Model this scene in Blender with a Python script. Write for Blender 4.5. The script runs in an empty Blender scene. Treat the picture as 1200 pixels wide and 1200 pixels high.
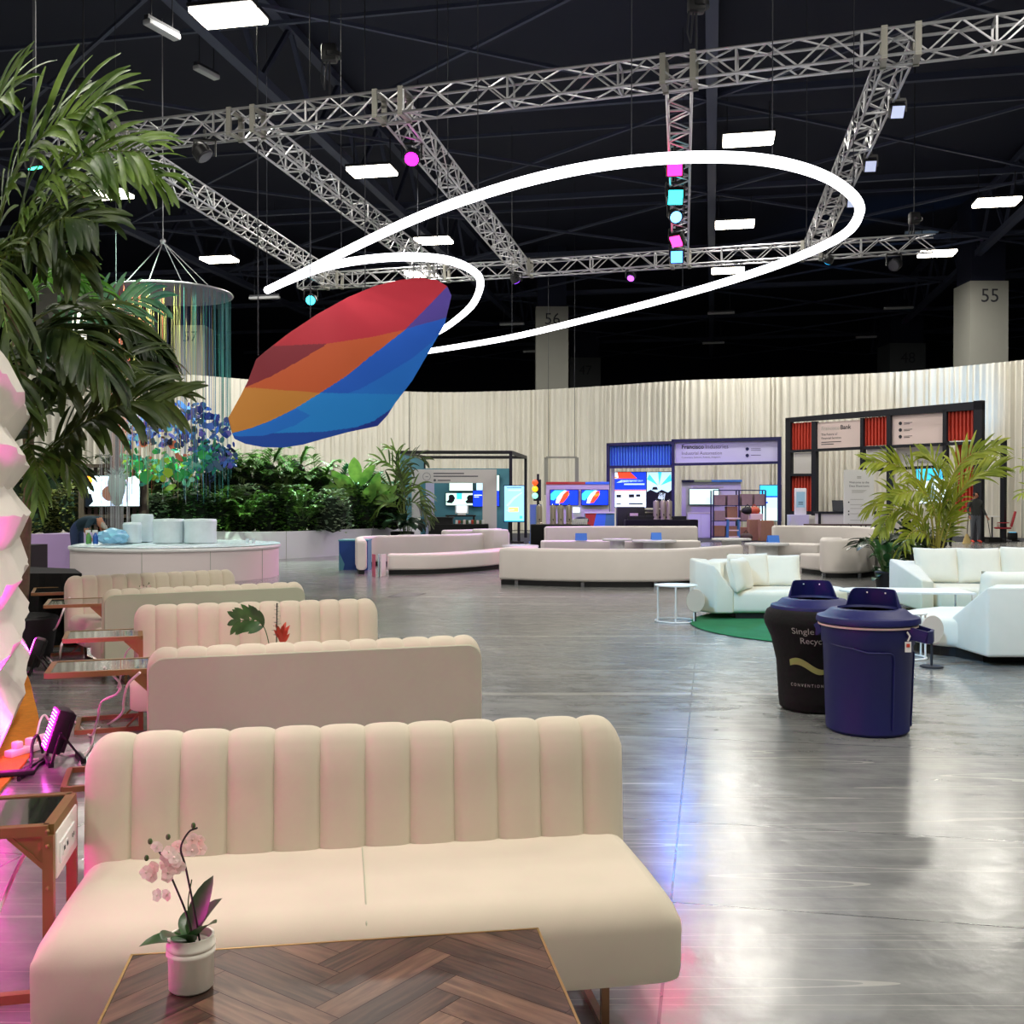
import bpy, bmesh, math, random
from mathutils import Vector, Matrix
from math import sin, cos, pi, radians as R, sqrt, atan2

sc = bpy.context.scene
col = sc.collection
rnd = random.Random(7)

# ------------------------------------------------------------------ camera
CAMZ = 1.5
HOR = 588.0                      # image row of the horizon
F = 1200.0
TH = math.atan((600.0 - HOR) / F)
cam_d = bpy.data.cameras.new('camera')
cam = bpy.data.objects.new('camera', cam_d)
col.objects.link(cam)
cam.location = (0, 0, CAMZ)
cam.rotation_euler = (pi / 2 - TH, 0, 0)
cam_d.sensor_width = 36.0
cam_d.lens = 36.0
cam_d.clip_start = 0.05
cam_d.clip_end = 300
sc.camera = cam

# ------------------------------------------------------------------ colour management and world
sc.view_settings.view_transform = 'Standard'
sc.view_settings.look = 'None'
sc.view_settings.gamma = 1.0
sc.view_settings.use_curve_mapping = False
sc.view_settings.exposure = 0.12
w = bpy.data.worlds.new('world')
sc.world = w
w.use_nodes = True
w.node_tree.nodes['Background'].inputs[0].default_value = (0.5, 0.56, 0.7, 1)
w.node_tree.nodes['Background'].inputs[1].default_value = 0.02
sc.cycles.use_denoising = True
sc.cycles.max_bounces = 8
sc.cycles.sample_clamp_indirect = 6.0
LAMP_W = 235.0
LAMP_COL = (1.0, 0.965, 0.88)


# ------------------------------------------------------------------ helpers
def P(px, py, Y):
    """world point at distance Y seen at a place of the photograph"""
    u = (px - 600.0) / F
    v = (600.0 - py) / F
    d = Vector((u, cos(TH) + v * sin(TH), v * cos(TH) - sin(TH)))
    d *= Y / d.y
    return Vector((d.x, d.y, CAMZ + d.z))


def PZ(px, py, z):
    """world point at height z"""
    a = P(px, py, 1.0) - Vector((0, 0, CAMZ))
    k = (z - CAMZ) / a.z
    return Vector((a.x * k, a.y * k, z))


def G(px, py):
    return PZ(px, py, 0.0)


def lin(c):
    def f(x):
        x = x / 255.0
        return x / 12.92 if x <= 0.04045 else ((x + 0.055) / 1.055) ** 2.4
    return (f(c[0]), f(c[1]), f(c[2]), 1.0)


def mat(name, c, rough=0.6, metal=0.0, emit=0.0, ecol=None, noise=0.0, nscale=8.0, bump=0.0, bscale=60.0, alpha=1.0,
        trans=0.0, sheen=0.0, coat=0.0, ior=None):
    m = bpy.data.materials.new(name)
    m.use_nodes = True
    nt = m.node_tree
    b = nt.nodes['Principled BSDF']
    b.inputs['Base Color'].default_value = lin(c)
    b.inputs['Roughness'].default_value = rough
    b.inputs['Metallic'].default_value = metal
    b.inputs['Alpha'].default_value = alpha
    b.inputs['Transmission Weight'].default_value = trans
    b.inputs['Sheen Weight'].default_value = sheen
    b.inputs['Coat Weight'].default_value = coat
    if ior:
        b.inputs['IOR'].default_value = ior
    if emit:
        b.inputs['Emission Color'].default_value = lin(ecol or c)
        b.inputs['Emission Strength'].default_value = emit
    if noise or bump:
        tc = nt.nodes.new('ShaderNodeTexCoord')
        if noise:
            n = nt.nodes.new('ShaderNodeTexNoise')
            n.inputs['Scale'].default_value = nscale
            n.inputs['Detail'].default_value = 4
            nt.links.new(tc.outputs['Object'], n.inputs['Vector'])
            mr = nt.nodes.new('ShaderNodeMapRange')
            mr.inputs['From Min'].default_value = 0.3
            mr.inputs['From Max'].default_value = 0.7
            mr.inputs['To Min'].default_value = 1 - noise
            mr.inputs['To Max'].default_value = 1 + noise
            nt.links.new(n.outputs['Fac'], mr.inputs['Value'])
            h = nt.nodes.new('ShaderNodeHueSaturation')
            h.inputs['Color'].default_value = lin(c)
            nt.links.new(mr.outputs['Result'], h.inputs['Value'])
            nt.links.new(h.outputs['Color'], b.inputs['Base Color'])
        if bump:
            n2 = nt.nodes.new('ShaderNodeTexNoise')
            n2.inputs['Scale'].default_value = bscale
            n2.inputs['Detail'].default_value = 3
            nt.links.new(tc.outputs['Object'], n2.inputs['Vector'])
            bp = nt.nodes.new('ShaderNodeBump')
            bp.inputs['Strength'].default_value = bump
            bp.inputs['Distance'].default_value = 0.02
            nt.links.new(n2.outputs['Fac'], bp.inputs['Height'])
            nt.links.new(bp.outputs['Normal'], b.inputs['Normal'])
    return m


M = {}


def mm(name, *a, **k):
    M[name] = mat(name, *a, **k)
    return M[name]


_txt = {}


def text_polys(s, size=1.0, bold=False):
    """triangulated letters as (verts, faces) in the xy plane, left aligned, baseline at 0"""
    key = (s, bold)
    if key not in _txt:
        cu = bpy.data.curves.new('t', 'FONT')
        cu.body = s
        cu.size = 1.0
        cu.resolution_u = 3
        if bold:
            cu.offset = 0.018
        o = bpy.data.objects.new('t', cu)
        col.objects.link(o)
        dg = bpy.context.evaluated_depsgraph_get()
        me = bpy.data.meshes.new_from_object(o.evaluated_get(dg))
        vs = [tuple(v.co) for v in me.vertices]
        fs = [tuple(p.vertices) for p in me.polygons]
        bpy.data.objects.remove(o)
        bpy.data.curves.remove(cu)
        bpy.data.meshes.remove(me)
        _txt[key] = (vs, fs)
    vs, fs = _txt[key]
    return [(v[0] * size, v[1] * size) for v in vs], fs


def text_width(s, size, bold=False):
    vs, _ = text_polys(s, size, bold)
    return max(v[0] for v in vs)


class MB:
    def __init__(self):
        self.v = []
        self.f = []
        self.m = []
        self.uv = {}
        self.X = None

    def add(self, co):
        co = Vector(co)
        if self.X is not None:
            co = self.X @ co
        self.v.append(co)
        return len(self.v) - 1

    def face(self, ids, m=0):
        self.f.append(tuple(ids))
        self.m.append(m)

    def quad(self, a, b, c, d, m=0):
        self.face([self.add(a), self.add(b), self.add(c), self.add(d)], m)

    def box(self, c, s, rz=0.0, m=0):
        c = Vector(c)
        ca, sa = cos(rz), sin(rz)
        ids = []
        for z in (-.5, .5):
            for y in (-.5, .5):
                for x in (-.5, .5):
                    dx, dy = x * s[0], y * s[1]
                    ids.append(self.add((c.x + dx * ca - dy * sa, c.y + dx * sa + dy * ca, c.z + z * s[2])))
        for q in ((0, 2, 3, 1), (4, 5, 7, 6), (0, 1, 5, 4), (2, 6, 7, 3), (0, 4, 6, 2), (1, 3, 7, 5)):
            self.face([ids[i] for i in q], m)

    def box2(self, a, b, m=0):
        a, b = Vector(a), Vector(b)
        self.box((a + b) / 2, b - a, 0, m)

    def bar(self, p0, p1, w, h=None, m=0, up=(0, 0, 1)):
        p0, p1 = Vector(p0), Vector(p1)
        h = h or w
        d = (p1 - p0)
        if d.length < 1e-6:
            return
        d.normalize()
        u = Vector(up)
        if abs(d.dot(u)) > 0.99:
            u = Vector((0, 1, 0))
        s = d.cross(u).normalized()
        t = s.cross(d)
        ids = []
        for p in (p0, p1):
            for (a, b) in ((-1, -1), (1, -1), (1, 1), (-1, 1)):
                ids.append(self.add(p + s * (a * w / 2) + t * (b * h / 2)))
        for i in range(4):
            j = (i + 1) % 4
            self.face([ids[i], ids[j], ids[4 + j], ids[4 + i]], m)
        self.face([ids[3], ids[2], ids[1], ids[0]], m)
        self.face(ids[4:8], m)

    def tube(self, pts, r, n=8, m=0, caps=True, closed=False):
        pts = [Vector(p) for p in pts]
        k = len(pts)
        rings = []
        pu = None
        for i, p in enumerate(pts):
            if closed:
                d = pts[(i + 1) % k] - pts[i - 1]
            else:
                d = pts[min(i + 1, k - 1)] - pts[max(i - 1, 0)]
            if d.length < 1e-9:
                d = Vector((0, 0, 1))
            d.normalize()
            if pu is None:
                u = Vector((0, 0, 1)) if abs(d.z) < 0.9 else Vector((1, 0, 0))
            else:
                u = pu
            s = d.cross(u)
            if s.length < 1e-6:
                s = d.cross(Vector((0, 1, 0.3)))
            s.normalize()
            t = s.cross(d).normalized()
            pu = t
            rr = r[i] if isinstance(r, (list, tuple)) else r
            rings.append([self.add(p + s * (rr * cos(2 * pi * j / n)) + t * (rr * sin(2 * pi * j / n))) for j in range(n)])
        for i in range(k if closed else k - 1):
            a, b = rings[i], rings[(i + 1) % k]
            for j in range(n):
                l = (j + 1) % n
                self.face([a[j], a[l], b[l], b[j]], m)
        if caps and not closed:
            self.face(rings[0][::-1], m)
            self.face(rings[-1], m)

    def lathe(self, prof, c=(0, 0, 0), n=24, m=0, sx=1.0, sy=1.0, a0=0.0):
        c = Vector(c)
        rings = []
        for (r, z) in prof:
            if r < 1e-5:
                rings.append([self.add((c.x, c.y, c.z + z))])
            else:
                rings.append([self.add((c.x + r * sx * cos(a0 + 2 * pi * j / n), c.y + r * sy * sin(a0 + 2 * pi * j / n), c.z + z)) for j in range(n)])
        for a, b in zip(rings, rings[1:]):
            for j in range(n):
                l = (j + 1) % n
                if len(a) == 1 and len(b) == 1:
                    continue
                if len(a) == 1:
                    self.face([a[0], b[l], b[j]], m)
                elif len(b) == 1:
                    self.face([a[j], a[l], b[0]], m)
                else:
                    self.face([a[j], a[l], b[l], b[j]], m)
        if len(rings[0]) > 1:
            self.face(rings[0][::-1], m)
        if len(rings[-1]) > 1:
            self.face(rings[-1], m)

    def ball(self, c, r, n=10, m=0, s=(1, 1, 1)):
        k = max(4, n // 2 + 1)
        c = Vector(c)
        rings = []
        for i in range(k + 1):
            a = -pi / 2 + pi * i / k
            if i in (0, k):
                rings.append([self.add((c.x, c.y, c.z + r * s[2] * sin(a)))])
            else:
                rings.append([self.add((c.x + r * s[0] * cos(a) * cos(2 * pi * j / n), c.y + r * s[1] * cos(a) * sin(2 * pi * j / n), c.z + r * s[2] * sin(a))) for j in range(n)])
        for a, b in zip(rings, rings[1:]):
            for j in range(n):
                l = (j + 1) % n
                if len(a) == 1:
                    self.face([a[0], b[l], b[j]], m)
                elif len(b) == 1:
                    self.face([a[j], a[l], b[0]], m)
                else:
                    self.face([a[j], a[l], b[l], b[j]], m)

    def prism(self, poly, z0, z1, m=0):
        a = [self.add((p[0], p[1], z0)) for p in poly]
        b = [self.add((p[0], p[1], z1)) for p in poly]
        n = len(poly)
        for i in range(n):
            j = (i + 1) % n
            self.face([a[i], a[j], b[j], b[i]], m)
        self.face(a[::-1], m)
        self.face(b, m)

    def rbox(self, c, s, r=0.02, seg=3, rz=0.0, m=0):
        bm = bmesh.new()
        bmesh.ops.create_cube(bm, size=1.0)
        for v in bm.verts:
            v.co = Vector((v.co.x * s[0], v.co.y * s[1], v.co.z * s[2]))
        bmesh.ops.bevel(bm, geom=list(bm.edges), offset=min(r, min(s) * 0.49), segments=seg, profile=0.5, affect='EDGES')
        T = Matrix.Translation(Vector(c)) @ Matrix.Rotation(rz, 4, 'Z')
        self.from_bm(bm, T, m)

    def from_bm(self, bm, T=None, m=0):
        bm.verts.ensure_lookup_table()
        base = {}
        for v in bm.verts:
            base[v.index] = self.add(T @ v.co if T is not None else v.co)
        for f in bm.faces:
            self.face([base[v.index] for v in f.verts], m)
        bm.free()

    def text(self, s, size, origin, ux, uy, m=0, bold=False, centre=False, fn=None, off=0.0):
        """lettering in the plane spanned by ux (reading direction) and uy (up)"""
        vs, fs = text_polys(s, size, bold)
        o, ux, uy = Vector(origin), Vector(ux).normalized(), Vector(uy).normalized()
        dx = -max(v[0] for v in vs) / 2 if centre else 0.0
        if fn:
            ids = [self.add(fn(v[0] + dx, v[1])) for v in vs]
        else:
            nrm = ux.cross(uy)
            ids = [self.add(o + ux * (v[0] + dx) + uy * v[1] + nrm * off) for v in vs]
        for f in fs:
            self.face([ids[i] for i in f], m)

    def build(self, name, mats, parent=None, smooth=30, loc=None, rz=0.0):
        me = bpy.data.meshes.new(name)
        me.from_pydata(self.v, [], self.f)
        if not isinstance(mats, (list, tuple)):
            mats = [mats]
        for q in mats:
            me.materials.append(M[q] if isinstance(q, str) else q)
        if len(mats) > 1:
            me.polygons.foreach_set('material_index', self.m)
        bm = bmesh.new()
        bm.from_mesh(me)
        bmesh.ops.recalc_face_normals(bm, faces=bm.faces) if self.X is None and len(self.f) < 60000 and not getattr(self, 'norecalc', False) else None
        bm.to_mesh(me)
        bm.free()
        if smooth:
            me.shade_smooth()
            me.set_sharp_from_angle(angle=R(smooth))
        me.update()
        o = bpy.data.objects.new(name, me)
        col.objects.link(o)
        if parent is not None:
            o.parent = parent
        if loc is not None:
            o.location = loc
        if rz:
            o.rotation_euler.z = rz
        return o


def tag(o, label, cat, group=None, kind=None):
    if label:
        o['label'] = label
    if cat:
        o['category'] = cat
    if group:
        o['group'] = group
    if kind:
        o['kind'] = kind
    return o


def thing(name, label, cat, loc=(0, 0, 0), rz=0.0, group=None, kind=None):
    o = bpy.data.objects.new(name, None)
    o.empty_display_size = 0.1
    col.objects.link(o)
    o.location = loc
    o.rotation_euler = (0, 0, rz)
    return tag(o, label, cat, group, kind)


def struct(o):
    o['kind'] = 'structure'
    return o


def copy_tree(o, parent=None):
    c = o.copy()
    col.objects.link(c)
    if parent is not None:
        c.parent = parent
    for ch in list(o.children):
        copy_tree(ch, c)
    return c


def dup(o, loc, rz=0.0, label=None, group=None):
    c = copy_tree(o)
    c.location = loc
    c.rotation_euler = (0, 0, rz)
    if label:
        c['label'] = label
    if group:
        c['group'] = group
    return c


def spline(pts, n=8, closed=False):
    """Catmull-Rom through points"""
    pts = [Vector(p) for p in pts]
    k = len(pts)
    out = []
    rng = range(k if closed else k - 1)
    for i in rng:
        if closed:
            p0, p1, p2, p3 = pts[i - 1], pts[i], pts[(i + 1) % k], pts[(i + 2) % k]
        else:
            p1, p2 = pts[i], pts[i + 1]
            p0 = pts[i - 1] if i > 0 else p1 * 2 - p2
            p3 = pts[i + 2] if i + 2 < k else p2 * 2 - p1
        for j in range(n):
            t = j / n
            out.append(0.5 * ((2 * p1) + (p2 - p0) * t + (2 * p0 - 5 * p1 + 4 * p2 - p3) * t * t + (3 * p1 - p0 - 3 * p2 + p3) * t * t * t))
    if not closed:
        out.append(pts[-1])
    return out


def spot(name, loc, target, power, colr, size=40, blend=0.6, radius=0.15, parent=None):
    d = bpy.data.lights.new(name, 'SPOT')
    d.energy = power
    d.color = colr
    d.spot_size = R(size)
    d.spot_blend = blend
    d.shadow_soft_size = radius
    o = bpy.data.objects.new(name, d)
    col.objects.link(o)
    o.location = loc
    o.rotation_euler = (Vector(target) - Vector(loc)).to_track_quat('-Z', 'Y').to_euler()
    if parent is not None:
        o.parent = parent
        o.matrix_parent_inverse = Matrix.Identity(4)
        o.location = Vector(loc) - Vector(parent.location)
        # parents of these lamps are unrotated
    return o


BA = R(-11.0)      # the hall's own axes are turned a little from the view
EX = Vector((cos(BA), sin(BA), 0))
EY = Vector((-sin(BA), cos(BA), 0))

# ------------------------------------------------------------------ materials
mm('black', (6, 6, 8), 0.65)
mm('black_metal', (8, 9, 14), 0.5)
mm('black_cloth', (3, 3, 4), 0.95, bump=0.2, bscale=30)
mm('dark_steel', (44, 46, 54), 0.6, 0.3)
mm('hall_black', (17, 23, 46), 0.85)
mm('alu', (178, 178, 182), 0.38, 0.75)
mm('alu_dull', (150, 148, 140), 0.5, 0.6)
mm('white_paint', (232, 232, 230), 0.45)
mm('white_gloss', (236, 236, 236), 0.25)
mm('lav_white', (226, 224, 232), 0.4)
mm('cream', (203, 192, 172), 0.85, sheen=0.2, noise=0.03, nscale=5, bump=0.07, bscale=600)
mm('cream_rear', (176, 178, 156), 0.9, noise=0.02, nscale=5, bump=0.07, bscale=600)
mm('offwhite_vinyl', (232, 224, 218), 0.5, noise=0.02, nscale=3)
mm('white_fabric', (232, 230, 216), 0.85, sheen=0.2, noise=0.02, nscale=6, bump=0.2, bscale=300)
mm('drape', (226, 223, 212), 0.85, noise=0.04, nscale=0.6)
mm('gold', (138, 104, 60), 0.45, 0.35)
mm('copper_rod', (150, 110, 82), 0.25, 0.9)
mm('glass_dark', (40, 42, 40), 0.05, 0.0, coat=1.0)
mm('bin_blue', (12, 20, 86), 0.5, noise=0.05, nscale=5)
mm('plastic_white', (232, 226, 222), 0.4)
mm('cable_white', (228, 215, 215), 0.5)
mm('ceramic', (232, 226, 212), 0.35)
mm('ivory_text', (178, 178, 170), 0.7)
mm('grey_text', (92, 92, 100), 0.7)
mm('dark_text', (38, 38, 48), 0.7)
mm('cardboard', (150, 112, 82), 0.85, noise=0.06)
mm('cardboard_grey', (150, 128, 122), 0.85, noise=0.05)
mm('blue_panel', (72, 136, 236), 0.5)
mm('navy_frame', (22, 24, 78), 0.5)
mm('bank_frame', (9, 11, 26), 0.7)
mm('red_panel', (196, 62, 44), 0.6)
mm('teal_panel', (84, 148, 166), 0.6)
mm('sign_lav', (205, 203, 236), 0.6)
mm('sign_pink', (226, 205, 200), 0.6)
mm('wood_dark', (70, 52, 48), 0.7, noise=0.15, nscale=12)
mm('skin', (170, 112, 84), 0.6)
mm('skin_light', (206, 150, 122), 0.6)
mm('hair_dark', (20, 15, 13), 0.8)
mm('hair_grey', (150, 142, 134), 0.8)
mm('chrome', (200, 200, 204), 0.15, 1.0)
mm('purple_vinyl', (190, 160, 212), 0.4)
mm('lamp_glow', (255, 250, 235), 0.5, emit=14.0, ecol=(255, 246, 226))
mm('tube_glow', (255, 255, 255), 0.5, emit=4.5, ecol=(250, 250, 255))
mm('unlit_tube', (170, 172, 176), 0.5)
# ================================================================== the setting
def floor_material():
    m = bpy.data.materials.new('polished_concrete')
    m.use_nodes = True
    nt = m.node_tree
    N, L = nt.nodes, nt.links
    b = N['Principled BSDF']
    tc = N.new('ShaderNodeTexCoord')
    mp = N.new('ShaderNodeMapping')
    mp.inputs['Rotation'].default_value = (0, 0, -BA)
    L.new(tc.outputs['Object'], mp.inputs['Vector'])
    n1 = N.new('ShaderNodeTexNoise'); n1.inputs['Scale'].default_value = 0.55; n1.inputs['Detail'].default_value = 6
    n1.inputs['Roughness'].default_value = 0.6
    L.new(mp.outputs['Vector'], n1.inputs['Vector'])
    mpn = N.new('ShaderNodeMapping'); mpn.inputs['Scale'].default_value = (1.6, 3.6, 1)
    L.new(mp.outputs['Vector'], mpn.inputs['Vector'])
    n2 = N.new('ShaderNodeTexNoise'); n2.inputs['Scale'].default_value = 1.6; n2.inputs['Detail'].default_value = 8
    n2.inputs['Roughness'].default_value = 0.65
    L.new(mpn.outputs['Vector'], n2.inputs['Vector'])
    mix = N.new('ShaderNodeMix'); mix.data_type = 'FLOAT'; mix.inputs['Factor'].default_value = 0.5
    L.new(n1.outputs['Fac'], mix.inputs[2]); L.new(n2.outputs['Fac'], mix.inputs[3])
    cr = N.new('ShaderNodeValToRGB')
    cr.color_ramp.elements[0].position = 0.36; cr.color_ramp.elements[0].color = lin((100, 101, 102))
    cr.color_ramp.elements[1].position = 0.66; cr.color_ramp.elements[1].color = lin((138, 139, 136))
    L.new(mix.outputs[0], cr.inputs['Fac'])

    # saw-cut joints
    sep = N.new('ShaderNodeSeparateXYZ')
    L.new(mp.outputs['Vector'], sep.inputs[0])

    def line(sock, period, offset, width):
        a = N.new('ShaderNodeMath'); a.operation = 'ADD'; a.inputs[1].default_value = offset + 500 * period
        L.new(sock, a.inputs[0])
        mo = N.new('ShaderNodeMath'); mo.operation = 'MODULO'; mo.inputs[1].default_value = period
        L.new(a.outputs[0], mo.inputs[0])
        lt = N.new('ShaderNodeMath'); lt.operation = 'LESS_THAN'; lt.inputs[1].default_value = width
        L.new(mo.outputs[0], lt.inputs[0])
        return lt.outputs[0]
    l1 = line(sep.outputs['Y'], 2.72, -3.86 + 2.72 * 2, 0.010)
    l2 = line(sep.outputs['X'], 2.72, 0.15, 0.010)
    l3 = line(sep.outputs['Y'], 8.16, -4.85 + 8.16, 0.006)
    mx = N.new('ShaderNodeMath'); mx.operation = 'MAXIMUM'
    L.new(l1, mx.inputs[0]); L.new(l2, mx.inputs[1])
    mx2 = N.new('ShaderNodeMath'); mx2.operation = 'MAXIMUM'
    L.new(mx.outputs[0], mx2.inputs[0]); L.new(l3, mx2.inputs[1])

    # pale scratches: thin zero crossings of stretched noise turned various ways
    scr = None
    for ang, scx, scy, th in ((0.5, 0.05, 2.2, 0.0016), (-0.35, 0.04, 1.9, 0.0014), (1.25, 0.05, 2.4, 0.0016), (1.9, 0.06, 2.0, 0.0014)):
        mq = N.new('ShaderNodeMapping'); mq.inputs['Rotation'].default_value = (0, 0, ang)
        mq.inputs['Scale'].default_value = (scx, scy, 1); mq.inputs['Location'].default_value = (ang * 7, scx * 9, 0)
        L.new(tc.outputs['Object'], mq.inputs['Vector'])
        nn = N.new('ShaderNodeTexNoise'); nn.inputs['Scale'].default_value = 1.1; nn.inputs['Detail'].default_value = 1.0
        L.new(mq.outputs['Vector'], nn.inputs['Vector'])
        s_ = N.new('ShaderNodeMath'); s_.operation = 'SUBTRACT'; s_.inputs[1].default_value = 0.5
        L.new(nn.outputs['Fac'], s_.inputs[0])
        ab = N.new('ShaderNodeMath'); ab.operation = 'ABSOLUTE'; L.new(s_.outputs[0], ab.inputs[0])
        lt = N.new('ShaderNodeMath'); lt.operation = 'LESS_THAN'; lt.inputs[1].default_value = th
        L.new(ab.outputs[0], lt.inputs[0])
        if scr is None:
            scr = lt.outputs[0]
        else:
            q = N.new('ShaderNodeMath'); q.operation = 'MAXIMUM'
            L.new(scr, q.inputs[0]); L.new(lt.outputs[0], q.inputs[1])
            scr = q.outputs[0]
    sf = N.new('ShaderNodeMath'); sf.operation = 'MULTIPLY'; sf.inputs[1].default_value = 0.24
    L.new(scr, sf.inputs[0])
    m1 = N.new('ShaderNodeMix'); m1.data_type = 'RGBA'
    L.new(sf.outputs[0], m1.inputs[0]); L.new(cr.outputs['Color'], m1.inputs[6]); m1.inputs[7].default_value = lin((215, 212, 200))
    jf = N.new('ShaderNodeMath'); jf.operation = 'MULTIPLY'; jf.inputs[1].default_value = 0.75
    L.new(mx2.outputs[0], jf.inputs[0])
    m2 = N.new('ShaderNodeMix'); m2.data_type = 'RGBA'
    L.new(jf.outputs[0], m2.inputs[0]); L.new(m1.outputs[2], m2.inputs[6]); m2.inputs[7].default_value = lin((38, 38, 38))
    L.new(m2.outputs[2], b.inputs['Base Color'])
    rr = N.new('ShaderNodeMapRange')
    rr.inputs['From Min'].default_value = 0.3; rr.inputs['From Max'].default_value = 0.7
    rr.inputs['To Min'].default_value = 0.15; rr.inputs['To Max'].default_value = 0.27
    L.new(n2.outputs['Fac'], rr.inputs['Value'])
    L.new(rr.outputs['Result'], b.inputs['Roughness'])
    b.inputs['IOR'].default_value = 1.7
    mpb = N.new('ShaderNodeMapping'); mpb.inputs['Scale'].default_value = (1.0, 1.0, 1)
    L.new(mp.outputs['Vector'], mpb.inputs['Vector'])
    nb = N.new('ShaderNodeTexNoise'); nb.inputs['Scale'].default_value = 9; nb.inputs['Detail'].default_value = 3
    L.new(mpb.outputs['Vector'], nb.inputs['Vector'])
    bp = N.new('ShaderNodeBump'); bp.inputs['Strength'].default_value = 0.11; bp.inputs['Distance'].default_value = 0.02
    L.new(nb.outputs['Fac'], bp.inputs['Height'])
    L.new(bp.outputs['Normal'], b.inputs['Normal'])
    return m


M['floor'] = floor_material()
mb = MB()
mb.box2((-45, -22, -0.3), (45, 95, 0))
struct(mb.build('floor', 'floor', smooth=0))
mb = MB()
mb.box2((-45, -22, 15.5), (45, 95, 15.8))
struct(mb.build('ceiling', 'hall_black', smooth=0))
for nm, a, b in (('wall_back', (-45, 94, 0), (45, 95, 15.5)), ('wall_left', (-45.5, -22, 0), (-45, 95, 15.5)),
                 ('wall_right', (45, -22, 0), (45.5, 95, 15.5)), ('wall_front', (-45, -22.5, 0), (45, -22, 15.5))):
    mb = MB()
    mb.box2(a, b)
    struct(mb.build(nm, 'hall_black', smooth=0))

# roof steel: dark girders and bracing under the roof
k = 0


def trim(mb_):
    global k
    k += 1
    return struct(mb_.build('trim_%d' % k, 'roof_steel', smooth=0))


mm('roof_steel', (60, 66, 88), 0.7, 0.2)


def W2(a, b):            # hall axes to world
    return EX * a + EY * b


for a in (-24, -12, 0, 12, 24):              # long lattice girders
    mb = MB()
    for dz in (12.9, 15.2):
        mb.bar(W2(a, -14) + Vector((0, 0, dz)), W2(a, 80) + Vector((0, 0, dz)), 0.3, 0.26)
    for i in range(24):
        y0 = -14 + i * 4
        mb.bar(W2(a, y0) + Vector((0, 0, 12.9)), W2(a, y0 + 2) + Vector((0, 0, 15.2)), 0.12)
        mb.bar(W2(a, y0 + 2) + Vector((0, 0, 15.2)), W2(a, y0 + 4) + Vector((0, 0, 12.9)), 0.12)
    trim(mb)
for b_ in range(-6, 80, 9):                  # cross girders
    mb = MB()
    mb.bar(W2(-36, b_) + Vector((0, 0, 13.2)), W2(36, b_) + Vector((0, 0, 13.2)), 0.16, 0.2)
    mb.bar(W2(-36, b_ + 4) + Vector((0, 0, 13.9)), W2(36, b_ + 4) + Vector((0, 0, 13.9)), 0.1, 0.1)
    for a in (-24, -12, 0, 12, 24):
        mb.bar(W2(a, b_) + Vector((0, 0, 13.0)), W2(a + 12, b_ + 9) + Vector((0, 0, 13.0)), 0.09, 0.09)
        mb.bar(W2(a + 12, b_) + Vector((0, 0, 13.05)), W2(a, b_ + 9) + Vector((0, 0, 13.05)), 0.09, 0.09)
    trim(mb)

# ------------------------------------------------------------------ numbered columns behind the drape
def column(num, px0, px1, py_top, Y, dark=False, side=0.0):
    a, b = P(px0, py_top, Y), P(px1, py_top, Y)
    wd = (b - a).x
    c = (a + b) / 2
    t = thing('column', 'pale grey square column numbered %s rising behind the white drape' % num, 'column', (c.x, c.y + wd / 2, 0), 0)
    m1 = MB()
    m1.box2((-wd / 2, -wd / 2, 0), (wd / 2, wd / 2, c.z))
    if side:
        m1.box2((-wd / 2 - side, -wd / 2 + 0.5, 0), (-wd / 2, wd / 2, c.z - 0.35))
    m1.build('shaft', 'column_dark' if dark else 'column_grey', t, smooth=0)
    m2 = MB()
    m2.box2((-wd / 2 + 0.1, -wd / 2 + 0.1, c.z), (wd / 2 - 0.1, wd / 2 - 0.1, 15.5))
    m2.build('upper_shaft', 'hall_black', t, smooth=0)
    m3 = MB()
    size = wd * 0.5 if not dark else wd * 0.42
    m3.text(num, size, (0, -wd / 2 - 0.01, c.z - wd * 0.55), (1, 0, 0), (0, 0, 1), centre=True)
    m3.build('number', 'dark_text', t, smooth=0)
    return t


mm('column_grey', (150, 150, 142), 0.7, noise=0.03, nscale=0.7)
mm('column_dark', (70, 74, 78), 0.7)
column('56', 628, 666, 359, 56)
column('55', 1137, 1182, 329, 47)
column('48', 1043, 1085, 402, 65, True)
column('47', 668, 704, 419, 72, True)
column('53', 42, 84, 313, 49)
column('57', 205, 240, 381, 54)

# ------------------------------------------------------------------ curved run of white drapes
ZD = 7.3


def dr(px, py):
    Y = (ZD - CAMZ) * 1200 / (HOR - py)
    p = P(px, py, Y)
    return Vector((p.x, p.y, 0))


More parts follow.
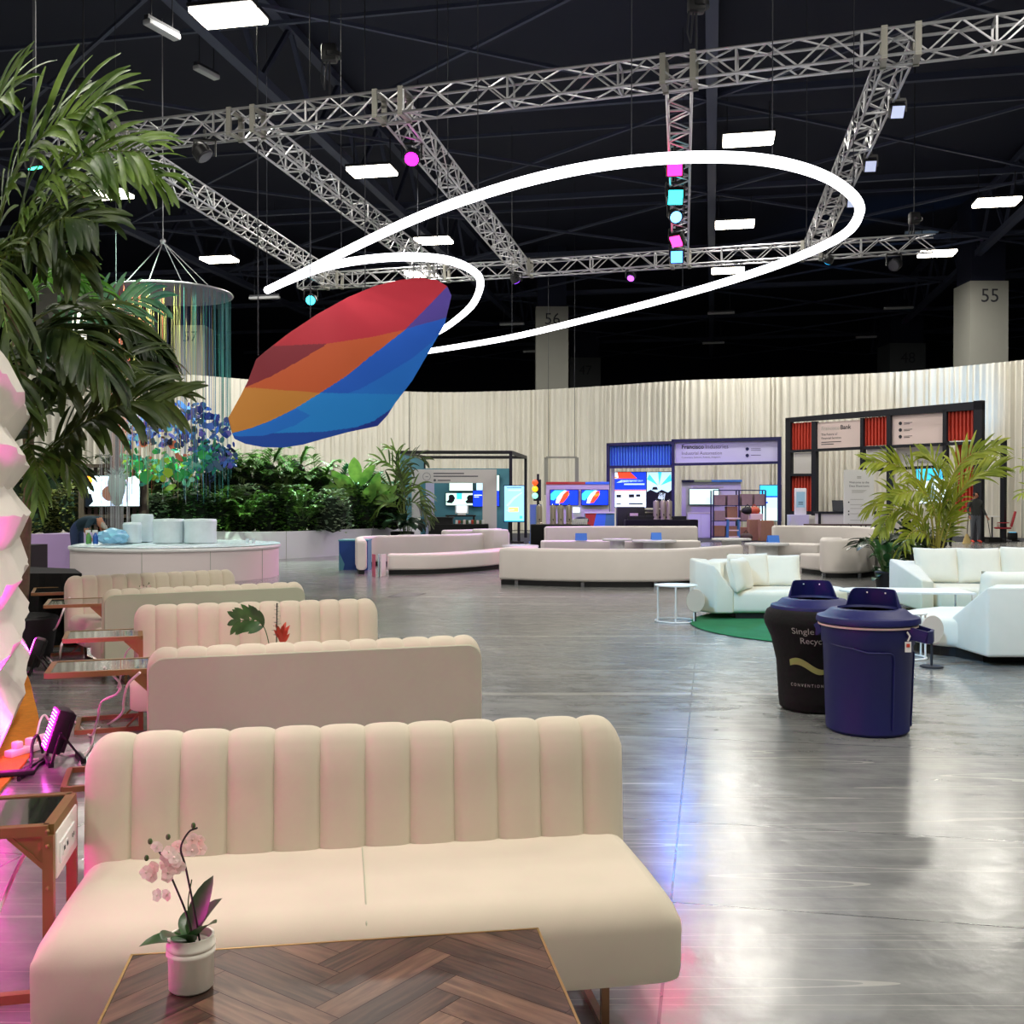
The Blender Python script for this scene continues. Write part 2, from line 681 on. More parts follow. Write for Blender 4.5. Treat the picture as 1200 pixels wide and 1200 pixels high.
tops = [(-260, 418), (-100, 426), (40, 433), (200, 438), (330, 448), (480, 459), (590, 458.5), (700, 453), (800, 446), (880, 443.5), (960, 440.5), (1050, 436),
        (1120, 430), (1200, 422), (1330, 408)]
pan = [(0, 2, 'far left behind the palm fronds'), (2, 3, 'behind the hanging string ring'), (3, 5, 'behind the multicoloured fabric sculpture'),
       (5, 7, 'behind the black cube booth frame'), (7, 9, 'behind the blue booth sign'), (9, 11, 'left of centre behind the red panelled booth'),
       (11, 13, 'behind the right part of the red panelled booth'), (13, 14, 'at the right edge with the cyan uplight')]
path_all = spline([dr(*t) for t in tops], 40)
rp = random.Random(3)
phase = 0.0
for (i0, i1, where) in pan:
    pts = path_all[i0 * 40:i1 * 40 + 1]
    # resample evenly
    L_ = [0.0]
    for a, b in zip(pts, pts[1:]):
        L_.append(L_[-1] + (b - a).length)
    n = int(L_[-1] / 0.045)
    mb = MB()
    j = 0
    cols_ = []
    amp, wl, ph = 0.07, 0.28, 0.0
    for q in range(n + 1):
        s = L_[-1] * q / n
        while j < len(L_) - 2 and L_[j + 1] < s:
            j += 1
        t = (s - L_[j]) / max(1e-6, L_[j + 1] - L_[j])
        p = pts[j].lerp(pts[j + 1], t)
        d = (pts[j + 1] - pts[j]).normalized()
        nr = Vector((d.y, -d.x, 0))
        ph += 0.045 / wl * 2 * pi
        if ph > 2 * pi:
            ph -= 2 * pi
            wl = rp.uniform(0.16, 0.42)
            amp = rp.uniform(0.03, 0.11)
        o_ = nr * (amp * (sin(ph)))
        sway = 0.05 * sin(s * 1.7)
        cols_.append([mb.add((p.x + o_.x * f, p.y + o_.y * f, z)) for z, f in ((ZD, 0.5), (ZD - 0.12, 0.9), (4.5, 1.1), (2.0, 1.25 + sway), (0.02, 1.4 - sway))])
    for a, b in zip(cols_, cols_[1:]):
        for r in range(4):
            mb.face([a[r], a[r + 1], b[r + 1], b[r]])
    mb.norecalc = True
    o = mb.build('drape', 'drape', smooth=80)
    tag(o, 'tall white pleated drape panel ' + where, 'drape', 'white drapes round the show area')

# ------------------------------------------------------------------ high-bay ceiling lamps
def make_lamp():
    t = thing('ceiling_lamp', '', 'ceiling light')
    m1 = MB()
    m1.box2((-0.74, -0.46, 0.08), (0.74, 0.46, 0.16))
    m1.bar((-0.6, 0, 0.1), (-0.6, 0, 1.3), 0.03)
    m1.bar((0.6, 0, 0.1), (0.6, 0, 1.1), 0.03)
    m1.build('housing', 'dark_steel', t, smooth=0)
    m2 = MB()
    m2.rbox((0, 0, 0.03), (1.44, 0.86, 0.12), 0.03, 2)
    m2.build('diffuser', 'lamp_glow', t)
    return t


def lamp_light(t):
    d = bpy.data.lights.new('lamp_light', 'AREA')
    d.shape = 'RECTANGLE'
    d.size = 1.4
    d.size_y = 0.84
    d.energy = LAMP_W
    d.color = LAMP_COL
    o = bpy.data.objects.new('lamp_light', d)
    col.objects.link(o)
    o.parent = t
    o.location = (0, 0, -0.05)


proto = make_lamp()
lit = [(268, 20, 'above the near roof truss, closest of the ceiling lamps'), (127, 229, 'shining beside the big palm fronds'),
       (436, 202, 'left of the magenta truss spotlight'), (877, 165, 'just above the glowing white ribbon'),
       (1168, 238, 'at the far right above the truss end'), (508, 283, 'between the two loops of the white ribbon'),
       (257, 305, 'over the hanging string ring'), (861, 264, 'inside the large loop, right of the coloured spotlights'),
       (1098, 298, 'just below the end of the far truss'), (853, 318, 'just above the lower ribbon, below the far truss'),
       (118, 359, 'low behind the palm, over the string ring edge'), (494, 322, 'behind the small ribbon loop by the far truss')]
first = True
for (px, py, lb) in lit:
    Y = 10.5 * 1200 / (HOR - py)
    if py > 340:
        Y = 50
    c = P(px, py, Y)
    if first:
        t = proto
        first = False
        t.location = c
        t.rotation_euler = (0, 0, BA)
    else:
        t = dup(proto, c, BA)
        for ch in list(t.children):
            pass
    t['label'] = 'bright rectangular high bay lamp ' + lb
    t['group'] = 'lit high bay lamps under the roof'
    lamp_light(t)
# lamps of the same grid behind and beside the viewer
for (x, y) in ((-9, 12), (9, 12), (-8, 3), (1, 4), (10, 3), (-7, -6), (3, -5), (12, -6), (-18, 8), (19, 8), (-19, 22), (20, 20), (-30, 30)):
    t = dup(proto, (x, y, 12.0), BA, 'rectangular high bay lamp of the roof grid outside the view', 'lit high bay lamps under the roof')
    lamp_light(t)

# unlit strip fittings
def strip(px, py, Y, L_, ang, lb):
    c = P(px, py, Y)
    t = thing('strip_light', 'unlit grey strip light ' + lb, 'strip light', c, ang, 'unlit strip lights under the roof')
    m1 = MB()
    m1.rbox((0, 0, 0), (L_, 0.22, 0.12), 0.03, 2)
    m1.build('tube', 'unlit_tube', t)
    m1 = MB()
    m1.box2((-L_ / 2, -0.06, 0.06), (L_ / 2, 0.06, 0.14))
    for x in (-L_ / 3, L_ / 3):
        m1.bar((x, 0, 0.1), (x, 0, 15.5 - c.z), 0.015)
    m1.build('tray', 'dark_steel', t, smooth=0)


strip(845, 367, 58, 1.5, BA, 'high behind the ribbon, upper of the two centre right')
strip(836, 402, 66, 1.4, BA, 'low over the drape, lower of the two centre right')
strip(1053, 361, 58, 1.6, BA, 'before the tall column at the far right')
strip(1015, 395, 66, 1.3, BA, 'just above column 48')
strip(600, 380, 58, 1.4, BA, 'left of column 56')
strip(622, 412, 66, 1.0, BA, 'low, right beside the column numbered 56')
strip(310, 349, 48, 1.5, BA, 'beside the teal truss spotlight')
strip(190, 35, 22, 0.9, BA + R(75), 'high left of the nearest lamp, larger of two')
strip(242, 85, 27, 0.8, BA + R(75), 'high left of the nearest lamp, smaller of two')
strip(1080, 272, 48, 1.5, BA, 'faint, just left below the right hand lamp')

# ------------------------------------------------------------------ aluminium trusses
TZ = 9.0


def tpt(px, py):
    return PZ(px, py, TZ)


def truss(p0, p1, label, blocks=(), wd=0.44, ht=0.44, step=0.5, r=0.026):
    p0, p1 = Vector(p0), Vector(p1)
    d = p1 - p0
    Ln = d.length
    t = thing('lighting_truss', label, 'truss', p0, atan2(d.y, d.x), 'aluminium trusses hung under the roof')
    for y in (-wd / 2, wd / 2):
        for z in (-ht / 2, ht / 2):
            m1 = MB()
            m1.tube([(0, y, z), (Ln, y, z)], r, 6)
            m1.build('chord', 'alu', t)
    m2 = MB()
    n = max(2, int(Ln / step))
    st = Ln / n
    for i in range(n):
        a, b = i * st, (i + 1) * st
        up = i % 2 == 0
        for y in (-wd / 2, wd / 2):
            m2.bar((a, y, -ht / 2 if up else ht / 2), (b, y, ht / 2 if up else -ht / 2), 0.026)
            if i % 4 == 0:
                m2.bar((a, y, -ht / 2), (a, y, ht / 2), 0.035)
        for z in (-ht / 2, ht / 2):
            m2.bar((a, -wd / 2 if up else wd / 2, z), (b, wd / 2 if up else -wd / 2, z), 0.024)
            if i % 4 == 0:
                m2.bar((a, -wd / 2, z), (a, wd / 2, z), 0.035)
    m2.build('bracing', 'alu', t, smooth=0)
    for s in blocks:
        for dx in (-wd / 2 - 0.04, wd / 2 + 0.04):
            m3 = MB()
            for y in (-wd / 2, wd / 2):
                m3.box((s + dx, y, 0), (0.10, 0.05, ht + 0.1))
            for z in (-ht / 2, ht / 2):
                m3.box((s + dx, 0, z), (0.10, wd, 0.05))
            m3.build('joint_plate', 'alu_dull', t, smooth=0)
    return t


n0, n1 = tpt(60, 172), tpt(1290, 26)
f0, f1 = tpt(352, 331), tpt(1095, 285)


def on(a, b, px):
    """point of the line a-b that is seen at column px"""
    k_ = (px - 600) / F
    # a.x + t dx = k (a.y + t dy)
    t = (k_ * a.y - a.x) / ((b.x - a.x) - k_ * (b.y - a.y))
    return a.lerp(b, t)


near_px = [130, 290, 460, 795, 1053]
far_px = [390, 515, 612, 797, 950]
dn = [(on(n0, n1, p) - n0).length for p in near_px]
truss(n0, n1, 'long silver box truss spanning the top of the view, nearest', dn)
df = [(on(f0, f1, p) - f0).length for p in far_px]
truss(f0, f1, 'far silver box truss running behind the glowing ribbon', df)
names = ['behind the palm fronds, leftmost', 'second from the left', 'with the magenta spotlight', 'seen end on with the row of red and cyan spotlights',
         'leaning to the right, crossed by the ribbon bend']
for a, b, lb in zip(near_px, far_px, names):
    A, B = on(n0, n1, a), on(f0, f1, b)
    d = (B - A).normalized()
    truss(A + d * 0.3, B - d * 0.3, 'silver cross truss ' + lb)

# hoists with chains
def hoist(px, Yb, lb, onp, dz=0.9):
    c = Vector(onp)
    t = thing('chain_hoist', 'black chain hoist ' + lb, 'hoist', (c.x, c.y, TZ + 0.26), 0, 'chain hoists over the trusses')
    m1 = MB()
    m1.rbox((0, 0, dz), (0.3, 0.24, 0.34), 0.05, 2)
    m1.lathe([(0.02, 0), (0.17, 0.02), (0.17, 0.1), (0.02, 0.12)], (0.06, 0, dz - 0.1), 12)
    m1.build('motor', 'black_metal', t)
    m2 = MB()
    m2.tube([(0, 0, dz - 0.1), (0, 0, 0)], 0.02, 6)
    m2.tube([(-0.12, 0, dz), (-0.16, 0, dz - 0.5), (-0.1, 0, dz - 0.7), (-0.05, 0, dz - 0.1)], 0.018, 5)
    m2.tube([(0, 0, dz), (0, 0, 6.2)], 0.016, 6)
    m2.build('chain', 'dark_steel', t)


hoist(387, 0, 'left over the near truss', on(n0, n1, 387))
hoist(815, 0, 'right over the near truss', on(n0, n1, 815))
hoist(1070, 0, 'over the right end of the far truss', on(f0, f1, 1070), 0.5)
hoist(496, 0, 'over the far truss by the small loop', on(f0, f1, 490), 0.6)
hoist(130, 0, 'behind the palm over the near truss', on(n0, n1, 100))

# ------------------------------------------------------------------ stage lights
def stage_light(pt, aim, colr, glow, label, size=0.26, power=0.0, ang=45, square=False):
    pt = Vector(pt)
    t = thing('stage_light', label, 'stage light', pt, 0, 'stage lights clamped to the trusses')
    d = (Vector(aim) - pt).normalized()
    q = d.to_track_quat('-Z', 'Y').to_matrix().to_4x4()
    m1 = MB()
    m1.X = q
    s = size
    if square:
        m1.rbox((0, 0, s * 0.25), (s * 1.1, s * 1.1, s * 0.6), 0.03, 2)
    else:
        m1.lathe([(s * 0.3, s * 0.8), (s * 0.5, s * 0.5), (s * 0.52, 0), (s * 0.45, -0.01)], (0, 0, 0), 14)
    m1.build('head', 'black_metal', t)
    m2 = MB()
    m2.bar((-s * 0.6, 0, 0), (-s * 0.6, 0, s * 0.9), 0.03)
    m2.bar((s * 0.6, 0, 0), (s * 0.6, 0, s * 0.9), 0.03)
    m2.bar((-s * 0.6, 0, s * 0.9), (s * 0.6, 0, s * 0.9), 0.05)
    m2.bar((0, 0, s * 0.9), (0, 0, s * 1.5), 0.05)
    m2.build('yoke', 'black_metal', t, smooth=0)
    m3 = MB()
    m3.X = q
    if square:
        m3.box((0, 0, -s * 0.07), (s * 0.9, s * 0.9, 0.02))
    else:
        m3.lathe([(0.0, -0.03), (s * 0.42, -0.025), (s * 0.42, -0.005), (0, 0)], (0, 0, 0), 14)
    mt = mat('lens_glow', colr, 0.4, emit=glow * 0.6, ecol=colr)
    m3.build('lens', mt, t)
    if power:
        cl = lin(colr)
        spot('stage_beam', pt + d * 0.1, aim, power, cl[:3], ang, 0.8, 0.1, parent=t)
    return t


def hang(tr_px, a, b, py, drop=0.45):
    """a point just under the cross truss between near column a and far column b"""
    A, B = on(n0, n1, a), on(f0, f1, b)
    best = None
    for i in range(101):
        p = A.lerp(B, i / 100) - Vector((0, 0, drop))
        y = HOR - (p.z - CAMZ) * 1200 / p.y
        if best is None or abs(y - py) < best[0]:
            best = (abs(y - py), p)
    return best[1]


CY, MG, RD, PU = (40, 225, 235), (235, 20, 200), (255, 30, 110), (150, 60, 255)
h4 = lambda py: hang(0, 795, 797, py) + Vector((-0.12, -0.1, 0))
stage_light(h4(199), (1.5, 8, 1), RD, 12, 'pink red stage light glowing, topmost under the end-on truss', 0.34, 130, 50, True)
stage_light(h4(234), (3.2, 11.5, 0.6), CY, 12, 'cyan stage light glowing, upper of the two cyan ones on the end-on truss', 0.36, 900, 24, True)
stage_light(h4(256), (6.0, 12.8, 0.5), (90, 170, 255), 9, 'pale blue oval stage light turned aside on the end-on truss', 0.34, 3600, 34)
stage_light(h4(285), (-1, 21, 0.5), (255, 40, 130), 12, 'pink stage light low on the end-on truss', 0.34, 2000, 44, True)
stage_light(h4(303), (2.0, 13, 0), (60, 130, 255), 12, 'blue stage light at the foot of the end-on truss', 0.36, 260, 40, True)
stage_light(hang(0, 460, 612, 188) + Vector((-0.1, 0, 0)), (-3, 12, 0.5), MG, 12, 'magenta stage light under the third cross truss', 0.34, 160, 40)
stage_light(on(f0, f1, 605) - Vector((0, 0.3, 0.45)), (4, 38, 2.0), PU, 4, 'narrow violet stage light under the far truss', 0.3, 3400, 64)
stage_light(on(f0, f1, 740) - Vector((0, -0.25, 0.45)), (0, 26, 0.5), (200, 90, 255), 4, 'small violet stage light behind the far truss, turned to the curved sofas', 0.26, 2600, 60)
stage_light(on(f0, f1, 361) + Vector((0.1, 0, -0.62)), (-7.0, 20, 0.8), (60, 200, 220), 8, 'teal stage light hanging left under the far truss end', 0.38, 900, 24)
stage_light(on(f0, f1, 430) + Vector((0, 0.3, -0.5)), (-7.5, 29.5, 1.5), (190, 255, 200), 5, 'added greenish white fill light on the far truss, brightening the garden', 0.3, 5500, 70)  # added fixture, put in to brighten the dark garden hedge
stage_light(on(f0, f1, 967) - Vector((0, 0.2, 0.4)), (8.0, 40, 0.3), (30, 170, 240), 4, 'small cyan stage light by the ribbon bend', 0.26)
lt_ = stage_light(P(41, 196, 19), (-7, 21, 0.0), (60, 255, 190), 8, 'teal green stage light shining through the palm', 0.3, 200, 40)
mb = MB(); mb.bar((0, 0, 0.4), (0, 0, 15.5 - lt_.location.z), 0.05); mb.build('drop_pipe', 'dark_steel', lt_, smooth=0)
stage_light(on(n0, n1, 150) + Vector((0, 0.3, -0.45)), (-9.5, 28, 1.5), (215, 255, 215), 5, 'added pale green fill light behind the near truss, brightening the garden', 0.3, 9000, 50)  # second added garden lamp, lifts the shrubs out of the dark
lt_ = stage_light((-5, 3, 8.6), (4.2, 11.5, 0.4), (70, 190, 255), 8, 'cyan blue stage light beyond the upper left of the view', 0.34, 3600, 30)
mb = MB(); mb.bar((0, 0, 0.4), (0, 0, 15.5 - 8.6), 0.05); mb.build('drop_pipe', 'dark_steel', lt_, smooth=0)
for px, py, lb in ((1038, 138, 'upper'), (1010, 203, 'middle'), (990, 245, 'lower')):
    p = hang(0, 1053, 950, py - 6, 0.4) + Vector((0.3, 0, 0.0))
    stage_light(p, (6, 8, 0), (205, 215, 250), 0.8, 'slim pale lensed stage light on the right leaning truss, %s of three' % lb, 0.24, square=True)
for px, lb in ((243, 'left under the near truss'), (735, 'under the far truss')):
    tr = (n0, n1) if px == 243 else (f0, f1)
    stage_light(on(tr[0], tr[1], px if px == 243 else 1045) - Vector((0, 0.1, 0.6)), (0, 20, 0), (60, 60, 66), 0.0, 'dark switched off stage light ' + lb, 0.36)

# ------------------------------------------------------------------ the glowing ribbon
RZ = 6.5
c1 = [(313, 340), (350, 322), (400, 297), (480, 259), (560, 229), (650, 204), (740, 189), (830, 184), (905, 189), (965, 206), (1000, 230), (1007, 250), (990, 274), (945, 297),
      (880, 321), (800, 345), (700, 371), (600, 395), (512, 410), (470, 415)]
c2 = [(313, 340), (340, 328), (380, 313), (430, 304), (480, 301), (525, 305), (555, 318), (563, 333), (555, 355), (538, 372), (515, 388), (490, 398)]
rib = thing('light_ribbon', 'glowing white looping light tube hung under the trusses', 'light', (0, 0, 0))
for c_, r_ in ((c1, 0.085), (c2, 0.085)):
    m1 = MB()
    m1.tube(spline([PZ(x, y, RZ) for x, y in c_], 10), r_, 10)
    m1.build('tube', 'tube_glow', rib)
for (x, y) in ((400, 297), (560, 229), (740, 189), (905, 189), (1000, 230), (945, 297), (800, 345), (600, 395), (313, 340), (525, 305)):
    p = PZ(x, y, RZ)
    m1 = MB()
    m1.tube([p, p + Vector((0, 0, 6.4))], 0.008, 4)
    m1.build('suspension_wire', 'dark_steel', rib)
# ================================================================== channel-back sofas
def sweep_cushion(mb, prof, x0, x1, re, nch=0, amp=0.0, wts=None, squash=0.35, zr=True):
    """prof: (y, z) outline going round the cushion; swept along x, ends rounded over re"""
    n = len(prof)
    nrm = []
    for i in range(n):
        a, b = prof[i - 1], prof[(i + 1) % n]
        dy, dz = b[0] - a[0], b[1] - a[1]
        l = sqrt(dy * dy + dz * dz) or 1
        nrm.append((-dz / l, dy / l))
    ym = sum(p[0] for p in prof) / n
    z0, z1 = min(p[1] for p in prof), max(p[1] for p in prof)
    xs = []
    if nch:
        cw = (x1 - x0) / nch
        for i in range(nch):
            for t in (0.0, 0.012, 0.04, 0.1, 0.2, 0.35, 0.5, 0.65, 0.8, 0.9, 0.96, 0.988):
                xs.append((x0 + (i + t) * cw, t))
        xs.append((x1, 1.0))
    else:
        xs = [(x0 + (x1 - x0) * i / 30, 0.5) for i in range(31)]
    ends = [0, 0.006, 0.018, 0.035, 0.055, 0.08, 0.11]
    ex = [e for e in ends if e < re] + [re]
    xx = {}
    for x, t in xs:
        xx[round(x, 5)] = t
    for e in ex:
        for q in (x0 + e, x1 - e):
            if nch:
                cw = (x1 - x0) / nch
                t = ((q - x0) / cw) % 1.0
            else:
                t = 0.5
            xx.setdefault(round(q, 5), t)
    rings = []
    for x in sorted(xx):
        t = xx[x]
        d = min(x - x0, x1 - x)
        s = 1.0
        if d < re:
            s = sqrt(max(0.0, 1 - ((re - d) / re) ** 2))
        bul = 1 - abs(2 * t - 1) ** 4 if nch else 1.0
        ring = []
        for i, (y, z) in enumerate(prof):
            wq = wts[i] if wts else 1.0
            o = amp * bul * wq if nch else 0.0
            yy, zz = y + nrm[i][0] * o, z + nrm[i][1] * o
            if s < 1:
                if zz > z1 - re:
                    zz = (z1 - re) + (zz - (z1 - re)) * s
                elif zr and zz < z0 + 0.03:
                    zz = z0 + 0.03 + (zz - z0 - 0.03) * s
                yy = ym + (yy - ym) * (1 - squash * (1 - s))
            ring.append(mb.add((x, yy, zz)))
        rings.append(ring)
    for a, b in zip(rings, rings[1:]):
        for i in range(n):
            j = (i + 1) % n
            mb.face([a[i], a[j], b[j], b[i]])
    mb.face(rings[0])
    mb.face(rings[-1][::-1])


def arc(cy, cz, r, a0, a1, n):
    return [(cy + r * cos(R(a0 + (a1 - a0) * i / n)), cz + r * sin(R(a0 + (a1 - a0) * i / n))) for i in range(n + 1)]


SW = 1.68


def make_sofa():
    t = thing('channel_sofa', '', 'sofa')
    # backrest: front face at y~0 leaning back, rear face towards +y
    prof, wt = [], []
    for i in range(7):
        f = i / 6
        prof.append((0.0 + 0.05 * f, 0.24 + 0.475 * f)); wt.append(1.0)
    for i, p in enumerate(arc(0.115, 0.715, 0.062, 175, 15, 8)):
        prof.append(p); wt.append(1.0 - 0.8 * max(0, (i - 3) / 5))
    prof += [(0.178, 0.68), (0.17, 0.45), (0.16, 0.24)]
    wt += [0.03, 0, 0]
    prof = prof[::-1]
    wt = wt[::-1]
    prof = [(a, b) for a, b in prof]
    mb = MB()
    # outline must run so that the outward normal is (-dz, dy)
    area = sum(prof[i - 1][0] * prof[i][1] - prof[i][0] * prof[i - 1][1] for i in range(len(prof)))
    if area > 0:
        prof, wt = prof[::-1], wt[::-1]
    sweep_cushion(mb, prof, -SW / 2, SW / 2, 0.085, 12, 0.016, wt, squash=0.45)
    mb.build('backrest', 'cream', t, smooth=50)
    # rear lining
    mb = MB()
    ol = [(-SW / 2 + 0.006, 0.225), (SW / 2 - 0.006, 0.225)]
    ol += [(SW / 2 - 0.085 + 0.079 * cos(R(9 * i)), 0.667 + 0.079 * sin(R(9 * i))) for i in range(11)]
    ol += [(-SW / 2 + 0.085 - 0.079 * sin(R(9 * i)), 0.667 + 0.079 * cos(R(9 * i))) for i in range(11)]
    fa = [mb.add((x, 0.150, z)) for x, z in ol]
    fb = [mb.add((x, 0.179, z)) for x, z in ol]
    fc_ = [mb.add((x * 0.996, 0.184, 0.45 + (z - 0.45) * 0.985)) for x, z in ol]
    for i in range(len(ol)):
        j = (i + 1) % len(ol)
        mb.face([fa[i], fa[j], fb[j], fb[i]])
        mb.face([fb[i], fb[j], fc_[j], fc_[i]])
    mb.face(fa)
    mb.face(fc_)
    mb.build('rear_panel', 'cream_rear', t)
    # seat
    prof = [(0.02, 0.18), (-0.46, 0.16), (-0.505, 0.175), (-0.52, 0.22), (-0.523, 0.30)] + arc(-0.43, 0.325, 0.095, 180, 90, 7) + [(-0.25, 0.428), (0.02, 0.425)]
    area = sum(prof[i - 1][0] * prof[i][1] - prof[i][0] * prof[i - 1][1] for i in range(len(prof)))
    if area > 0:
        prof = prof[::-1]
    mb = MB()
    sweep_cushion(mb, prof, -SW / 2 + 0.004, SW / 2 + 0.006, 0.075, squash=0.06)
    s = mb.build('seat', 'cream', t, smooth=50)
    mb = MB()
    mb.tube([(-0.01, 0.0, 0.4255), (-0.01, -0.25, 0.4285), (-0.01, -0.43, 0.4208), (-0.01, -0.497, 0.393), (-0.01, -0.5245, 0.325), (-0.01, -0.522, 0.22)], 0.0022, 5)
    mb.build('seam', 'cream_rear', s)
    for x in (-0.66, 0.66):
        mb = MB()
        pts = [(x, -0.40, 0.18), (x, -0.40, 0.012), (x, 0.10, 0.012), (x, 0.10, 0.20)]
        for a, b in zip(pts, pts[1:]):
            mb.bar(a, b, 0.022, 0.022, up=(1, 0, 0))
        mb.build('leg', 'copper_rod', t, smooth=0)
    return t


sofa = make_sofa()
sf_data = [
    ((103, 864), (730, 850), False, 'large cream channel-back sofa in front, seat facing the herringbone table'),
    ((180, 764), (558, 748), True, 'cream sofa seen from its plain back, directly behind the front sofa'),
    ((163, 712), (437, 704), False, 'pinkish lit channel-back sofa behind the monstera plant, third in the row'),
    ((131, 693), (349, 684), True, 'cream sofa with plain rear showing, fourth in the row'),
    ((86, 677), (269, 669), False, 'farthest channel-back sofa of the row, in front of the round white platform'),
]
SOFA = []
for i, (l, r, rear, lb) in enumerate(sf_data):
    a, b = PZ(l[0], l[1], 0.775), PZ(r[0], r[1], 0.775)
    c = (a + b) / 2
    ang = atan2((b - a).y, (b - a).x)
    d = Vector((cos(ang), sin(ang), 0))
    if i == 0:
        ang += R(3.8)
        c = c + Vector((0.008, 0, 0))
        d = Vector((cos(ang), sin(ang), 0))
    nrm = Vector((-d.y, d.x, 0))
    if rear:
        loc, rz = c + nrm * 0.16, ang + pi
    else:
        loc, rz = c - nrm * 0.06, ang
    loc = Vector((loc.x, loc.y, 0))
    if i == 0:
        o = sofa
        o.location = loc
        o.rotation_euler.z = rz
    else:
        o = copy_tree(sofa)
        o.location = loc
        o.rotation_euler = (0, 0, rz)
    o['label'] = lb
    o['group'] = 'cream channel sofas in the row along the paper wall'
    SOFA.append((loc, rz, ang, d, nrm))

# ================================================================== herringbone coffee table
def wood_material():
    m = bpy.data.materials.new('walnut_planks')
    m.use_nodes = True
    nt = m.node_tree
    N, L = nt.nodes, nt.links
    b = N['Principled BSDF']
    uv = N.new('ShaderNodeUVMap')
    mp = N.new('ShaderNodeMapping'); mp.inputs['Scale'].default_value = (2.2, 22, 1)
    L.new(uv.outputs[0], mp.inputs['Vector'])
    n = N.new('ShaderNodeTexNoise'); n.inputs['Scale'].default_value = 1.6; n.inputs['Detail'].default_value = 6; n.inputs['Distortion'].default_value = 1.4
    L.new(mp.outputs['Vector'], n.inputs['Vector'])
    at = N.new('ShaderNodeAttribute'); at.attribute_name = 'tone'
    ad = N.new('ShaderNodeMath'); ad.operation = 'MULTIPLY_ADD'; ad.inputs[1].default_value = 0.9; 
    L.new(n.outputs['Fac'], ad.inputs[0]); L.new(at.outputs['Fac'], ad.inputs[2])
    cr = N.new('ShaderNodeValToRGB')
    e = cr.color_ramp.elements
    e[0].position = 0.25; e[0].color = lin((46, 32, 27))
    e[1].position = 0.95; e[1].color = lin((158, 124, 96))
    q = e.new(0.55); q.color = lin((88, 63, 51))
    q = e.new(0.75); q.color = lin((114, 86, 68))
    L.new(ad.outputs[0], cr.inputs['Fac'])
    L.new(cr.outputs['Color'], b.inputs['Base Color'])
    b.inputs['Roughness'].default_value = 0.32
    return m


M['walnut'] = wood_material()
mm('joint', (46, 22, 20), 0.6)
TBZ = 0.42
tl, tr_ = PZ(158, 1113, TBZ), PZ(632, 1094, TBZ)
tang = atan2((tr_ - tl).y, (tr_ - tl).x) + R(3.5)
TW, TD = (tr_ - tl).length, 0.62
tc_ = tl.lerp(tr_, 0.5) - Vector((-sin(tang), cos(tang), 0)) * (TD / 2)
tb = thing('coffee_table', 'low coffee table with herringbone walnut top and thin brass edge', 'table', (tc_.x, tc_.y, 0), tang)
bm = bmesh.new()
uvl = bm.loops.layers.uv.new('UVMap')
tone = bm.faces.layers.float.new('tone')
pw, plen = 0.074, 0.37
rw = random.Random(11)
c45, s45 = cos(R(45)), sin(R(45))
# classic herringbone: blocks of ratio k
kk = int(round(plen / pw))
for i in range(-26, 27):
    for j in range(-8, 9):
        for ori in (0, 1):
            # lattice: horizontal plank at (i + j*... )
            bx = i + j * kk * 1.0
            by = i - j * kk * 1.0
            if ori == 0:
                x0, y0, sx, sy = bx, by, kk, 1
            else:
                x0, y0, sx, sy = bx + kk, by - kk + 1, 1, kk
            g = 0.012
            cs = [(x0 + g, y0 + g), (x0 + sx - g, y0 + g), (x0 + sx - g, y0 + sy - g), (x0 + g, y0 + sy - g)]
            pts = [((cx * c45 - cy * s45) * pw, (cx * s45 + cy * c45) * pw - 0.07) for cx, cy in cs]
            if max(p[0] for p in pts) < -TW / 2 or min(p[0] for p in pts) > TW / 2 or max(p[1] for p in pts) < -TD / 2 or min(p[1] for p in pts) > TD / 2:
                continue
            vs = [bm.verts.new((p[0], p[1], TBZ + 0.0006)) for p in pts]
            f = bm.faces.new(vs)
            f[tone] = rw.uniform(-0.14, 0.2)
            ou, ov = rw.uniform(0, 50), rw.uniform(0, 50)
            for lp, (cx, cy) in zip(f.loops, cs):
                u, v = ((cx - x0), (cy - y0)) if ori == 0 else ((cy - y0), (cx - x0))
                lp[uvl].uv = (u * pw + ou, v * pw + ov)
for co, no in (((-TW / 2 + 0.004, 0, 0), (-1, 0, 0)), ((TW / 2 - 0.004, 0, 0), (1, 0, 0)), ((0, -TD / 2 + 0.004, 0), (0, -1, 0)), ((0, TD / 2 - 0.004, 0), (0, 1, 0))):
    bmesh.ops.bisect_plane(bm, geom=bm.verts[:] + bm.edges[:] + bm.faces[:], plane_co=co, plane_no=no, clear_outer=True)
me = bpy.data.meshes.new('parquet')
bm.to_mesh(me)
bm.free()
me.materials.append(M['walnut'])
o = bpy.data.objects.new('parquet', me)
col.objects.link(o)
mb = MB()
mb.box((0, 0, TBZ - 0.0125), (TW - 0.006, TD - 0.006, 0.025))
top = mb.build('tabletop', 'joint', tb, smooth=0)
o.parent = top
mm('brass', (206, 168, 112), 0.3, 0.9)
mb = MB()
for y in (-TD / 2, TD / 2):
    mb.box((0, y, TBZ - 0.014), (TW + 0.006, 0.006, 0.031))
for x in (-TW / 2, TW / 2):
    mb.box((x, 0, TBZ - 0.014), (0.006, TD, 0.031))
mb.build('edge_trim', 'brass', tb, smooth=0)
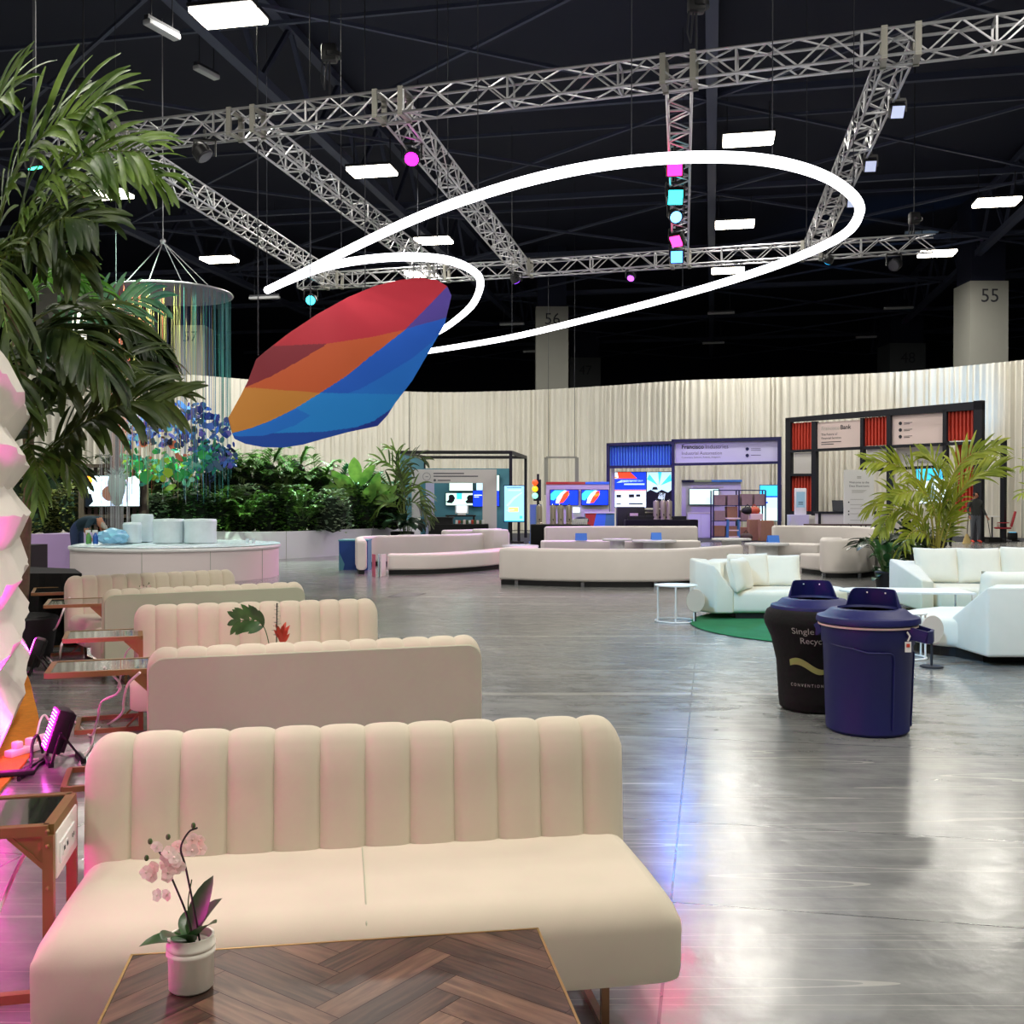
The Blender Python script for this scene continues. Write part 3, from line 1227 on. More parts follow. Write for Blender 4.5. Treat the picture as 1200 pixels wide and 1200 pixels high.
for x in (-TW / 2 + 0.06, TW / 2 - 0.06):
    mb = MB()
    pts = [(x, -TD / 2 + 0.06, TBZ - 0.025), (x, -TD / 2 + 0.06, 0.01), (x, TD / 2 - 0.06, 0.01), (x, TD / 2 - 0.06, TBZ - 0.025)]
    for a, b in zip(pts, pts[1:]):
        mb.bar(a, b, 0.02, 0.02, up=(1, 0, 0))
    mb.build('leg', 'brass', tb, smooth=0)

# ================================================================== leaves helper
def leaf(mb, base, d, up, L_, wd, droop=0.3, fold=0.15, n=6, m=0, tip=0.15, shape=None, twist=0.0):
    """one blade from base along d, arching down, folded on its midrib"""
    base, d, up = Vector(base), Vector(d).normalized(), Vector(up)
    s = d.cross(up)
    if s.length < 1e-4:
        s = d.cross(Vector((1, 0, 0.1)))
    s.normalize()
    nn = s.cross(d).normalized()
    if twist:
        q = Matrix.Rotation(twist, 3, d)
        s, nn = q @ s, q @ nn
    rows = []
    p = base.copy()
    dd = d.copy()
    st = L_ / n
    for i in range(n + 1):
        t = i / n
        if shape == 'oval':
            ww = wd * (sin(pi * min(1, t * 0.97 + 0.03)) ** 0.7)
        elif shape == 'blade':
            ww = wd * (0.55 + 0.45 * sin(pi * t)) if t < 0.88 else wd * 0.55 * (1 - (t - 0.88) / 0.12 * 0.55)
        else:
            ww = wd * (0.35 + 0.65 * min(1, t * 4)) * (1 - max(0, (t - 0.5) / 0.5) ** 2 * (1 - tip))
        rows.append((mb.add(p - s * ww + nn * fold * ww), mb.add(p), mb.add(p + s * ww + nn * fold * ww)))
        dd = (dd + Vector((0, 0, -1)) * droop / n * (0.4 + 1.2 * t)).normalized()
        p = p + dd * st
    for a, b in zip(rows, rows[1:]):
        mb.face([a[0], a[1], b[1], b[0]], m)
        mb.face([a[1], a[2], b[2], b[1]], m)


def frond(parent, path, name='frond', nleaf=26, L_=0.5, wd=0.024, m='palm_leaf', stem='palm_stem', r0=0.014, droop=0.9, sidedir=None, seed=0, start=0.2, vee=0.35, shape='blade', ang=50, mats=None):
    """palm frond: arched midrib with leaflets on both sides"""
    rn = random.Random(seed)
    pts = spline(path, 10)
    cum = [0]
    for a, b in zip(pts, pts[1:]):
        cum.append(cum[-1] + (b - a).length)
    T = cum[-1]
    mb = MB()
    mb.norecalc = True
    mb.tube(pts, [r0 * (1 - 0.8 * c / T) for c in cum], 6, m=1)
    j = 0
    for i in range(nleaf):
        t = start + (1 - start) * (i + 0.5) / nleaf
        s = t * T
        while j < len(cum) - 2 and cum[j + 1] < s:
            j += 1
        f = (s - cum[j]) / max(1e-6, cum[j + 1] - cum[j])
        p = pts[j].lerp(pts[j + 1], f)
        d = (pts[j + 1] - pts[j]).normalized()
        side = sidedir.copy() if sidedir is not None else d.cross(Vector((0, 0, 1)))
        side = (side - d * side.dot(d)).normalized()
        up = side.cross(d)
        if up.z < 0:
            up = -up
        env = (0.55 + 0.9 * sin(pi * (0.12 + 0.78 * (t - start) / (1 - start)))) / 1.45
        for sg in (-1, 1):
            a = R(ang - 22 * (t - start) / (1 - start) + rn.uniform(-9, 9))
            dv = d * cos(a) + side * sg * sin(a) + up * (vee + rn.uniform(-0.18, 0.18))
            leaf(mb, p, dv, up, L_ * env * rn.uniform(0.85, 1.12), wd * rn.uniform(0.85, 1.15), droop * rn.uniform(0.6, 1.5), 0.3, 7, 0, shape=shape, twist=rn.uniform(-0.5, 0.5))
    return mb.build(name, mats or [m, stem], parent, smooth=40)


def leafmat(name, c, c2, rough=0.45, scale=3.0, tr=0.25):
    m = bpy.data.materials.new(name)
    m.use_nodes = True
    nt = m.node_tree
    N, L = nt.nodes, nt.links
    b = N['Principled BSDF']
    tc = N.new('ShaderNodeTexCoord')
    n = N.new('ShaderNodeTexNoise'); n.inputs['Scale'].default_value = scale; n.inputs['Detail'].default_value = 3
    L.new(tc.outputs['Object'], n.inputs['Vector'])
    cr = N.new('ShaderNodeValToRGB')
    cr.color_ramp.elements[0].position = 0.35; cr.color_ramp.elements[0].color = lin(c)
    cr.color_ramp.elements[1].position = 0.65; cr.color_ramp.elements[1].color = lin(c2)
    L.new(n.outputs['Fac'], cr.inputs['Fac'])
    L.new(cr.outputs['Color'], b.inputs['Base Color'])
    b.inputs['Roughness'].default_value = rough
    t = N.new('ShaderNodeBsdfTranslucent')
    L.new(cr.outputs['Color'], t.inputs['Color'])
    mx = N.new('ShaderNodeMixShader'); mx.inputs[0].default_value = tr
    L.new(b.outputs[0], mx.inputs[1]); L.new(t.outputs[0], mx.inputs[2])
    L.new(mx.outputs[0], N['Material Output'].inputs[0])
    M[name] = m


leafmat('palm_leaf', (62, 92, 34), (120, 150, 62))
leafmat('palm_dark', (38, 58, 26), (82, 100, 44))
leafmat('areca_leaf', (120, 140, 40), (176, 184, 62))
leafmat('hedge_leaf', (52, 92, 38), (116, 164, 72), scale=2.0)
leafmat('broad_leaf', (48, 92, 40), (120, 160, 66), 0.35)
leafmat('dark_leaf', (16, 34, 22), (44, 74, 44), 0.3)
leafmat('orchid_leaf', (30, 66, 30), (62, 104, 48), 0.3, 9)
leafmat('petal', (244, 214, 206), (252, 240, 232), 0.6, 20, 0.4)
mm('palm_stem', (112, 128, 60), 0.5)
mm('areca_stem', (168, 160, 70), 0.5)
mm('trunk_bark', (104, 92, 70), 0.8, noise=0.2, nscale=14)
mm('stem_dark', (32, 26, 24), 0.5)
mm('stem_green', (70, 92, 46), 0.5)
mm('bloom_red', (196, 74, 50), 0.6)

# ================================================================== orchid in a white pot
def orchid(base, label, sc_=1.0, seed=1):
    t = thing('potted_orchid', label, 'plant', base, 0)
    mb = MB()
    pr = [(0.0, 0.0), (0.043, 0.0), (0.048, 0.005), (0.049, 0.075), (0.053, 0.08), (0.053, 0.086), (0.049, 0.09), (0.053, 0.094), (0.053, 0.100), (0.049, 0.104), (0.05, 0.118), (0.045, 0.118), (0.044, 0.100), (0.0, 0.1)]
    mb.lathe([(r * sc_, z * sc_) for r, z in pr], (0, 0, 0), 28)
    mb.build('pot', 'ceramic', t, smooth=50)
    rn = random.Random(seed)
    for (a, l, wd, el) in ((195, 0.10, 0.028, 18), (25, 0.10, 0.03, 62), (60, 0.13, 0.026, 70), (250, 0.10, 0.033, 40), (330, 0.09, 0.028, 50), (110, 0.08, 0.024, 45)):
        mb = MB()
        mb.norecalc = True
        d = Vector((cos(R(a)) * cos(R(el)), sin(R(a)) * cos(R(el)), sin(R(el))))
        leaf(mb, (0, 0, 0.1 * sc_), d, (0, 0, 1), l * 1.12 * sc_, wd * 1.1 * sc_, 0.7, 0.25, 8, shape='oval')
        mb.build('leaf', 'orchid_leaf', t, smooth=60)
    stems = [[(0.008, 0, 0.1), (-0.012, 0.0, 0.17), (-0.045, 0, 0.25), (-0.058, 0, 0.285), (-0.08, 0, 0.315)],
             [(0.02, 0, 0.1), (0.006, 0, 0.18), (-0.012, 0, 0.27), (-0.022, 0, 0.31), (-0.005, 0, 0.345), (0.015, 0, 0.355)]]
    for si, s in enumerate(stems):
        mb = MB()
        mb.tube(spline([Vector(p) * sc_ for p in s], 6), 0.0023 * sc_, 6)
        mb.build('flower_stem', 'stem_dark', t)
    mb = MB()
    mb.tube(spline([Vector(p) * sc_ for p in [(0.0, 0, 0.1), (-0.008, 0.005, 0.18), (0.002, 0, 0.24)]], 5), 0.0015 * sc_, 5)
    mb.build('flower_stem', 'stem_green', t)
    fl = [(-0.094, 0.262), (-0.086, 0.248), (-0.068, 0.212), (-0.056, 0.203), (-0.045, 0.305), (-0.03, 0.296), (-0.04, 0.278), (-0.022, 0.272), (-0.07, 0.318), (-0.012, 0.302),
          (0.012, 0.322), (0.02, 0.305), (-0.06, 0.27), (-0.034, 0.31), (-0.024, 0.288), (0.008, 0.31), (-0.05, 0.25), (-0.082, 0.268), (-0.044, 0.262), (-0.054, 0.292), (-0.034, 0.262), (0.004, 0.33)]
    for (x, z) in fl:
        mb = MB()
        mb.norecalc = True
        y = rn.uniform(-0.02, 0.02)
        c = Vector((x, y, z)) * sc_
        face = Vector((rn.uniform(-0.5, 0.5), -1, rn.uniform(-0.4, 0.4))).normalized()
        u = face.cross(Vector((0, 0, 1))).normalized()
        v = u.cross(face)
        a0 = rn.uniform(0, 1)
        for kx in range(5):
            a = a0 + kx * 2 * pi / 5
            leaf(mb, c, u * cos(a) + v * sin(a) + face * 0.25, face, 0.0155 * sc_, 0.0085 * sc_, 0.2, -0.2, 4, shape='oval')
        mb.ball(c + face * 0.003, 0.003 * sc_, 6)
        mb.build('flower', 'petal', t, smooth=60)
    for (x, z) in ((0.006, 0.36), (-0.09, 0.325), (-0.098, 0.288), (-0.05, 0.335)):
        mb = MB()
        mb.ball(Vector((x, 0, z)) * sc_, 0.0055 * sc_, 8, s=(1, 1, 1.3))
        mb.build('bud', 'stem_green', t)
    return t


ob = PZ(224, 1158, TBZ)
orchid((ob.x, ob.y, TBZ + 0.002), 'pale pink orchid in a ribbed white pot on the herringbone table', 1.0)

# second coffee table with monstera, between sofa two and three
def simple_table(c, rz, L_, D_, z, label, group=None):
    t = thing('coffee_table', label, 'table', (c[0], c[1], 0), rz, group)
    mb = MB(); mb.box((0, 0, z - 0.015), (L_, D_, 0.03)); mb.build('tabletop', 'wood_dark', t, smooth=0)
    mb = MB()
    for y in (-D_ / 2, D_ / 2):
        mb.box((0, y, z - 0.015), (L_ + 0.01, 0.006, 0.034))
    mb.build('edge_trim', 'brass', t, smooth=0)
    for x in (-L_ / 2 + 0.06, L_ / 2 - 0.06):
        mb = MB()
        pts = [(x, -D_ / 2 + 0.06, z - 0.03), (x, -D_ / 2 + 0.06, 0.01), (x, D_ / 2 - 0.06, 0.01), (x, D_ / 2 - 0.06, z - 0.03)]
        for a, b in zip(pts, pts[1:]):
            mb.bar(a, b, 0.02, 0.02, up=(1, 0, 0))
        mb.build('leg', 'brass', t, smooth=0)
    return t


def between(i, j, f=0.5):
    a, b = SOFA[i], SOFA[j]
    return a[0].lerp(b[0], f)


c = between(1, 2, 0.5)
simple_table(c, SOFA[2][2], 0.9, 0.42, 0.42, 'low wooden coffee table between the second and third sofas, carrying the monstera plant')
pz = P(318, 755, c.y)
t = thing('monstera_arrangement', 'small plant arrangement with a monstera leaf and red bloom seen over the second sofa back', 'plant', (pz.x, pz.y, 0.42))
h = pz.z - 0.42
mb = MB()
mb.lathe([(0, 0), (0.06, 0), (0.07, 0.02), (0.07, 0.14), (0.06, 0.15), (0.0, 0.14)], n=18)
mb.build('vase', 'ceramic', t)
mb = MB(); mb.norecalc = True
# split leaf: lobes fanned along a midrib
mid = spline([(0.0, 0, 0.14), (-0.04, 0, 0.30), (-0.10, -0.01, 0.36), (-0.2, -0.02, 0.35)], 6)
mb.tube(mid, 0.003, 5)
for i in range(7):
    f = 0.42 + 0.09 * i
    p = mid[int(f * (len(mid) - 1))]
    d = (mid[min(len(mid) - 1, int(f * (len(mid) - 1)) + 1)] - mid[int(f * (len(mid) - 1)) - 1]).normalized()
    for sg in (-1, 1):
        leaf(mb, p, d * 0.75 + Vector((0, 0.2 * sg, 0.75 * sg)), (0, -1, 0.2), 0.13 - 0.008 * abs(i - 3), 0.019, 0.35, 0.05, 6, shape='oval')
leaf(mb, mid[-1], (-1, 0, -0.15), (0, -1, 0.3), 0.07, 0.02, 0.4, 0.05, 6, shape='oval')
mb.build('leaf', 'orchid_leaf', t, smooth=60)
mb = MB(); mb.norecalc = True
mb.tube([(0.03, 0, 0.14), (0.035, 0, 0.46)], 0.004, 5)
for i in range(22):
    a = i * 2.4
    z = 0.25 + i * 0.0098
    leaf(mb, (0.034, 0, z), (cos(a), sin(a), 0.25), (0, 0, 1), 0.042 - i * 0.0011, 0.012, 0.4, 0.1, 3, shape='oval')
mb.build('sprig', 'dark_leaf', t, smooth=60)
mb = MB(); mb.norecalc = True
for i in range(12):
    a = i * 2.4
    leaf(mb, (0.065, 0, 0.2 + i * 0.006), (cos(a) * 0.5, sin(a) * 0.5, 1), (0, -1, 0), 0.09, 0.012, 0.5, 0.1, 4, shape='oval')
mb.build('bloom', 'bloom_red', t, smooth=60)

c = between(3, 4, 0.5)
simple_table(c, SOFA[4][2], 0.9, 0.42, 0.42, 'low wooden coffee table between the two farthest sofas of the row')
p2 = P(174, 694, c.y)
orchid((p2.x, p2.y, 0.422), 'small pale orchid between the two farthest channel sofas', 0.9, 5)

# ================================================================== gilt C-shaped side tables
mm('marble_top', (62, 62, 54), 0.12, noise=0.5, nscale=28, coat=0.6)


def c_table(right_back, right_front, zt, label, L_=0.5, glass='glass_dark', outlet=False, foot_on=True):
    a, b = Vector(right_back), Vector(right_front)
    D_ = (a - b).length
    ang = atan2((a - b).y, (a - b).x) - pi / 2      # local y runs front to back
    t = thing('side_table', label, 'side table', (b.x, b.y, 0), ang, 'gilt C-shaped side tables by the sofa ends')
    s = 0.028
    mb = MB()
    for y in (0, D_):
        mb.bar((0, y, zt - s / 2), (-L_, y, zt - s / 2), s)
    for x in (0, -L_):
        mb.bar((x, 0, zt - s / 2), (x, D_, zt - s / 2), s)
    mb.build('top_frame', 'gold', t, smooth=0)
    mb = MB()
    mb.box((-L_ / 2, D_ / 2, zt - 0.006), (L_ - s, D_ - s, 0.006))
    mb.build('top_panel', glass, t, smooth=0)
    for y in (0, D_):
        mb = MB()
        mb.bar((0, y, 0.0), (0, y, zt - s), s)
        for (x1, z1, x2, z2) in ((-0.10, zt - s, 0, zt - s - 0.10),):
            mb.face([mb.add((x1, y - 0.004, z1)), mb.add((0, y - 0.004, z1)), mb.add((0, y - 0.004, z2))])
            mb.face([mb.add((x1, y + 0.004, z1)), mb.add((0, y + 0.004, z1)), mb.add((0, y + 0.004, z2))])
            mb.bar((x1, y, z1), (0, y, z2), 0.012)
            mb.bar((-0.09, y, s), (0, y, s + 0.09), 0.012)
        mb.build('leg', 'gold', t, smooth=0)
    mb = MB()
    for y in (0, D_):
        mb.bar((0, y, s / 2), (-L_ * 0.85, y, s / 2), s)
    mb.bar((-L_ * 0.85, 0, s / 2), (-L_ * 0.85, D_, s / 2), s)
    mb.bar((0, 0, s / 2), (0, D_, s / 2), s)
    mb.build('base_frame', 'gold', t, smooth=0)
    if outlet:
        mb = MB()
        mb.rbox((0.004, D_ / 2, zt - s - 0.065), (0.03, D_ - s * 1.2, 0.13), 0.006, 2)
        ob_ = mb.build('outlet_box', 'plastic_white', t)
        mb = MB()
        mb.rbox((0.021, D_ / 2 - 0.02, zt - s - 0.065), (0.006, 0.19, 0.06), 0.002, 1)
        for yy in (-0.08, -0.04):
            mb.box((0.0245, D_ / 2 + yy, zt - s - 0.065), (0.002, 0.02, 0.03))
        mb.build('socket_plate', 'white_gloss', ob_)
        mb = MB()
        for yy in (-0.085, -0.075, -0.045, -0.035, 0.03, 0.05):
            mb.box((0.0262, D_ / 2 + yy, zt - s - 0.062), (0.0014, 0.003, 0.012))
        mb.build('socket_slots', 'dark_text', ob_)
        mb = MB()
        for z in (zt - 0.014, zt - 0.055, zt - 0.17):
            for y in (-0.0155,):
                mb.ball((0.0, y, z), 0.006, 8)
        mb.build('screw', 'gold', t)
    return t


ZT = 0.62
c_table(PZ(84, 929, ZT), PZ(57, 966, ZT), ZT, 'gilt side table nearest the viewer with white outlet box and dark glass top', 0.55, outlet=True)
c_table(PZ(177, 770, ZT), PZ(176, 783, ZT), ZT, 'gilt side table with patterned pale marble top beside the second sofa', 0.50, 'marble_top')
c_table(PZ(164, 736, ZT), PZ(165, 745, ZT), ZT, 'gilt side table with dark glass top, left of the third sofa', 0.46, 'marble_top')
c_table(PZ(123, 700, ZT), PZ(121, 707, ZT), ZT, 'gilt side table beside the fourth sofa, second farthest', 0.46)
c_table(PZ(96, 687, ZT), PZ(96, 693, ZT), ZT, 'farthest gilt side table, in front of the black draped table', 0.44)

# ================================================================== folded paper wall on an orange rug
mm('paper', (232, 226, 214), 0.75, noise=0.015, nscale=40)
mm('orange_rug', (222, 138, 36), 0.95, noise=0.12, nscale=30, bump=0.6, bscale=160)
wp = [(-2.55, 1.4), (-2.32, 2.6), (-2.36, 3.8), (-2.52, 4.75), (-2.78, 5.35), (-3.04, 6.05), (-3.36, 6.87), (-3.83, 7.9), (-4.28, 8.9), (-4.62, 9.45)]
wpts = spline([(x, y, 0) for x, y in wp], 12)
rug = []
for (x, y) in [(-2.3, 1.4), (-2.15, 2.6), (-2.2, 3.8), (-2.42, 4.6), (-2.62, 5.2), (-2.74, 5.68), (-2.88, 6.16), (-3.18, 6.87), (-3.6, 7.7), (-4.12, 8.7), (-4.5, 9.3)]:
    rug.append((x, y))
rs = [(p.x, p.y) for p in spline([(x, y, 0) for x, y in rug], 8)]
mb = MB()
mb.prism(rs + [(-7.0, 9.3), (-7.0, 1.4)], 0.002, 0.018)
tag(mb.build('rug', 'orange_rug', smooth=0), 'orange fuzzy rug edge under the folded paper wall', 'rug')


def paper_wall(z0, z1, label, nz, seed):
    rn = random.Random(seed)
    cum = [0]
    for a, b in zip(wpts, wpts[1:]):
        cum.append(cum[-1] + (b - a).length)
    T = cum[-1]
    ns = int(T / 0.34)
    front = []
    for iz in range(nz + 1):
        row = []
        z = z0 + (z1 - z0) * iz / nz
        for i in range(ns + 1):
            s = T * min(1, max(0, (i + (0.5 if iz % 2 else 0)) / ns))
            j = 0
            while j < len(cum) - 2 and cum[j + 1] < s:
                j += 1
            f = (s - cum[j]) / (cum[j + 1] - cum[j])
            p = wpts[j].lerp(wpts[j + 1], f)
            d = (wpts[j + 1] - wpts[j]).normalized()
            nr = Vector((d.y, -d.x, 0))        # towards the room
            off = (0.075 if iz % 2 else -0.045) + rn.uniform(-0.015, 0.015)
            if iz in (0, nz):
                off = 0.0
            row.append((p + nr * off, nr, z + (rn.uniform(-0.02, 0.02) if 0 < iz < nz else 0)))
        front.append(row)
    mb = MB()
    mb.norecalc = False
    F_ = [[mb.add((p.x, p.y, z)) for p, nr, z in row] for row in front]
    B_ = [[mb.add((p.x - nr.x * 0.5, p.y - nr.y * 0.5, z)) for p, nr, z in row] for row in front]
    for g in (F_, B_):
        for iz in range(nz):
            for i in range(ns):
                a, b, c_, d_ = g[iz][i], g[iz][i + 1], g[iz + 1][i + 1], g[iz + 1][i]
                if iz % 2 == 0:
                    mb.face([a, b, d_]); mb.face([b, c_, d_])
                else:
                    mb.face([a, b, c_]); mb.face([a, c_, d_])
    for iz in range(nz):
        for i in (0, ns):
            mb.face([F_[iz][i], F_[iz + 1][i], B_[iz + 1][i], B_[iz][i]])
    for i in range(ns):
        for iz in (0, nz):
            mb.face([F_[iz][i], F_[iz][i + 1], B_[iz][i + 1], B_[iz][i]])
    o = mb.build('paper_wall', 'paper', smooth=0)
    tag(o, label, 'paper wall', 'stacked blocks of the folded white paper wall')


paper_wall(0.02, 1.20, 'lower block of the folded white paper wall, standing on the orange rug', 6, 1)
paper_wall(1.20, 2.42, 'upper block of the folded white paper wall, stacked on the lower block beside the palm', 6, 2)

# ================================================================== magenta LED floor wash bars
mm('led_magenta', (255, 60, 235), 0.4, emit=6.0, ecol=(255, 20, 220))
mm('led_hot', (255, 190, 250), 0.4, emit=14.0, ecol=(255, 120, 245))


def led_bar(base, yaw, label, power, lift=0.85):
    """floor wash light: long box tilted back on a yoke, aimed at the paper wall"""
    t = thing('floor_wash_light', label, 'floor light', base, yaw, 'magenta floor wash lights')
    X = Matrix.Translation((0, 0, 0.19)) @ Matrix.Rotation(R(18), 4, 'Y')
    mb = MB()
    mb.X = X
    mb.rbox((0, 0, 0), (0.08, 0.17, 0.25), 0.012, 2)
    for i in range(6):
        mb.box((0.045, -0.065 + i * 0.026, 0), (0.03, 0.005, 0.22))
    hs = mb.build('housing', 'black_metal', t)
    mb = MB()
    mb.X = X
    mb.box((-0.042, 0, 0), (0.006, 0.145, 0.225))
    mb.build('led_panel', 'led_magenta', hs, smooth=0)
    mb = MB()
    mb.X = X
    for i in range(12):
        for j in range(4):
            mb.lathe([(0.0, -0.003), (0.0055, 0), (0.0, 0.003)], (-0.0465, -0.052 + j * 0.035, -0.1 + i * 0.0182), 6)
    mb.build('leds', 'led_hot', hs)
    mb = MB()
    for y in (-0.1, 0.1):
        mb.bar((0, y, 0.19), (0.12, y, 0.02), 0.03, 0.012)
        mb.bar((0, y, 0.19), (-0.05, y, 0.02), 0.03, 0.012)
    mb.bar((0.12, -0.1, 0.015), (0.12, 0.1, 0.015), 0.03, 0.03)
    mb.bar((-0.05, -0.1, 0.015), (-0.05, 0.1, 0.015), 0.03, 0.03)
    mb.build('yoke', 'black_metal', t, smooth=0)
    d = bpy.data.lights.new('wash_light', 'AREA')
    d.shape = 'RECTANGLE'; d.size = 0.14; d.size_y = 0.26
    d.energy = power
    d.color = (1.0, 0.01, 0.62)
    d.spread = R(150)
    o = bpy.data.objects.new('wash_light', d)
    col.objects.link(o)
    o.parent = t
    o.location = (-0.075, 0, 0.2)
    o.rotation_euler = Vector((-1, 0, lift)).to_track_quat('-Z', 'Y').to_euler()
    return t


g1 = G(68, 894)
led_bar((g1.x, g1.y, 0), R(32), 'magenta LED wash light with a grid of glowing diodes, nearest on the floor', 42)
g2 = G(36, 790)
led_bar((g2.x + 0.05, g2.y, 0), R(20), 'magenta LED wash light half hidden behind the paper wall, farther back', 30)
# one more bar of the same row beyond the left frame edge: its glow falls on the near floor
g3 = Vector((-1.62, 2.45, 0))
led_bar((g3.x, g3.y, 0), R(-5), 'magenta LED wash light left of the front sofa, outside the view', 120, 0.1)

# ================================================================== cables, power strip
def cable(pts, r, m, label, cat='cable', group=None, n=6):
    mb = MB()
    mb.tube(spline(pts, 8), r, n)
    o = mb.build('power_cable', m, smooth=60)
    tag(o, label, cat, group)
    return o


def gp(px, py, z=0.008):
    return PZ(px, py, z)


CG = 'white cables to the side tables'
YB, YC = 5.4, 6.8
cable([P(122, 800 - 18, YB), P(140, 800, 5.6) * 1, P(137, 813, 5.8), P(119, 823, 5.9), P(114, 845, 6.0), PZ(106, 862, 0.01), PZ(88, 846, 0.01), PZ(82, 848, 0.01), gp(78, 866)], 0.007, 'cable_white',
      'white cable hanging in loops under the marble topped side table', group=CG)
cable([P(164, 788, 5.35), P(150, 802, 5.4), P(145, 822, 5.5), P(143, 836, 5.7), gp(128, 848), gp(112, 856), gp(107, 874), gp(94, 893), gp(95, 898)], 0.007, 'cable_white',
      'white cable from the marble topped side table down to the front sofa corner', group=CG)
cable([P(160, 756, 6.75), P(152, 760, 6.8), P(146, 770, 6.9), P(142, 790, 7.0), P(138, 806, 7.1)], 0.007, 'cable_white', 'white cable dropping below the third side table', group=CG)
cable([P(93, 742, 7.0), P(75, 751, 7.3), P(71, 762, 7.5), gp(70, 772), gp(66, 780), gp(54, 769), gp(45, 765), gp(33, 768)], 0.008, 'cable_white',
      'white cable curving from the third side table to the far wash light', group=CG)
cable([P(88, 694, 10.0), P(78, 706, 9.6), P(66, 735, 9.4), gp(56, 741), gp(50, 750), gp(44, 751), gp(33, 754)], 0.009, 'cable_white',
      'white cable running from the far side tables to the paper wall', group=CG)
cable([gp(67, 884, 0.05), gp(78, 886), gp(92, 884), gp(97, 886)], 0.007, 'cable_white', 'short white cable behind the near wash light', group=CG)
cable([P(58, 845, 6.3), P(52, 838, 6.3), P(47, 845, 6.25), P(43, 862, 6.2), gp(40, 872)], 0.007, 'cable_white', 'white cable arching left of the near wash light', group=CG)
cable([P(40, 982, 2.95), P(25, 1008, 2.95), P(10, 1040, 2.9), P(-4, 1075, 2.85), P(-20, 1120, 2.8)], 0.006, 'cable_white', 'white cable hanging from the near gilt table', group=CG)
cable([gp(50, 882), P(44, 862, 6.0), P(38, 872, 5.95), gp(36, 895), gp(30, 900), gp(50, 890), gp(62, 872)], 0.009, 'black', 'black power cord looping beside the power strip')
cable([gp(58, 890), gp(46, 896), gp(38, 905), gp(30, 908), gp(22, 912), gp(26, 905), gp(36, 899), gp(22, 914)], 0.011, 'black', 'tangled black cords in front of the near wash light')
cable([gp(10, 892), gp(22, 886), gp(34, 890), gp(45, 889), gp(20, 893), gp(8, 896), gp(18, 880), gp(30, 876)], 0.006, 'cable_white', 'white cords tangled on the orange rug edge')
q = gp(36, 884, 0)
t = thing('power_strip', 'pinkish lit white power strip with plugs at the rug edge', 'power strip', (q.x, q.y, 0.018), R(70))
mb = MB(); mb.rbox((0, 0, 0.02), (0.34, 0.06, 0.04), 0.008, 2); bd = mb.build('strip_body', 'plastic_white', t)
for x in (-0.1, 0.0, 0.1):
    mb = MB(); mb.rbox((x, 0, 0.06), (0.05, 0.05, 0.045), 0.01, 2); mb.build('plug', 'plastic_white', t)
q = gp(18, 913, 0)
mb = MB()
mb.rbox((0, 0, 0.015), (0.2, 0.06, 0.03), 0.012, 2)
tag(mb.build('adapter_plug', 'black', loc=(q.x, q.y, 0.018), rz=0.3), 'flat black plug lying at the end of the black cords', 'plug')

# ================================================================== tall palm on the left
YP = 9.9
pb = P(24, 700, YP)
t = thing('potted_palm', 'tall palm with broad arching fronds rising behind the folded paper wall', 'palm tree', (pb.x, pb.y, 0))


def lp(pts, dy=0.0):
    out = []
    for q in pts:
        Y = YP + dy + (q[2] if len(q) > 2 else 0)
        v = P(q[0], q[1], Y) - Vector((pb.x, pb.y, 0))
        out.append(v)
    return out


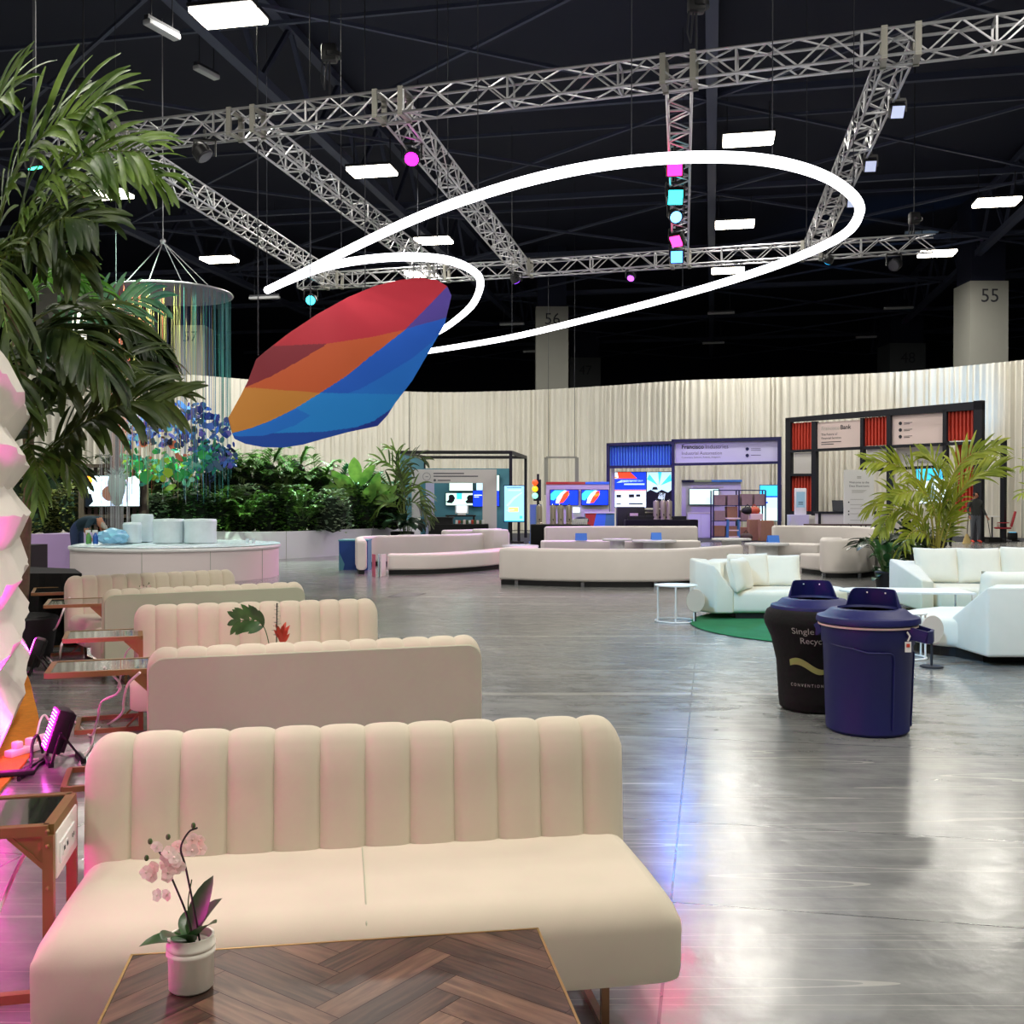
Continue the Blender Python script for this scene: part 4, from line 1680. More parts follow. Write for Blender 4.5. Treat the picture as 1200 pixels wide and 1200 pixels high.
mb = MB()
tp = spline(lp([(20, 776), (27, 690), (30, 620), (35, 560), (30, 480), (20, 400), (5, 320)]), 6)
mb.tube(tp, [0.058 - 0.015 * i / len(tp) for i in range(len(tp))], 10)
mb.build('trunk', 'trunk_bark', t)
mb = MB()
mb.tube(spline(lp([(-10, 775, .5), (-12, 640, .5), (-20, 500, .5), (-30, 400, .5)]), 6), 0.06, 10)
mb.build('trunk', 'trunk_bark', t)
mb = MB()
mb.lathe([(0, 0), (0.28, 0), (0.34, 0.38), (0.30, 0.4), (0.0, 0.36)], (0, 0, 0), 20)
mb.build('pot', 'black', t)
fr = [
    # path (px, py, dY), nleaf, length, width, droop, material, side
    ([(-30, 400), (-10, 300, -.2), (15, 210, -.4), (60, 150, -.6), (120, 118, -.8)], 18, 0.85, 0.034, 0.9, 'palm_leaf', 0.7),
    ([(-20, 380), (10, 290, -.5), (55, 215, -.8), (110, 180, -1.0), (165, 178, -1.2)], 18, 0.75, 0.034, 1.1, 'palm_leaf', 0.5),
    ([(-20, 370), (30, 270, -.2), (90, 215, -.3), (150, 200, -.4), (190, 208, -.4)], 16, 0.62, 0.032, 1.3, 'palm_leaf', 0.2),
    ([(-20, 380), (20, 300, -.8), (60, 262, -1.1), (90, 255, -1.3), (115, 262, -1.4)], 16, 0.62, 0.038, 0.9, 'palm_dark', 0.2),
    ([(-40, 380), (-40, 280), (-30, 190, -.4), (-10, 130, -.6), (15, 105, -.8)], 16, 0.8, 0.034, 0.7, 'palm_leaf', 0.5),
    ([(-20, 400), (0, 330), (30, 285, -.5), (70, 290, -.8), (95, 320, -1)], 16, 0.55, 0.036, 1.3, 'palm_dark', 0.1),
    ([(0, 420), (40, 375, .3), (90, 355, .5), (140, 372, .6), (190, 420, .7)], 20, 0.6, 0.036, 1.2, 'palm_dark', -0.1),
    ([(0, 430), (30, 395, -.4), (70, 385, -.7), (100, 400, -.9), (125, 445, -1)], 18, 0.62, 0.040, 1.2, 'palm_dark', 0.0),
    ([(10, 470), (60, 405, 1.0), (110, 370, 1.4), (160, 350, 1.7), (185, 352, 1.8)], 16, 0.5, 0.026, 0.6, 'palm_teal', 0.5),
    ([(25, 570, 0), (60, 530, -.2), (100, 495, -.4), (150, 472, -.5), (195, 470, -.5)], 20, 0.62, 0.036, 0.8, 'palm_dark', 0.3),
    ([(20, 560, 0), (50, 490, .1), (95, 440, .2), (145, 425, .3), (195, 455, .4)], 18, 0.55, 0.034, 0.9, 'palm_dark', 0.2),
    ([(30, 560), (35, 500, -.3), (50, 450, -.5), (65, 435, -.7), (75, 455, -.8)], 16, 0.5, 0.036, 1.2, 'palm_dark', 0.0),
    ([(20, 480), (0, 440, -.3), (-10, 420, -.5), (15, 430, -1.0), (30, 480, -1.2)], 14, 0.5, 0.034, 1.2, 'palm_dark', 0.0),
    ([(35, 570), (45, 540, -.2), (60, 530, -.3), (76, 538, -.4), (84, 560, -.4)], 14, 0.34, 0.02, 1.0, 'palm_leaf', 0.0),
    ([(35, 565), (50, 545, .2), (70, 540, .4), (88, 548, .5), (98, 565, .6)], 14, 0.30, 0.02, 1.0, 'palm_dark', 0.0),
    ([(30, 560), (24, 535, -.2), (32, 520, -.4), (42, 545, -.6), (44, 590, -.7)], 12, 0.34, 0.02, 1.0, 'palm_leaf', 0.0),
    ([(0, 420), (30, 350, .6), (50, 320, .9), (80, 318, 1.1), (110, 340, 1.2)], 16, 0.5, 0.03, 1.0, 'palm_bright', 0.2),
    ([(-30, 340), (-5, 300, -1), (0, 340, -1.4), (8, 390, -1.5), (10, 430, -1.5)], 14, 0.55, 0.036, 1.0, 'palm_dark', 0.0),
]
leafmat('palm_teal', (40, 110, 90), (110, 160, 110))
leafmat('palm_bright', (70, 130, 40), (110, 170, 60))
for i, (pts, nl, L_, wd, dp, mt, sd) in enumerate(fr):
    side = Vector((0.15, 0.5, sd + 0.55)).normalized() if sd > 0.05 else Vector((0.1, 0.85, 0.5)).normalized()
    frond(t, lp(pts), nleaf=int(nl * 1.6), L_=L_ * 1.04, wd=wd * 0.98, m=mt, r0=0.02, droop=dp, seed=i, sidedir=side, start=0.28, vee=0.1, ang=52)

# ================================================================== recycling bins
def bin_body_profile(h=0.72, r0=0.245, r1=0.285):
    return [(0, 0.0), (r0 - 0.02, 0.0), (r0, 0.02), (r0 + (r1 - r0) * 0.75, h * 0.78), (r1 + 0.004, h * 0.80), (r1 + 0.006, h * 0.94), (r1 + 0.022, h * 0.955), (r1 + 0.022, h), (r1, h), (r1 - 0.01, h * 0.9), (r0 - 0.02, 0.03), (0, 0.03)]


def lid(t, z, r, name='lid'):
    mb = MB()
    mb.lathe([(r * 0.62, 0.055), (r * 0.64, 0.07), (r * 0.80, 0.062), (r * 0.93, 0.030), (r * 1.07, 0.018), (r * 1.09, 0.0), (r * 1.09, -0.018), (r * 1.05, -0.022), (r * 1.0, 0.0), (r * 0.62, 0.03), (r * 0.62, 0.055)], (0, 0, z), 48)
    o = mb.build(name, 'bin_blue', t, smooth=40)
    # raised hood at the rear of the opening, with two holes
    mb = MB()
    n = 24
    ia, oa, ib, ob_ = [], [], [], []
    for i in range(n + 1):
        a = R(28 + 124 * i / n)
        e = min(1, min(i, n - i) / 4.0)
        hh = 0.03 + 0.105 * sin(pi / 2 * e) ** 0.7
        rr = r * 0.66
        ia.append(mb.add((rr * cos(a), rr * sin(a), z + 0.05)))
        ib.append(mb.add((rr * 0.94 * cos(a), rr * 0.9 * sin(a), z + 0.05 + hh)))
        oa.append(mb.add((rr * 1.12 * cos(a), rr * 1.12 * sin(a), z + 0.05)))
        ob_.append(mb.add((rr * 0.98 * cos(a), rr * 0.95 * sin(a), z + 0.05 + hh)))
    for i in range(n):
        mb.face([ia[i], ia[i + 1], ib[i + 1], ib[i]])
        mb.face([oa[i], oa[i + 1], ob_[i + 1], ob_[i]])
        mb.face([ib[i], ib[i + 1], ob_[i + 1], ob_[i]])
    mb.face([ia[0], ib[0], ob_[0], oa[0]]); mb.face([ia[n], ib[n], ob_[n], oa[n]])
    hd = mb.build('hood', 'bin_blue', o, smooth=50)
    mb = MB()
    for a in (R(70), R(108)):
        mb.ball((r * 0.62 * cos(a), r * 0.585 * sin(a), z + 0.155), 0.006, 8)
    mb.build('hood_rivets', 'white_paint', o)
    return o


bb = G(1033, 866)
RB = 0.30
t = thing('recycling_bin', 'bare blue round recycling bin with lid, tag on its handle, nearer of the pair', 'bin', (bb.x, bb.y + 0.26, 0), R(-37))
mb = MB()
mb.lathe(bin_body_profile(0.73, 0.262, RB - 0.012), n=56)
body = mb.build('body', 'bin_blue', t, smooth=35)
mb = MB()


def onbin(a, z, off=0.0):
    f = z / 0.73
    r = 0.262 + (RB - 0.012 - 0.262) * f + 0.004 + off
    return (r * cos(a), r * sin(a), z)


A0 = R(-55)
mb.tube([onbin(A0 - 1.25 + 0.1 * i, 0.585 - 0.018 * sin(i * 0.2)) for i in range(6)] + [onbin(A0 - 0.6 + 0.1 * i, 0.565 - 0.02 * min(1, i / 3)) for i in range(8)], 0.006, 6)
mb.tube([onbin(A0 + 0.1, 0.545), onbin(A0 + 0.2, 0.543), onbin(A0 + 0.27, 0.53), onbin(A0 + 0.3, 0.50)] + [onbin(A0 + 0.3, 0.50 - 0.05 * i) for i in range(1, 10)], 0.006, 6)
mb.tube([onbin(A0 + 1.2, 0.05 + 0.06 * i) for i in range(9)], 0.006, 6)
mb.build('moulded_rib', 'bin_blue', body)
lid(t, 0.735, RB)
mb = MB()
mb.lathe([(RB + 0.006, 0.0), (RB + 0.014, 0.004), (RB + 0.014, 0.014), (RB + 0.004, 0.018)], (0, 0, 0.69), 56)
mm('liner', (225, 205, 190), 0.5)
mb.build('liner_bag_edge', 'liner', t)
for sg in (-1, 1):
    mb = MB()
    q_ = 1.0 if sg > 0 else 0.15
    pts = [(sg * (RB - 0.02), -0.085, 0.67), (sg * (RB + 0.09 * q_), -0.07, 0.645), (sg * (RB + 0.1 * q_), 0, 0.64), (sg * (RB + 0.09 * q_), 0.07, 0.645), (sg * (RB - 0.02), 0.085, 0.67)]
    pts = [Vector(p) for p in pts]
    for a, b in zip(pts, pts[1:]):
        mb.bar(a, b, 0.02, 0.075)
    mb.build('handle', 'bin_blue', t)
mb = MB()
mb.tube([(RB - 0.02, -0.10, 0.675), (RB + 0.0, -0.11, 0.65), (RB - 0.01, -0.12, 0.62)], 0.006, 6)
tg = mb.build('tag_wire', 'plastic_white', t)
mb = MB(); mb.box((RB - 0.005, -0.13, 0.585), (0.04, 0.004, 0.065), rz=R(40)); mb.build('tag', 'white_paint', tg, smooth=0)
mb = MB(); mb.box((RB - 0.003, -0.1335, 0.595), (0.022, 0.002, 0.022), rz=R(40)); mb.build('tag_mark', 'red_panel', tg, smooth=0)

g = G(948, 838)
t = thing('recycling_bin', 'recycling bin in a black stretch cover with printed lettering, behind the bare blue bin', 'bin', (g.x + 0.1, g.y + 0.24, 0), R(-10))
mb = MB()
prof = [(0, 0.0), (0.21, 0.0), (0.238, 0.02), (0.245, 0.08), (0.262, 0.35), (0.30, 0.52), (0.345, 0.62), (0.352, 0.66), (0.33, 0.715), (0.30, 0.735), (0.26, 0.72), (0.0, 0.70)]
mb.lathe(prof, n=56)
cov = mb.build('cover', 'black_cloth', t, smooth=60)
lid(t, 0.735, 0.28)


def on_cover(u, v, z0):
    """lettering wrapped round the cloth: u along, v up"""
    z = z0 + v
    r = 0.30
    for (r0, a), (r1, b) in zip(prof[2:], prof[3:8]):
        if a <= z <= b:
            r = r0 + (r1 - r0) * (z - a) / (b - a)
    r += 0.004
    a = R(-108) + u / 0.30
    return (r * cos(a), r * sin(a), z)


mb = MB()
mb.text('Single Stream', 0.062, (0, 0, 0), (1, 0, 0), (0, 1, 0), fn=lambda u, v: on_cover(u - 0.075, v, 0.575))
mb.text('Recycling', 0.062, (0, 0, 0), (1, 0, 0), (0, 1, 0), fn=lambda u, v: on_cover(u - 0.03, v, 0.505))
mb.text('C O N V E N T I O N', 0.03, (0, 0, 0), (1, 0, 0), (0, 1, 0), fn=lambda u, v: on_cover(u - 0.13, v, 0.195))
mb.build('lettering', 'ivory_text', cov, smooth=0)
mm('wave_green', (150, 160, 90), 0.7)
mb = MB()
for i in range(20):
    u0, u1 = -0.13 + i * 0.016, -0.13 + (i + 1) * 0.016

    def yy(u):
        return 0.36 + 0.028 * cos((u + 0.055) * 18) - 0.09 * (u + 0.1)

    def th(u):
        return 0.03 * (1 - ((u + 0.02) / 0.26) ** 2) + 0.006
    a, b, c_, d_ = on_cover(u0, yy(u0) - th(u0), 0), on_cover(u1, yy(u1) - th(u1), 0), on_cover(u1, yy(u1) + th(u1) * 0.4, 0), on_cover(u0, yy(u0) + th(u0) * 0.4, 0)
    mb.quad(a, b, c_, d_)
mb.build('wave_logo', 'wave_green', cov, smooth=0)
# ================================================================== curved modular sofas in the middle
def path_solid(mb, path, prof, m=0, endr=0.0):
    """prof: closed (offset, z) outline, offset to the left of the path direction"""
    n = len(prof)
    rings = []
    k = len(path)
    cum = [0.0]
    for a, b in zip(path, path[1:]):
        cum.append(cum[-1] + (b - a).length)
    T = cum[-1]
    om = sum(p[0] for p in prof) / n
    z0, z1 = min(p[1] for p in prof), max(p[1] for p in prof)
    for i in range(k):
        d = (path[min(i + 1, k - 1)] - path[max(i - 1, 0)])
        d.z = 0
        d.normalize()
        nr = Vector((-d.y, d.x, 0))
        dist = min(cum[i], T - cum[i])
        s = 1.0
        if endr and dist < endr:
            s = sqrt(max(0.0, 1 - ((endr - dist) / endr) ** 2))
        ring = []
        for (o, z) in prof:
            oo = om + (o - om) * (0.55 + 0.45 * s)
            zz = z if z < z1 - endr else (z1 - endr) + (z - z1 + endr) * s
            ring.append(mb.add((path[i].x + nr.x * oo, path[i].y + nr.y * oo, zz)))
        rings.append(ring)
    for a, b in zip(rings, rings[1:]):
        for i in range(n):
            j = (i + 1) % n
            mb.face([a[i], a[j], b[j], b[i]], m)
    mb.face(rings[0], m)
    mb.face(rings[-1][::-1], m)


def rrect(o0, o1, z0, z1, r, n=4):
    pts = []
    for (cx, cz, a0) in ((o1 - r, z1 - r, 0), (o0 + r, z1 - r, 90), (o0 + r, z0 + r, 180), (o1 - r, z0 + r, 270)):
        for i in range(n + 1):
            a = R(a0 + 90 * i / n)
            pts.append((cx + r * cos(a), cz + r * sin(a)))
    return pts


def dense(pts, endr=0.06, n=12):
    p = spline([Vector((q[0], q[1], 0)) for q in pts], n)
    def ins(a, b):
        d = (b - a).normalized()
        return [a + d * e for e in (0.0, 0.004, 0.014, 0.03, endr)]
    head = ins(p[0], p[1])
    tail = ins(p[-1], p[-2])[::-1]
    cut = [q for q in p[1:-1] if (q - p[0]).length > endr * 1.2 and (q - p[-1]).length > endr * 1.2]
    return head + cut + tail


def curved_sofa(name_label, back=None, seat=None, zb=0.67, zs=0.41, bt=0.2, sd=0.62, side=1, feet=True, cat='sofa', group='curved white modular sofas in the middle of the hall', rear_tone='offwhite_vinyl', nm='curved_sofa'):
    """back and seat: ground paths of the face nearest the viewer; the piece extends away from it (side=+1: to the left of the path direction)"""
    p0 = Vector((*(back or seat)[0], 0)) if back or seat else Vector((0, 0, 0))
    t = thing(nm, name_label, cat, p0, 0, group)

    def loc(pts):
        return [(q[0] - p0.x, q[1] - p0.y) for q in pts]
    if seat:
        mb = MB()
        path = dense(loc(seat))
        o0, o1 = (0, sd) if side > 0 else (-sd, 0)
        path_solid(mb, path, rrect(o0, o1, 0.09, zs, 0.05), endr=0.06)
        mb.build('seat', 'offwhite_vinyl', t, smooth=50)
        mb = MB()
        path_solid(mb, path[3:-3], [(o0 + 0.05, 0.0), (o1 - 0.05, 0.0), (o1 - 0.05, 0.088), (o0 + 0.05, 0.088)])
        mb.build('plinth', 'black', t, smooth=0)
    if back:
        mb = MB()
        path = dense(loc(back))
        o0, o1 = (0, bt) if side > 0 else (-bt, 0)
        path_solid(mb, path, rrect(o0, o1, 0.09, zb, 0.06), endr=0.07)
        mb.build('backrest', rear_tone, t, smooth=50)
        mb = MB()
        path_solid(mb, path[3:-3], [(o0 + 0.05, 0.0), (o1 - 0.05, 0.0), (o1 - 0.05, 0.088), (o0 + 0.05, 0.088)])
        mb.build('plinth', 'black', t, smooth=0)
    pf = dense(loc(back or seat))
    if feet:
        for f in (0.15, 0.38, 0.62, 0.86):
            p = pf[int(f * (len(pf) - 1))]
            mb = MB()
            mb.box((p.x, p.y - 0.01, 0.043), (0.06, 0.07, 0.086))
            mb.build('foot', 'chrome', t, smooth=0)
    return t


def gx(px, py, dy=0.0):
    p = G(px, py)
    return (p.x, p.y + dy)


# viewer-side paths run left to right; +offset is away from the viewer
curved_sofa('long curved white sofa seen from behind, nearest in the middle of the hall',
            back=[gx(584, 685), gx(650, 687.5), gx(730, 688.5), gx(805, 687), gx(872, 679)],
            seat=[gx(584, 685, .22), gx(650, 687.5, .22), gx(730, 688.5, .22), gx(805, 687, .22), gx(872, 679, .22)], rear_tone='offwhite_vinyl')
curved_sofa('curved white sofa facing the viewer on the left, with paper cards by its end',
            seat=[gx(454, 673.5), gx(500, 673), gx(545, 670.5), gx(583, 667), gx(632, 660)],
            back=[gx(430, 673), gx(431, 664), gx(470, 662), gx(530, 660), gx(575, 656.5), gx(598, 653)], bt=0.22, sd=0.62, zb=0.70)
curved_sofa('curved white sofa end with a rounded arm, behind the left facing sofa',
            back=[gx(522, 653.5), gx(560, 652), gx(590, 649.5)], zb=0.74, bt=0.25)
curved_sofa('low rounded arm block beside the left facing sofa', back=[gx(576, 658), gx(598, 657)], zb=0.80, bt=0.9, feet=False, nm='sofa_arm_block', cat='ottoman')
curved_sofa('pinkish lit white sofa behind the long curved sofa, in front of the coffee urn table',
            back=[gx(640, 648.5), gx(700, 647.5), gx(760, 647.5), gx(818, 647.5)],
            seat=[gx(638, 651.5), gx(700, 651), gx(760, 651), gx(822, 651)], sd=0.7, zb=0.78)
curved_sofa('curved white sofa on the right with pinkish backrest, far side of the right group',
            back=[gx(906, 648), gx(950, 648), gx(1000, 650), gx(1037, 655)],
            seat=[gx(885, 656), gx(930, 656), gx(958, 657)], sd=0.8, zb=0.80)
curved_sofa('rounded white sofa block seen from behind, at the right end of the curved group',
            back=[gx(961, 672), gx(965, 677), gx(1010, 677), gx(1044, 671)],
            seat=[gx(936, 671), gx(950, 673), gx(962, 674)], zb=0.76, bt=0.45)


def drum(px, py, r, z, label, sgroup='round white tables among the curved sofas'):
    p = G(px, py)
    t = thing('round_table', label, 'table', (p.x, p.y + r, 0), 0, sgroup)
    mb = MB()
    mb.lathe([(0, 0), (r * 0.55, 0), (r * 0.55, 0.02), (r * 0.5, 0.03), (r * 0.5, z - 0.05), (0, z - 0.05)], n=28)
    mb.build('base', 'white_paint', t)
    mb = MB()
    mb.lathe([(0, z - 0.05), (r, z - 0.05), (r + 0.01, z - 0.03), (r, z), (0, z)], n=32)
    mb.build('top', 'white_gloss', t)
    return t


drum(725, 654, 0.40, 0.50, 'small round white drum table behind the long curved sofa')
drum(770, 653, 0.60, 0.44, 'wider low round white table behind the long curved sofa')
drum(610, 660, 0.45, 0.42, 'round white low table beside the left facing sofa')
drum(862, 651, 0.55, 0.46, 'round white table between the two curved sofa groups')
drum(905, 658, 0.55, 0.44, 'round white table in the right curved group')
# blue folded cards / straps on the seats
for (px, py, w_, lb) in ((681, 640, 0.16, 'blue tent card standing on the pinkish sofa seat'), (769, 636, 0.14, 'small blue card on the wider round table'), (906, 637, 0.15, 'blue card on the right curved sofa seat')):
    zz = 0.42 if px != 769 else 0.44
    Y = {681: 28.6, 769: 27.6 + 0.9, 906: 26.8}[px]
    p = P(px, py, Y)
    mb = MB()
    mb.face([mb.add((-w_, -0.12, 0)), mb.add((w_, -0.12, 0)), mb.add((w_, 0, 0.2)), mb.add((-w_, 0, 0.2))])
    mb.face([mb.add((-w_, 0.12, 0)), mb.add((w_, 0.12, 0)), mb.add((w_, 0, 0.2)), mb.add((-w_, 0, 0.2))])
    mb.norecalc = True
    tag(mb.build('tent_card', 'blue_panel', loc=(p.x, p.y, zz + 0.002), smooth=0), lb, 'card')
# paper cards leaning at the left end
mm('card_pink', (200, 90, 120), 0.6)
mm('card_mint', (170, 200, 200), 0.6)
for i, (px, m_) in enumerate(((438, 'card_pink'), (444, 'card_mint'), (449, 'white_paint'))):
    p = G(px, 675)
    mb = MB()
    mb.box((0, 0, 0.22), (0.02, 0.3, 0.44), rz=0.3 - 0.25 * i)
    tag(mb.build('display_card', m_, loc=(p.x, p.y, 0.0), smooth=0), ('pink', 'pale mint', 'white')[i] + ' display card standing by the end of the left curved sofa', 'card', 'display cards by the left curved sofa')

# floor hatch near the left curved sofa
mb = MB()
a, b, c_, d_ = G(452, 700), G(488, 699), G(500, 695), G(470, 694.5)
mb.face([mb.add((q.x, q.y, 0.003)) for q in (a, b, c_, d_)])
mm('hatch', (74, 72, 70), 0.5, 0.3)
tag(mb.build('floor_hatch', 'hatch', smooth=0), 'dark metal floor hatch cover in the concrete by the left curved sofa', 'floor hatch')

# ================================================================== soft white lounge set on the right
mm('green_rug', (24, 112, 66), 0.95, noise=0.12, nscale=5, bump=0.5, bscale=90)
mb = MB()
mb.lathe([(0, 0.003), (1.95, 0.003), (1.97, 0.01), (1.95, 0.02), (0, 0.02)], (0, 0, 0), 72)
tag(mb.build('rug', 'green_rug', loc=(4.15, 12.35, 0)), 'round green rug under the white lounge set', 'rug')


def soft_block(mb, poly, z0, z1, r=0.05, seg=3, flare=0.0, fc=None):
    bm = bmesh.new()
    lo = [bm.verts.new((p[0], p[1], z0)) for p in poly]
    hi = [bm.verts.new((p[0], p[1], z1)) for p in poly]
    n = len(poly)
    for i in range(n):
        j = (i + 1) % n
        bm.faces.new([lo[i], lo[j], hi[j], hi[i]])
    bm.faces.new(lo[::-1])
    bm.faces.new(hi)
    bmesh.ops.recalc_face_normals(bm, faces=bm.faces)
    if flare and fc:
        for v in hi:
            v.co.x += (v.co.x - fc[0]) * flare
            v.co.y += (v.co.y - fc[1]) * flare
    bmesh.ops.bevel(bm, geom=list(bm.edges), offset=r, segments=seg, profile=0.5, affect='EDGES')
    mb.from_bm(bm)


def cushion(base, w_, h_, d_, rz, tilt, label, m='white_fabric', seed=0):
    """plump square pillow standing on its edge"""
    rn = random.Random(seed)
    mb = MB()
    n = 14
    rows = {}
    for sgn in (-1, 1):
        g = []
        for j in range(n + 1):
            row = []
            for i in range(n + 1):
                u, v = i / n * 2 - 1, j / n * 2 - 1
                th = d_ / 2 * (max(0.0, (1 - u ** 4)) * max(0.0, (1 - v ** 4))) ** 0.45
                th += 0.006 * sin(u * 9 + seed) * (1 - v * v) * (abs(u) > 0.4)
                pin = 1 - 0.05 * (1 - abs(u)) * abs(v) ** 3
                pin2 = 1 - 0.05 * (1 - abs(v)) * abs(u) ** 3
                row.append(mb.add((u * w_ / 2 * pin2, sgn * th, v * h_ / 2 * pin)))
            g.append(row)
        rows[sgn] = g
        for j in range(n):
            for i in range(n):
                mb.face([g[j][i], g[j][i + 1], g[j + 1][i + 1], g[j + 1][i]])
    o = mb.build('cushion', m, smooth=60)
    o.location = base
    o.rotation_euler = (tilt, 0, rz)
    tag(o, label, 'cushion', 'loose cushions on the white lounge set')
    bm = bmesh.new()
    bm.from_mesh(o.data)
    bmesh.ops.remove_doubles(bm, verts=bm.verts, dist=0.0008)
    bmesh.ops.recalc_face_normals(bm, faces=bm.faces)
    bm.to_mesh(o.data)
    bm.free()
    return o


def lounge(label, seat_poly, seat_z, backs, seams=()):
    t = thing('lounge_sofa', label, 'sofa', (seat_poly[0][0], seat_poly[0][1], 0), 0, 'white soft lounge sofas around the green rug')
    ox, oy = seat_poly[0]

    def L_(poly):
        return [(p[0] - ox, p[1] - oy) for p in poly]
    mb = MB()
    soft_block(mb, L_(seat_poly), 0.09, seat_z, 0.06, 4)
    s = mb.build('seat', 'white_fabric', t, smooth=50)
    for poly, z1 in backs:
        mb = MB()
        bm = bmesh.new()
        P_ = L_(poly)
        n = len(P_)
        lo = [bm.verts.new((p[0], p[1], 0.09)) for p in P_]
        zz = z1 if isinstance(z1, (list, tuple)) else [z1] * n
        hi = [bm.verts.new((p[0], p[1], z)) for p, z in zip(P_, zz)]
        for i in range(n):
            j = (i + 1) % n
            bm.faces.new([lo[i], lo[j], hi[j], hi[i]])
        bm.faces.new(lo[::-1])
        bm.faces.new(hi)
        bmesh.ops.recalc_face_normals(bm, faces=bm.faces)
        bmesh.ops.bevel(bm, geom=list(bm.edges), offset=0.03, segments=3, profile=0.5, affect='EDGES')
        mb.from_bm(bm)
        mb.build('backrest', 'white_fabric', t, smooth=50)
    mb = MB()
    pl = L_(seat_poly)
    cx, cy = sum(p[0] for p in pl) / len(pl), sum(p[1] for p in pl) / len(pl)
    mb.prism([(cx + (p[0] - cx) * 0.9, cy + (p[1] - cy) * 0.9) for p in pl], 0.0, 0.088)
    mb.build('plinth', 'black', t, smooth=0)
    return t


def circ(cx, cy, r, a0, a1, n):
    return [(cx + r * cos(R(a0 + (a1 - a0) * i / n)), cy + r * sin(R(a0 + (a1 - a0) * i / n))) for i in range(n + 1)]


# left lounge sofa
lounge('white lounge sofa with rounded end and three cushions, left of the recycling bins',
       [(2.72, 12.92), (3.9, 12.92)] + circ(3.75, 13.55, 0.66, -72, 62, 7) + [(3.5, 14.35), (2.75, 14.25)], 0.37,
       [([(2.56, 12.88), (2.80, 12.90), (2.86, 13.45), (2.62, 13.75), (2.34, 13.5), (2.36, 13.2)], [0.70, 0.36, 0.42, 0.74, 0.76, 0.75]),
        ([(2.5, 13.62), (2.76, 13.5), (3.0, 14.1), (3.55, 14.3), (3.5, 14.52), (2.8, 14.4)], 0.70)])
cushion((2.93, 13.15, 0.56), 0.62, 0.44, 0.20, R(62), R(-14), 'bluish lit crumpled cushion leaning in the left corner of the left lounge sofa', seed=1)
cushion((3.17, 13.72, 0.58), 0.60, 0.46, 0.22, R(14), R(-12), 'middle cream cushion on the left lounge sofa', seed=2)
cushion((3.60, 13.80, 0.57), 0.58, 0.44, 0.20, R(-2), R(-16), 'right hand cream cushion leaning on the left lounge sofa', seed=3)
# far lounge sofa on the right
lounge('white lounge sofa with a row of cushions at the right, beyond the low white table',
       [(5.55, 13.3), (8.2, 13.0), (8.2, 14.2), (5.6, 14.5)], 0.38,
       [([(5.28, 13.2), (5.48, 13.28), (5.66, 14.3), (5.36, 14.55)], [0.50, 0.46, 0.66, 0.70]),
        ([(5.36, 14.42), (8.3, 14.12), (8.3, 14.36), (5.4, 14.66)], 0.66)])
cushion((5.86, 14.14, 0.62), 0.60, 0.50, 0.22, R(-4), R(-13), 'leftmost plump white cushion on the far right lounge sofa', seed=4)
cushion((6.42, 14.08, 0.62), 0.60, 0.50, 0.22, R(-6), R(-13), 'second plump white cushion on the far right lounge sofa', seed=5)
cushion((6.98, 14.02, 0.63), 0.58, 0.52, 0.22, R(-6), R(-13), 'third white cushion at the frame edge on the far right lounge sofa', seed=6)
# near lounge sofa on the right edge, turned away
lounge('white lounge sofa at the right edge, seen from behind beside the bare blue bin',
       [(4.40, 9.50)] + circ(4.62, 10.35, 0.62, 235, 130, 7) + [(4.6, 11.1), (6.2, 11.1), (6.2, 9.5)], 0.37,
       [([(4.30, 9.26), (6.3, 9.26), (6.3, 9.46), (4.52, 9.5), (4.46, 10.05), (4.27, 9.95)], [0.735, 0.735, 0.735, 0.72, 0.38, 0.38])])
cushion((4.74, 9.78, 0.62), 0.62, 0.46, 0.2, R(8), R(14), 'cream cushion showing over the back of the right edge lounge sofa', seed=7)

# round wire side tables and leaning beige discs
def wire_table(x, y, r, z, label):
    t = thing('wire_side_table', label, 'side table', (x, y, 0), 0, 'round white wire side tables')
    mb = MB()
    mb.lathe([(0, z - 0.012), (r, z - 0.012), (r + 0.004, z), (0, z)], n=36)
    mb.build('top', 'white_paint', t)
    for i in range(6):
        a = R(20 + 60 * i)
        mb = MB()
        mb.tube([(r * 0.97 * cos(a), r * 0.97 * sin(a), 0.008), (r * 0.97 * cos(a), r * 0.97 * sin(a), z - 0.01)], 0.009, 6)
        mb.build('leg', 'white_paint', t)
    mb = MB()
    mb.tube([(r * 0.97 * cos(2 * pi * i / 36), r * 0.97 * sin(2 * pi * i / 36), 0.011) for i in range(36)], 0.010, 6, closed=True)
    mb.build('base_ring', 'white_paint', t)


p = G(796, 731)
wire_table(p.x, p.y + 0.26, 0.265, 0.46, 'round white wire side table left of the left lounge sofa')
wire_table(3.77, 9.82, 0.2, 0.44, 'round white wire side table half hidden behind the bare blue bin')
mm('beige_disc', (206, 192, 176), 0.8)
for (x, y, z, r, lb) in ((2.27, 12.66, 0.275, 0.14, 'round beige disc panel leaning against the left lounge sofa side'), (3.80, 9.25, 0.345, 0.125, 'round beige disc panel showing right behind the bare blue bin')):
    t = thing('disc_panel', lb, 'disc', (x, y, 0), 0, 'round beige disc panels')
    mb = MB()
    mb.X = Matrix.Translation((0, 0, z)) @ Matrix.Rotation(R(90), 4, 'X')
    mb.lathe([(0, -0.012), (r, -0.012), (r + 0.004, 0), (r, 0.012), (0, 0.012)], n=40, sx=0.8)
    mb.build('disc', 'beige_disc', t)
    mb = MB(); mb.tube([(0, 0.01, z - r), (0, 0.01, 0.02)], 0.012, 8); mb.lathe([(0, 0), (0.1, 0), (0.1, 0.015), (0, 0.015)], (0, 0.01, 0), 16)
    mb.build('stand', 'dark_steel', t)

